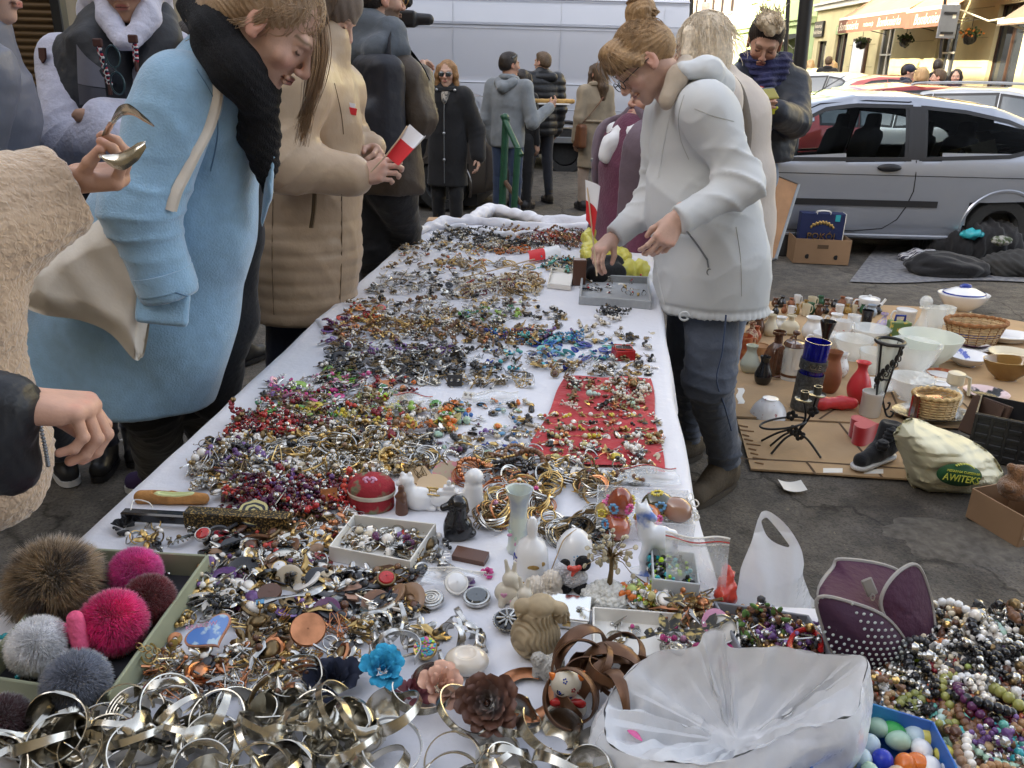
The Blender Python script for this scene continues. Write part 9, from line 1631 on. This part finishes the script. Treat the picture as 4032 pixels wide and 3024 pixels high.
V_=[('cup','cream cup on a saucer at the far left of the cardboard','cup','cup',1604,664,27,20,crm,1),('mug','white mug behind the oval bowl','mug','mug',1604,684,26,26,cer,0),('mug','brown banded mug top behind the oval bowl','mug','mug',1635,676,22,16,blkt,0),('bowl','white oval bowl near the far left','bowl','bowl',1640,690,58,16,cer,0),('vase','patterned brown vase, farther of the pair','vase','bott',1590,724,28,42,pat,0),('vase','patterned brown vase, nearer of the pair','vase','bott',1620,744,30,46,pat,0),('bottle','small black bottle behind the patterned vases','bottle','bott',1608,700,18,30,jet,0),('vase','dark brown vase with an open neck','vase','jug',1636,724,26,40,blkt,0),('jug','little bright red jug','jug','vase',1632,738,22,32,rust,0),('vase','matt cream bottle vase','vase','pear',1662,724,32,42,crm,0),('caddy','square cream tea caddy','caddy','bott',1705,720,38,38,crm,0),('creamer','white creamer with a thin spout','creamer','jug',1685,712,30,26,cer,-1),('mug','red painted mug with a white handle','mug','mug',1600,772,42,46,rust,1),('mug','white mug with a lime rim behind the jeans','mug','mug',1572,752,28,40,cer,0),('vase','milky white glass vase','vase','pear',1618,802,42,54,mat('milk glass',(.62,.66,.56),.15,coat=.6,trans=.2),0),('vase','small glossy black vase','vase','pear',1646,828,37,56,jet,0),('coffee_pot','dark brown glossy coffee pot','coffee pot','bott',1672,802,52,84,blkt,1),('basket','small round wicker coaster basket','basket','cyl',1640,764,40,18,MATS['wood bead 0'],0),('vase','tall black flared vase behind the blue glass','vase','flare',1768,822,32,120,jet,0),('jug','brown clay jug with a thin handle','jug','jug',1789,846,44,84,terr,-1),('jug','white jug with a wide lip','jug','jug',1752,732,44,44,cer,1),('jug','white tilted cream jug in the middle','jug','jug',1803,712,34,32,cer,-1),('mug','white mug with red cherries','mug','mug',1817,732,34,38,cer,1),('mug','plain white flared mug','mug','mug',1840,716,28,34,cer,0),('sauce_boat','white sauce boat behind the clay jug','sauce boat','cup',1782,756,60,34,cer,-1),('jug','white flowered jug right of the clay jug','jug','jug',1809,812,40,48,fl_m,0),('vase','satin red glass vase','vase','vase',1850,868,50,84,redv,0),('jar','plain white stoneware cylinder jar','jar','cyl',1877,896,44,50,mat('white stoneware',(.62,.62,.60),.4),0),('vase','narrow dark vase in the middle row','vase','tall',1868,712,24,40,jet,0),('teapot','white teapot at the far edge','teapot','cup',1873,674,44,28,cer,-1),('jug','brown flared vase beside the white teapot','vase','jug',1849,668,20,20,terr,0),('jug','grey blue jug before the white teapot','jug','jug',1880,684,24,24,gmug,-1),('sugar_bowl','white soup mug with an orange line','mug','cyl',1952,704,42,34,cer,-1),('figurine','lilac doll figurine with pale flowers','figurine','bott',1903,722,28,44,mat('lilac glaze',(.42,.34,.55),.3,col2=(.7,.6,.4),ns=60,thr=(.5,.6)),0),('vase','ribbed clear glass vase','vase','tall',2014,714,42,48,glassm,0),('vase','second clear glass vase behind the ribbed one','vase','tall',2040,700,34,36,glassm,0),('bowl','large crystal bowl at the left of the glassware','glass bowl','bowl',1838,776,84,42,glassm,0),('bowl','scalloped crystal dish behind the iron vase','glass bowl','bowl',1876,732,84,22,glassm,0),('bowl','crystal bowl half hidden by the iron vase stand','glass bowl','bowl',1884,806,70,44,glassm,0),('bowl','frosted pale glass bowl with a leaf frieze','glass bowl','bowl',1998,788,128,58,frost,0),('bowl','ribbed crystal bowl with a scalloped rim','glass bowl','bowl',1965,808,104,62,glassm,0),('dish','flat square crystal dish','glass dish','bowl',1893,842,86,12,glassm,0),('bowl','cut crystal bowl nearest the jar','glass bowl','bowl',1960,862,92,44,glassm,0),('plate','upper plate with painted fruit rim','plate','plate',2034,738,78,8,mat('fruit rim plate',(.72,.72,.68),.2,coat=.4,col2=(.35,.42,.10),ns=30,thr=(.55,.62)),0),('plate','plum coloured plate on a stack under the basket','plate','plate',2096,746,78,8,mat('plum plate',(.07,.02,.05),.3),0),('plate','white plate under the plum plate','plate','plate',2099,756,80,8,cer,0),('platter','large white oval platter at the right edge','platter','plate',2172,738,118,14,cer,0),('plate','cream square plate at the right edge','plate','plate',2185,776,96,12,crm,0),('bowl','shallow white bowl with blue crossing stripes','bowl','bowl',2087,788,88,20,mat('blue striped china',(.74,.74,.76),.2,coat=.4,col2=(.12,.16,.5),ns=12,thr=(.62,.66)),0),('baking_dish','brown oval glass baking dish','baking dish','bowl',2172,820,112,40,mat('amber brown glass',(.26,.14,.035),.15,trans=.2,coat=.5),0),('plate','black rimmed plate with pink flowers by the crate','plate','plate',2128,858,92,10,mat('black rim plate',(.02,.02,.02),.2,col2=(.65,.5,.5),ns=9,thr=(.5,.55)),0),('tray','oval steel tray under the bamboo basket','tray','plate',2010,902,168,12,silv,0)]
for k in range(5):V_.append(('plate',['lowest plate','second plate','middle plate','fourth plate','red floral top plate'][k]+' of the stack before the crystal bowls','plate','plate',2016+k*5,842-k*7,96-k*7,7,[cer,mat('orange ring plate',(.72,.66,.55),.3,col2=(.55,.2,.05),ns=8,thr=(.6,.63)),cer,cer,rust][k],0))
for row in V_:
 nm,lab,cat,kd,x,y,w_,h,m,hd=row;kw={}
 if nm=='teapot':kw=dict(spout=1,lid=m)
 if 'cherries' in lab:kw=dict(band=(mat('cherry print',(.74,.74,.74),.2,col2=(.5,.02,.03),ns=70,thr=(.6,.63)),.25,.6))
 if 'oval' in lab or kd=='plate' and w_>100:kw=dict(sy=.62)
 if 'scalloped' in lab or 'cut crystal' in lab or 'ribbed' in lab:kw['wob']=lambda a:.035*np.abs(np.sin(a*8))
 if 'lime rim' in lab:kw=dict(band=(MATS['lime bead 0'],.85,1.0))
 pot(nm,lab,cat,kd,x,y,w_,h,m,hd or None,**kw)
rr_=random.Random(4);sm=[('brown',blkt,'jug'),('white',cer,'mug'),('dark green',mat('dark green glaze',(.03,.10,.05),.3),'jug'),('terracotta',terr,'vase'),('cream',crm,'mug'),('black',jet,'vase'),('ochre',mat('ochre glaze',(.32,.2,.05),.3),'bott')]
for k in range(30):cn_2,m_,kd=sm[(k*5)%7];nn={'jug':'jug','mug':'mug','vase':'vase','bott':'bottle'}[kd];x=1675+(k%15)*15.5+rr_.uniform(-3,3);y=664+(k//15)*15+rr_.uniform(-3,3);pot(nn,f"small {cn_2} {nn} in the {['far', 'second'][k // 15]} row {['left of the white teapot', 'near the row middle', 'behind the white jugs'][k // 5 % 3]}",nn,kd,x,y,rr_.uniform(13,20),rr_.uniform(15,24),m_,1 if kd in('jug','mug')and k%2 else None,grp='small jugs of the far rows')
r_,p,W,Hh=pot('glass_vase','tall cobalt glass in a pewter sleeve lettered Szczecin','vase','tall',1735,882,54,142,cob,grp='tall vases on the cardboard',tilt=.06)
Rt=roteul(0,.06,0)
for z1,z2 in((.60,.74),(.0,.53)):obj('sleeve',G().lathe([(W*1.04,Hh*z1),(W*1.04,Hh*z2),(W*1.0,Hh*z2)],28,p+A_([0,0,.002]),Rt),pewt,r_)
for ch_,i in zip('SZCZECIN',range(8)):a=-PI/2+(i-3.5)*.27;obj('letter',text_geo(ch_,.036,p+A_([W*1.06*math.cos(a),W*1.06*math.sin(a),Hh*.67])@Rt,np.stack([A_([-math.sin(a),math.cos(a),0]),A_([0,0,1.]),A_([math.cos(a),math.sin(a),0])])),silv,r_,smooth=False)
r_,p,W,Hh=pot('french_press','glass french press with a dark brown frame and handle','french press','cyl',1706,818,44,70,glassm);obj('frame',G().lathe([(W*1.05,Hh),(W*1.1,Hh*1.02),(W*.9,Hh*1.12),(.001,Hh*1.15)],24,p).lathe([(W*1.04,Hh*.12),(W*1.04,Hh*.2)],24,p),blkt,r_);obj('handle',G().tube([p+A_([-W*1.1,-.01,Hh*.95]),p+A_([-W*1.75,-.02,Hh*.9]),p+A_([-W*1.85,-.02,Hh*.1]),p+A_([-W*1.1,-.01,Hh*.08])],.012,8),blkt,r_);obj('knob',G().tube([p+A_([0,0,Hh*.2]),p+A_([0,0,Hh*1.35])],.003,5).ball(p+A_([0,0,Hh*1.38]),(.022,.022,.016),14,8),blkt,r_)
r_,p,W,Hh=pot('decanter','clear glass decanter with a faceted ball stopper','decanter','flare',1983,736,44,50,glassm);bpy.data.objects.remove(r_.children[0]);obj('body',G().lathe(spline([(.001,0),(W,0),(W*1.1,.02),(W*.9,.06),(W*.32,Hh*1.0),(W*.28,Hh*1.3),(W*.5,Hh*1.34),(W*.5,Hh*1.4)],3),24,p+A_([0,0,.001])),glassm,r_);obj('stopper',G().ball(p+A_([0,0,Hh*1.62]),W*.62,10,7),glassm,r_,smooth=False)
r_,p,W,Hh=pot('jug','clear glass jug with a cream plastic lid','glass jug','bott',2052,874,46,52,glassm);obj('lid',G().lathe([(W*.62,Hh*.85),(W*.75,Hh*.9),(W*.75,Hh*1.3),(W*.4,Hh*1.36),(.001,Hh*1.36)],24,p),crm,r_);obj('handle',G().tube([p+A_([W*.7,0,Hh*1.2]),p+A_([W*1.3,0,Hh*1.1]),p+A_([W*1.5,0,Hh*.4])],.009,6),crm,r_)
r_,p,W,Hh=pot('tureen','white lidded tureen with blue rings','tureen','bowl',2074,672,106,34,cer,z0=.006,sy=.8,grp='tureen');obj('lid',G().lathe([(W*.85,Hh*.98),(W*.8,Hh*1.15),(W*.4,Hh*1.4),(.001,Hh*1.45)],32,p,sy=.8),cer,r_);obj('blue_ring',G().lathe([(W*.84,Hh*1.06),(W*.815,Hh*1.14)],32,p+A_([0,0,.003]),sy=.8).ball(p+A_([0,0,Hh*1.5]),(W*.26,.02,.022),14,6),blug,r_)
def blk_(nm,lab,cat,x,y,hx,hy,hz,m,rz=0,z0=.0165,bev=.004):p=at(x,y,z0);r=thing(nm,lab,cat,p);u=1/ppm(p);obj('box_body',G().box(p+A_([0,0,hz*u]),A_([hx,hy,hz])*u,R=rotz(rad(rz)),bev=bev),m,r);return r,p,u
r_,p,u=blk_('tin_box','green tin box painted with fruit and a dark blue handle','tin',1936,732,21,14,20,mat('green fruit tin',(.10,.17,.06),.4,col2=(.55,.38,.06),ns=26,thr=(.58,.62)));obj('handle',G().tube([p+A_([-10,0,40])*u,p+A_([-10,0,52])*u,p+A_([10,0,52])*u,p+A_([10,0,40])*u],3*u,6),blug,r_)
pot('china_shade','upturned white china lid with painted roses','china shade','bowl',1660,892,80,34,fl_m);o=[c for c in bpy.data.objects if c.name.startswith('china_shade')][-1]
for ch in o.children:V=ch;me=ch.data;[setattr(v,'co',Vector((v.co.x,v.co.y,.085-v.co.z)))for v in me.vertices];me.flip_normals()
p=at(1858,950,.014);u=1/ppm(p);r_=thing('heart_box','red velvet heart-shaped box','box',p);h2=rim/.04*40*.0243*u*A_([-1,1])*38;h2=rim*(38*u/.038);obj('lid',G().prism(h2,26*u,42*u,R=rotz(.9),c=p),mat('red velvet',(.42,.008,.015),.95,sheen=.6),r_);obj('box_body',G().prism(h2*.97,.0,26*u,R=rotz(.9),c=p),MATS['red velvet'],r_)
r_,p,u,R=(lambda p:(thing('candle_block','red glass candle block with a wavy outline lying down','candle holder',p),p,1/ppm(p),np.eye(3)))(at(1795,884,.0165));obj('block',S(.01).path([p+A_([x,3*math.sin(x*.07),15])*u for x in(-44,-22,0,22,44)],[13*u,15*u,12*u,15*u,12*u]).mesh(.004),redv,r_,ang=None)
p=at(1885,1003,.014);u=1/ppm(p);r_=thing('shoe','black ankle shoe with a bow and white sole lying on the cardboard','shoe',p);Rh2=rotz(rad(35));T=lambda q:p+(A_(q,float)*u)@Rh2
obj('upper',S(8*u).cone(T((-50,0,22)),T((10,0,26)),15*u,20*u).cone(T((10,0,30)),T((50,0,34)),20*u,22*u).cone(T((34,0,40)),T((44,0,74)),24*u,26*u).ell(T((46,0,98)),A_([20,20,14])*u,op='d').mesh(3*u,lambda P:1.6*u*wn(P/u,.15,3)),blk,r_,ang=None);obj('sole',S(2*u).cone(T((-50,0,8)),T((50,0,8)),19*u,20*u).box(T((0,0,-6)),(.3,.3,10*u),.001,op='d',k=.001).box(T((0,0,24)),(.3,.3,11*u),.001,op='d',k=.001).mesh(3*u),MATS['white rubber'],r_,ang=None)
obj('bow',S(4*u).cone(T((8,-10,52)),T((-16,-22,58)),7*u,13*u).cone(T((8,-10,52)),T((26,-14,74)),7*u,14*u).ell(T((8,-12,52)),8*u).mesh(2.5*u,lambda P:1.5*u*np.sin(P[:,2]/u*.8)),blk,r_,ang=None)
p=at(1893,890,.0165);u=1/ppm(p);r_=thing('iron_vase','wrought iron cone vase with leaves standing on curled feet','vase',p);T=lambda q:p+A_(q,float)*u
for k in range(4):a=k*PI/2+.5;obj('rib',G().tube([T((8*math.cos(a),8*math.sin(a),26)),T((27*math.cos(a),27*math.sin(a),160))],2.2*u,6),iron,r_);obj('foot',G().tube(spline([T((8*math.cos(a),8*math.sin(a),34)),T((24*math.cos(a),24*math.sin(a),4)),T((36*math.cos(a),36*math.sin(a),3)),T((40*math.cos(a),40*math.sin(a),14)),T((33*math.cos(a),33*math.sin(a),15))],5),2.2*u,6),iron,r_)
obj('rim',G().tube([T((28*math.cos(a),28*math.sin(a),160))for a in np.linspace(0,6.283,30,endpoint=False)],4*u,7,closed=True),iron,r_);obj('lower_ring',G().tube([T((15*math.cos(a),15*math.sin(a),80))for a in np.linspace(0,6.283,20,endpoint=False)],1.8*u,5,closed=True),iron,r_)
g=G()
for k in range(8):a=-2.9+k*.36;z_=60+11*k;rr2=9+z_*.115;g.tube([T(((rr2+.5)*math.cos(a)+8*math.cos(t)*math.sin(a)*(1-t/9),(rr2+.5)*math.sin(a),z_+9*math.sin(t)*(1-t/9)))for t in np.linspace(0,7.5,16)],1.3*u,4);g.ball(T((rr2*math.cos(a),rr2*math.sin(a),z_+16)),A_([5,2,8])*u,8,5)
obj('scroll',g,iron,r_);obj('glass_liner',G().lathe([(8*u,30*u),(25*u,158*u)],24,p),frost,r_)
p=at(1700,975,.014);u=1/ppm(p);r_=thing('iron_candle_holder','black wrought iron candle holder with leaves and arched feet','candle holder',p);T=lambda q:p+A_(q,float)*u
for x0,y0,x1,y1 in((-40,-12,20,0),(62,-20,10,0),(-30,14,10,4),(-42,30,0,8)):obj('foot',G().tube(spline([T((x0,y0*1.6,2)),T(((x0+x1)/2,(y0+y1)/2,34)),T((x1,y1,48))],6),2.6*u,6),iron,r_)
obj('ring',G().tube([T((-14+48*math.cos(a),10+26*math.sin(a),62+10*math.cos(a)))for a in np.linspace(0,6.28,30,endpoint=False)],2.4*u,6,closed=True),iron,r_)
for(dx,dz)in((18,118),(44,130)):
 obj('stem',G().tube(spline([T((16,0,46)),T((22+dx*.3,0,80)),T((dx,0,dz))],6),2.4*u,6),iron,r_);obj('candle_cup',G().lathe([(.001,0),(17*u,2*u),(19*u,5*u)],20,T((dx,0,dz))).lathe([(8*u,4*u),(9*u,22*u),(7*u,22*u),(7*u,6*u)],14,T((dx,0,dz))),mat('tarnished steel',(.22,.21,.18),.3,metal=.9),r_)
for(dx,dz,k)in((-4,86,0),(40,96,1),(4,52,2),(20,40,3)):
 g=G()
 for j in range(5):a=j*1.26+k;g.ball(T((dx+7*math.cos(a),-4,dz+7*math.sin(a))),A_([7,2,5])*u,7,4,R=roteul(0,a,0))
 obj('leaf',g,iron,r_)
wk=mat('dark wicker',(.24,.10,.03),.7,nv=.3,ns=60);wk2=mat('bamboo strip',(.55,.38,.17),.6,nv=.25,ns=30)
def basket(lab,x,y,w_,h,m,m2,band=None,sy=.7,taper=.72):
 p=at(x,y,.0165);u=1/ppm(p);r_=thing('basket',lab,'basket',p);W=w_*u/2;Hh=h*u;n_=44;g=G();nr_=9
 for j in range(nr_):
  t=(j+.5)/nr_;R_=W*(taper+(1-taper)*t);g.tube([p+A_([(R_+.0022*(-1)**(i+j))*math.cos(i*2*PI/n_),(R_+.0022*(-1)**(i+j))*math.sin(i*2*PI/n_)*sy,Hh*t])for i in range(n_)],Hh/nr_*.56,5,closed=True,flat=.8)
 obj('weave',g,m2,r_);obj('rim',G().tube([p+A_([W*1.02*math.cos(a),W*1.02*math.sin(a)*sy,Hh+.004*math.sin(a*20)])for a in np.linspace(0,6.283,80,endpoint=False)],Hh*.09,7,closed=True),m,r_);obj('base',G().lathe([(.001,.002),(W*taper,.002)],24,p,sy=sy),m2,r_)
 g=G()
 for i in range(18):a=i*PI/9;g.tube([p+A_([W*taper*1.05*math.cos(a),W*taper*1.05*math.sin(a)*sy,0]),p+A_([W*1.04*math.cos(a),W*1.04*math.sin(a)*sy,Hh])],.0035,5)
 obj('stakes',g,m,r_)
 if band:obj('band',G().lathe([(W*(taper+(1-taper)*t)+.006,Hh*t)for t in(.42,.56)],40,p,sy=sy),band,r_)
basket('oval wicker basket with a dark blue stripe on the plates',2098,742,124,50,wk,mat('pale wicker',(.45,.32,.17),.7,nv=.25,ns=40),band=MATS['blue bead 1'],sy=.65);basket('round woven bamboo basket before the glass jug',2012,900,92,52,wk2,wk2,sy=.75,taper=.92)
Pb=at(2045,1072,.0);bx2=lambda x,y:ad(x,y,Pb[1]+.12);cbm=mat('cream carrier film',(.66,.63,.45),.4,bump=.3,bs=16,spec=.5,nv=.1,ns=6,col2=None)
r_=sheetbag('full cream carrier bag with a dark green bakery oval',A_([Pb[0],Pb[1],0]),cbm);OB=[(1946,914),(1975,904),(2030,924),(2095,950),(2142,982),(2166,1025),(2152,1064),(2090,1078),(2005,1072),(1966,1046),(1948,990),(1930,940)]
for nm,sg in(('front_film',-1),('back_film',1)):
 V,F=cells(OB,None,3.,lambda x,y,sg=sg:Pb[1]+.09+sg*.15*math.sin(edged(OB,x,y,60)*PI/2)**.8);V[:,1]+=.016*crk(V,5,5+sg)+.008*crk(V,13,9);o2=obj(nm,G().add(V,F),cbm,r_,ang=20);o=o2 if sg<0 else o
oc=A_([0,0,.0])+onto(o,2072,1026,.012);q1_,q2_=onto(o,2112,1026,.0),onto(o,2072,1000,.0);q0_=onto(o,2040,1026,.0);No=nrm(np.cross(q1_-q0_,q2_-oc));Ro=frame(No,(.14,0,1));oc=oc+No*.006;gdk=mat('dark green print',(.02,.09,.035),.4);lime_t=mat('gold green print',(.50,.52,.08),.5)
obj('oval_print',G().lathe([(.001,.014),(.06,.009),(.098,-.006)],40,oc,Ro,sx=1.,sy=.52),gdk,o,ang=None);obj('lettering',text_geo('AWITEKS',.043,oc+A_([0,-.008,.0165])@Ro,Ro,sx=.88,thick=.0015),lime_t,o,smooth=False);obj('lettering',text_geo('PIEKARNIA CUKIERNIA',.014,oc+A_([0,.022,.0155])@Ro,Ro,thick=.0015),lime_t,o,smooth=False);g=G()
for k in range(9):a=(k-4)*.22;g.ball(oc+A_([.03*math.sin(a)*1.6,.048+.010*math.cos(a*2),.010])@Ro,(.004,.003,.009),6,4,R=Ro)
obj('wheat_print',g,lime_t,o)
def openbox(nm,lab,x,y,hx,hy,hz,m,rz,px=None,t=.006,p=None):
 p=at(x,y,.0)if p is None else p;r_=thing(nm,lab,'box' if 'box' in nm else 'crate',p);R=rotz(rad(rz));g=G()
 for(cx,cy,sx,sy)in((0,-hy,hx,t/2),(0,hy,hx,t/2),(-hx,0,t/2,hy),(hx,0,t/2,hy)):g.box(p+A_([cx,cy,hz])@R+A_([0,0,.003]),(sx+.0005,sy,hz),R=R,bev=.001)
 obj('wall',g,m,r_);obj('base',G().box(p+A_([0,0,.008]),(hx-t,hy-t,.003),R=R),m,r_);return r_,p,R
kraft=mat('brown kraft board',(.26,.16,.09),.85,nv=.08,ns=5);r_,p,R=openbox('cardboard_box','brown banana box holding a navy paper bag before the silver hatchback',1762,562,.25,.18,.115,kraft,-6);obj('hand_hole',G().box(p+A_([0,-.184,.165])@R,(.05,.001,.018),R=R,bev=.0009),cbd,r_)
for s_ in(-.13,.13):obj('vent_hole',G().lathe([(.001,0),(.022,0)],16,p+A_([s_,-.1845,.07])@R,frame((0,-1,0))),iron,r_)
nb=mat('navy paper',(.012,.02,.075),.5);t_=thing('paper_bag','navy paper carrier bag with gold letters standing in the banana box','paper bag',p+A_([0,0,.02]));obj('bag_body',G().box(p+A_([0,.02,.24])@R,(.20,.06,.21),R=R,bev=.004),nb,t_);obj('white_side',G().box(p+A_([.202,.02,.24])@R,(.003,.06,.21),R=R),card,t_);obj('lettering',text_geo('POKÓJ',.085,p+A_([0,-.046,.235])@R,np.stack([R[0],A_([0,0,1]),-R[1]])),gold,t_,smooth=False)
g=G()
for k in range(15):a=(k-7)/7;g.ball(p+A_([a*.1,-.043,.32+.04*(1-a*a)+.01*(k%2)])@R,(.011,.003,.016),6,4,R=R)
obj('gold_ornament',g,gold,t_);obj('tag',G().box(p+A_([.13,-.043,.41])@R,(.022,.002,.03),R=R),MATS['turquoise bead 0'],t_)
for s_ in(-.02,.02):obj('handle',G().tube(spline([p+A_([-.06,s_-.02,.44])@R,p+A_([-.05,s_-.03,.47])@R,p+A_([.05,s_-.03,.47])@R,p+A_([.06,s_-.02,.44])@R],5),.004,5),card,t_)
r_,p,R=openbox('cardboard_box','brown box with a green and white label at the right edge',2185,1140,.11,.12,.065,kraft,20);obj('label',G().box(p+A_([-.06,-.1245,.07])@R,(.035,.001,.035),R=R),card,r_);obj('green_corner',G().box(p+A_([-.04,-.126,.05])@R,(.014,.001,.012),R=R),MATS['green bead 0'],r_)
pb_=p+A_([-.01,.02,.17]);br=mat('brown plush',(.20,.09,.03),.95,bump=1,bs=160,sheen=.4,nv=.2,ns=60);tag(obj('teddy_bear',S(.015).ell(pb_,(.07,.06,.055)).ell(pb_+A_([-.055,-.03,.02]),(.025,.03,.02)).ell(pb_+A_([0,0,.06]),(.045,.04,.035)).ell(pb_+A_([-.04,0,.085]),.018).ell(pb_+A_([.04,0,.085]),.018).mesh(.005,lambda P:.002*wn(P,180,3)),br,ang=None),'brown plush bear lying in the box at the right edge','plush toy')
r_,p,R=openbox('plastic_crate','black slatted plastic crate at the right edge',0,0,.2,.14,.11,plast,-32,p=at(2195,985,0));g=G()
for k in range(5):g.box(p+A_([0,-.145,.03+.045*k])@R,(.205,.006,.010),R=R,bev=.002)
for k in range(7):g.box(p+A_([-.195+.065*k,-.147,.11])@R,(.008,.006,.11),R=R,bev=.002)
obj('slats',g,iron,r_);q=at(2118,952,.0165);r_=thing('picture_frame','dark wooden frame edge leaning on the black crate','frame',q);obj('frame',G().box(q+A_([.02,.03,.10]),(.012,.09,.10),R=roteul(0,.35,.5),bev=.004).box(q+A_([-.012,.02,.11]),(.004,.08,.09),R=roteul(0,.35,.5)),MATS['dark brown wood'],r_)
p=at(1992,905,.03);r_=thing('gift_carton','red carton printed with a black sailing ship by the bamboo basket','carton',p);obj('panel',G().box(p+A_([.03,.05,.05]),(.075,.02,.055),R=rotz(.15),bev=.002),MATS['red bead 0'],r_);obj('ship_print',G().box(p+A_([.03,.027,.06]),(.03,.001,.004),R=rotz(.15)).prism([(-.02,0),(.02,0),(.0,.03)],-.001,.001,R=np.stack([A_([1.,.15,0]),A_([0,0,1.]),A_([0.15,-1.,0])]),c=p+A_([.03,.026,.066])),jet,r_);obj('dark_spine',G().box(p+A_([-.05,.0,.055]),(.008,.02,.075),bev=.002),blkt,r_)
r_=thing('folded_table','folded camping table with a steel rim leaning on the lamp post','folding table',at(1655,560,0));Yt=6.9;Q=[A(x,y,Yy)for x,y,Yy in((1600,585,6.7),(1672,560,6.9),(1722,400,7.3),(1652,372,7.2))];Nn=nrm(np.cross(Q[1]-Q[0],Q[3]-Q[0]));rows=A_([[(Q[0]*(1-a)+Q[1]*a)*(1-b2)+(Q[3]*(1-a)+Q[2]*a)*b2 for a in np.linspace(0,1,5)]for b2 in np.linspace(0,1,5)]);obj('panel',G().grid(rows).grid(rows+Nn*.02),mat('hardboard',(.30,.15,.06),.6,nv=.15,ns=8),r_,ang=None)
obj('rim',G().tube(A_(Q)+Nn*.01,.02,8,closed=True),gp,r_)
for t in(.3,.55):obj('folded_leg',G().tube([Q[0]*(1-t)+Q[1]*t-Nn*.03,Q[3]*(1-t)+Q[2]*t-Nn*.03],.011,7),gp,r_)
g=G().grid([[at(1895+400*u-60*v+5*math.sin(u*9),530+78*v+3*math.sin(u*7),.008)for u in np.linspace(0,1,20)]for v in np.linspace(0,1,6)]);tag(obj('ground_sheet',g,mat('printed ground sheet',(.22,.22,.22),.6,col2=(.12,.12,.14),ns=22,thr=(.4,.6)),ang=None),'printed white ground sheet under the clothes heap','sheet')
for i,(x,y,rx,rz_,m_,lab)in enumerate([(2120,560,.60,.27,blk,'large heap of black clothes by the rear wheel of the silver car'),(2185,530,.55,.33,blkp,'black jacket heaped against the silver car wheel'),(2040,592,.36,.13,blk,'black trousers spread before the clothes heap'),(2190,592,.34,.14,mat('charcoal knit',(.035,.035,.035),.95),'charcoal pullover at the right end of the clothes heap'),(1985,565,.20,.08,mat('striped shirt',(.5,.5,.52),.9,col2=(.03,.03,.05),ns=30,thr=(.48,.52),stretch=(.2,3,1)),'black and white striped shirt at the left of the clothes heap'),(2085,566,.11,.05,MATS['turquoise bead 0'],'turquoise top lying on the black clothes'),(2150,575,.12,.05,mat('camouflage cloth',(.06,.08,.04),.9,col2=(.3,.3,.28),ns=22,thr=(.45,.55)),'camouflage patterned shirt on the clothes heap')]):
 c=at(x,y,.0);zt_=.0 if i not in(5,6,4)else(.24 if i==5 else.22 if i==6 else 0.)
 tag(obj('garment',S(.03).ell(c+A_([0,.15 if i<2 else 0,rz_*.5+zt_]),(rx,rx*.6,rz_)).mesh(.014,lambda P:.03*crk(P,3.2,3+i)+.02*wn(P,12,i)),m_,ang=None),lab,'clothes','clothes heaped on the ground')
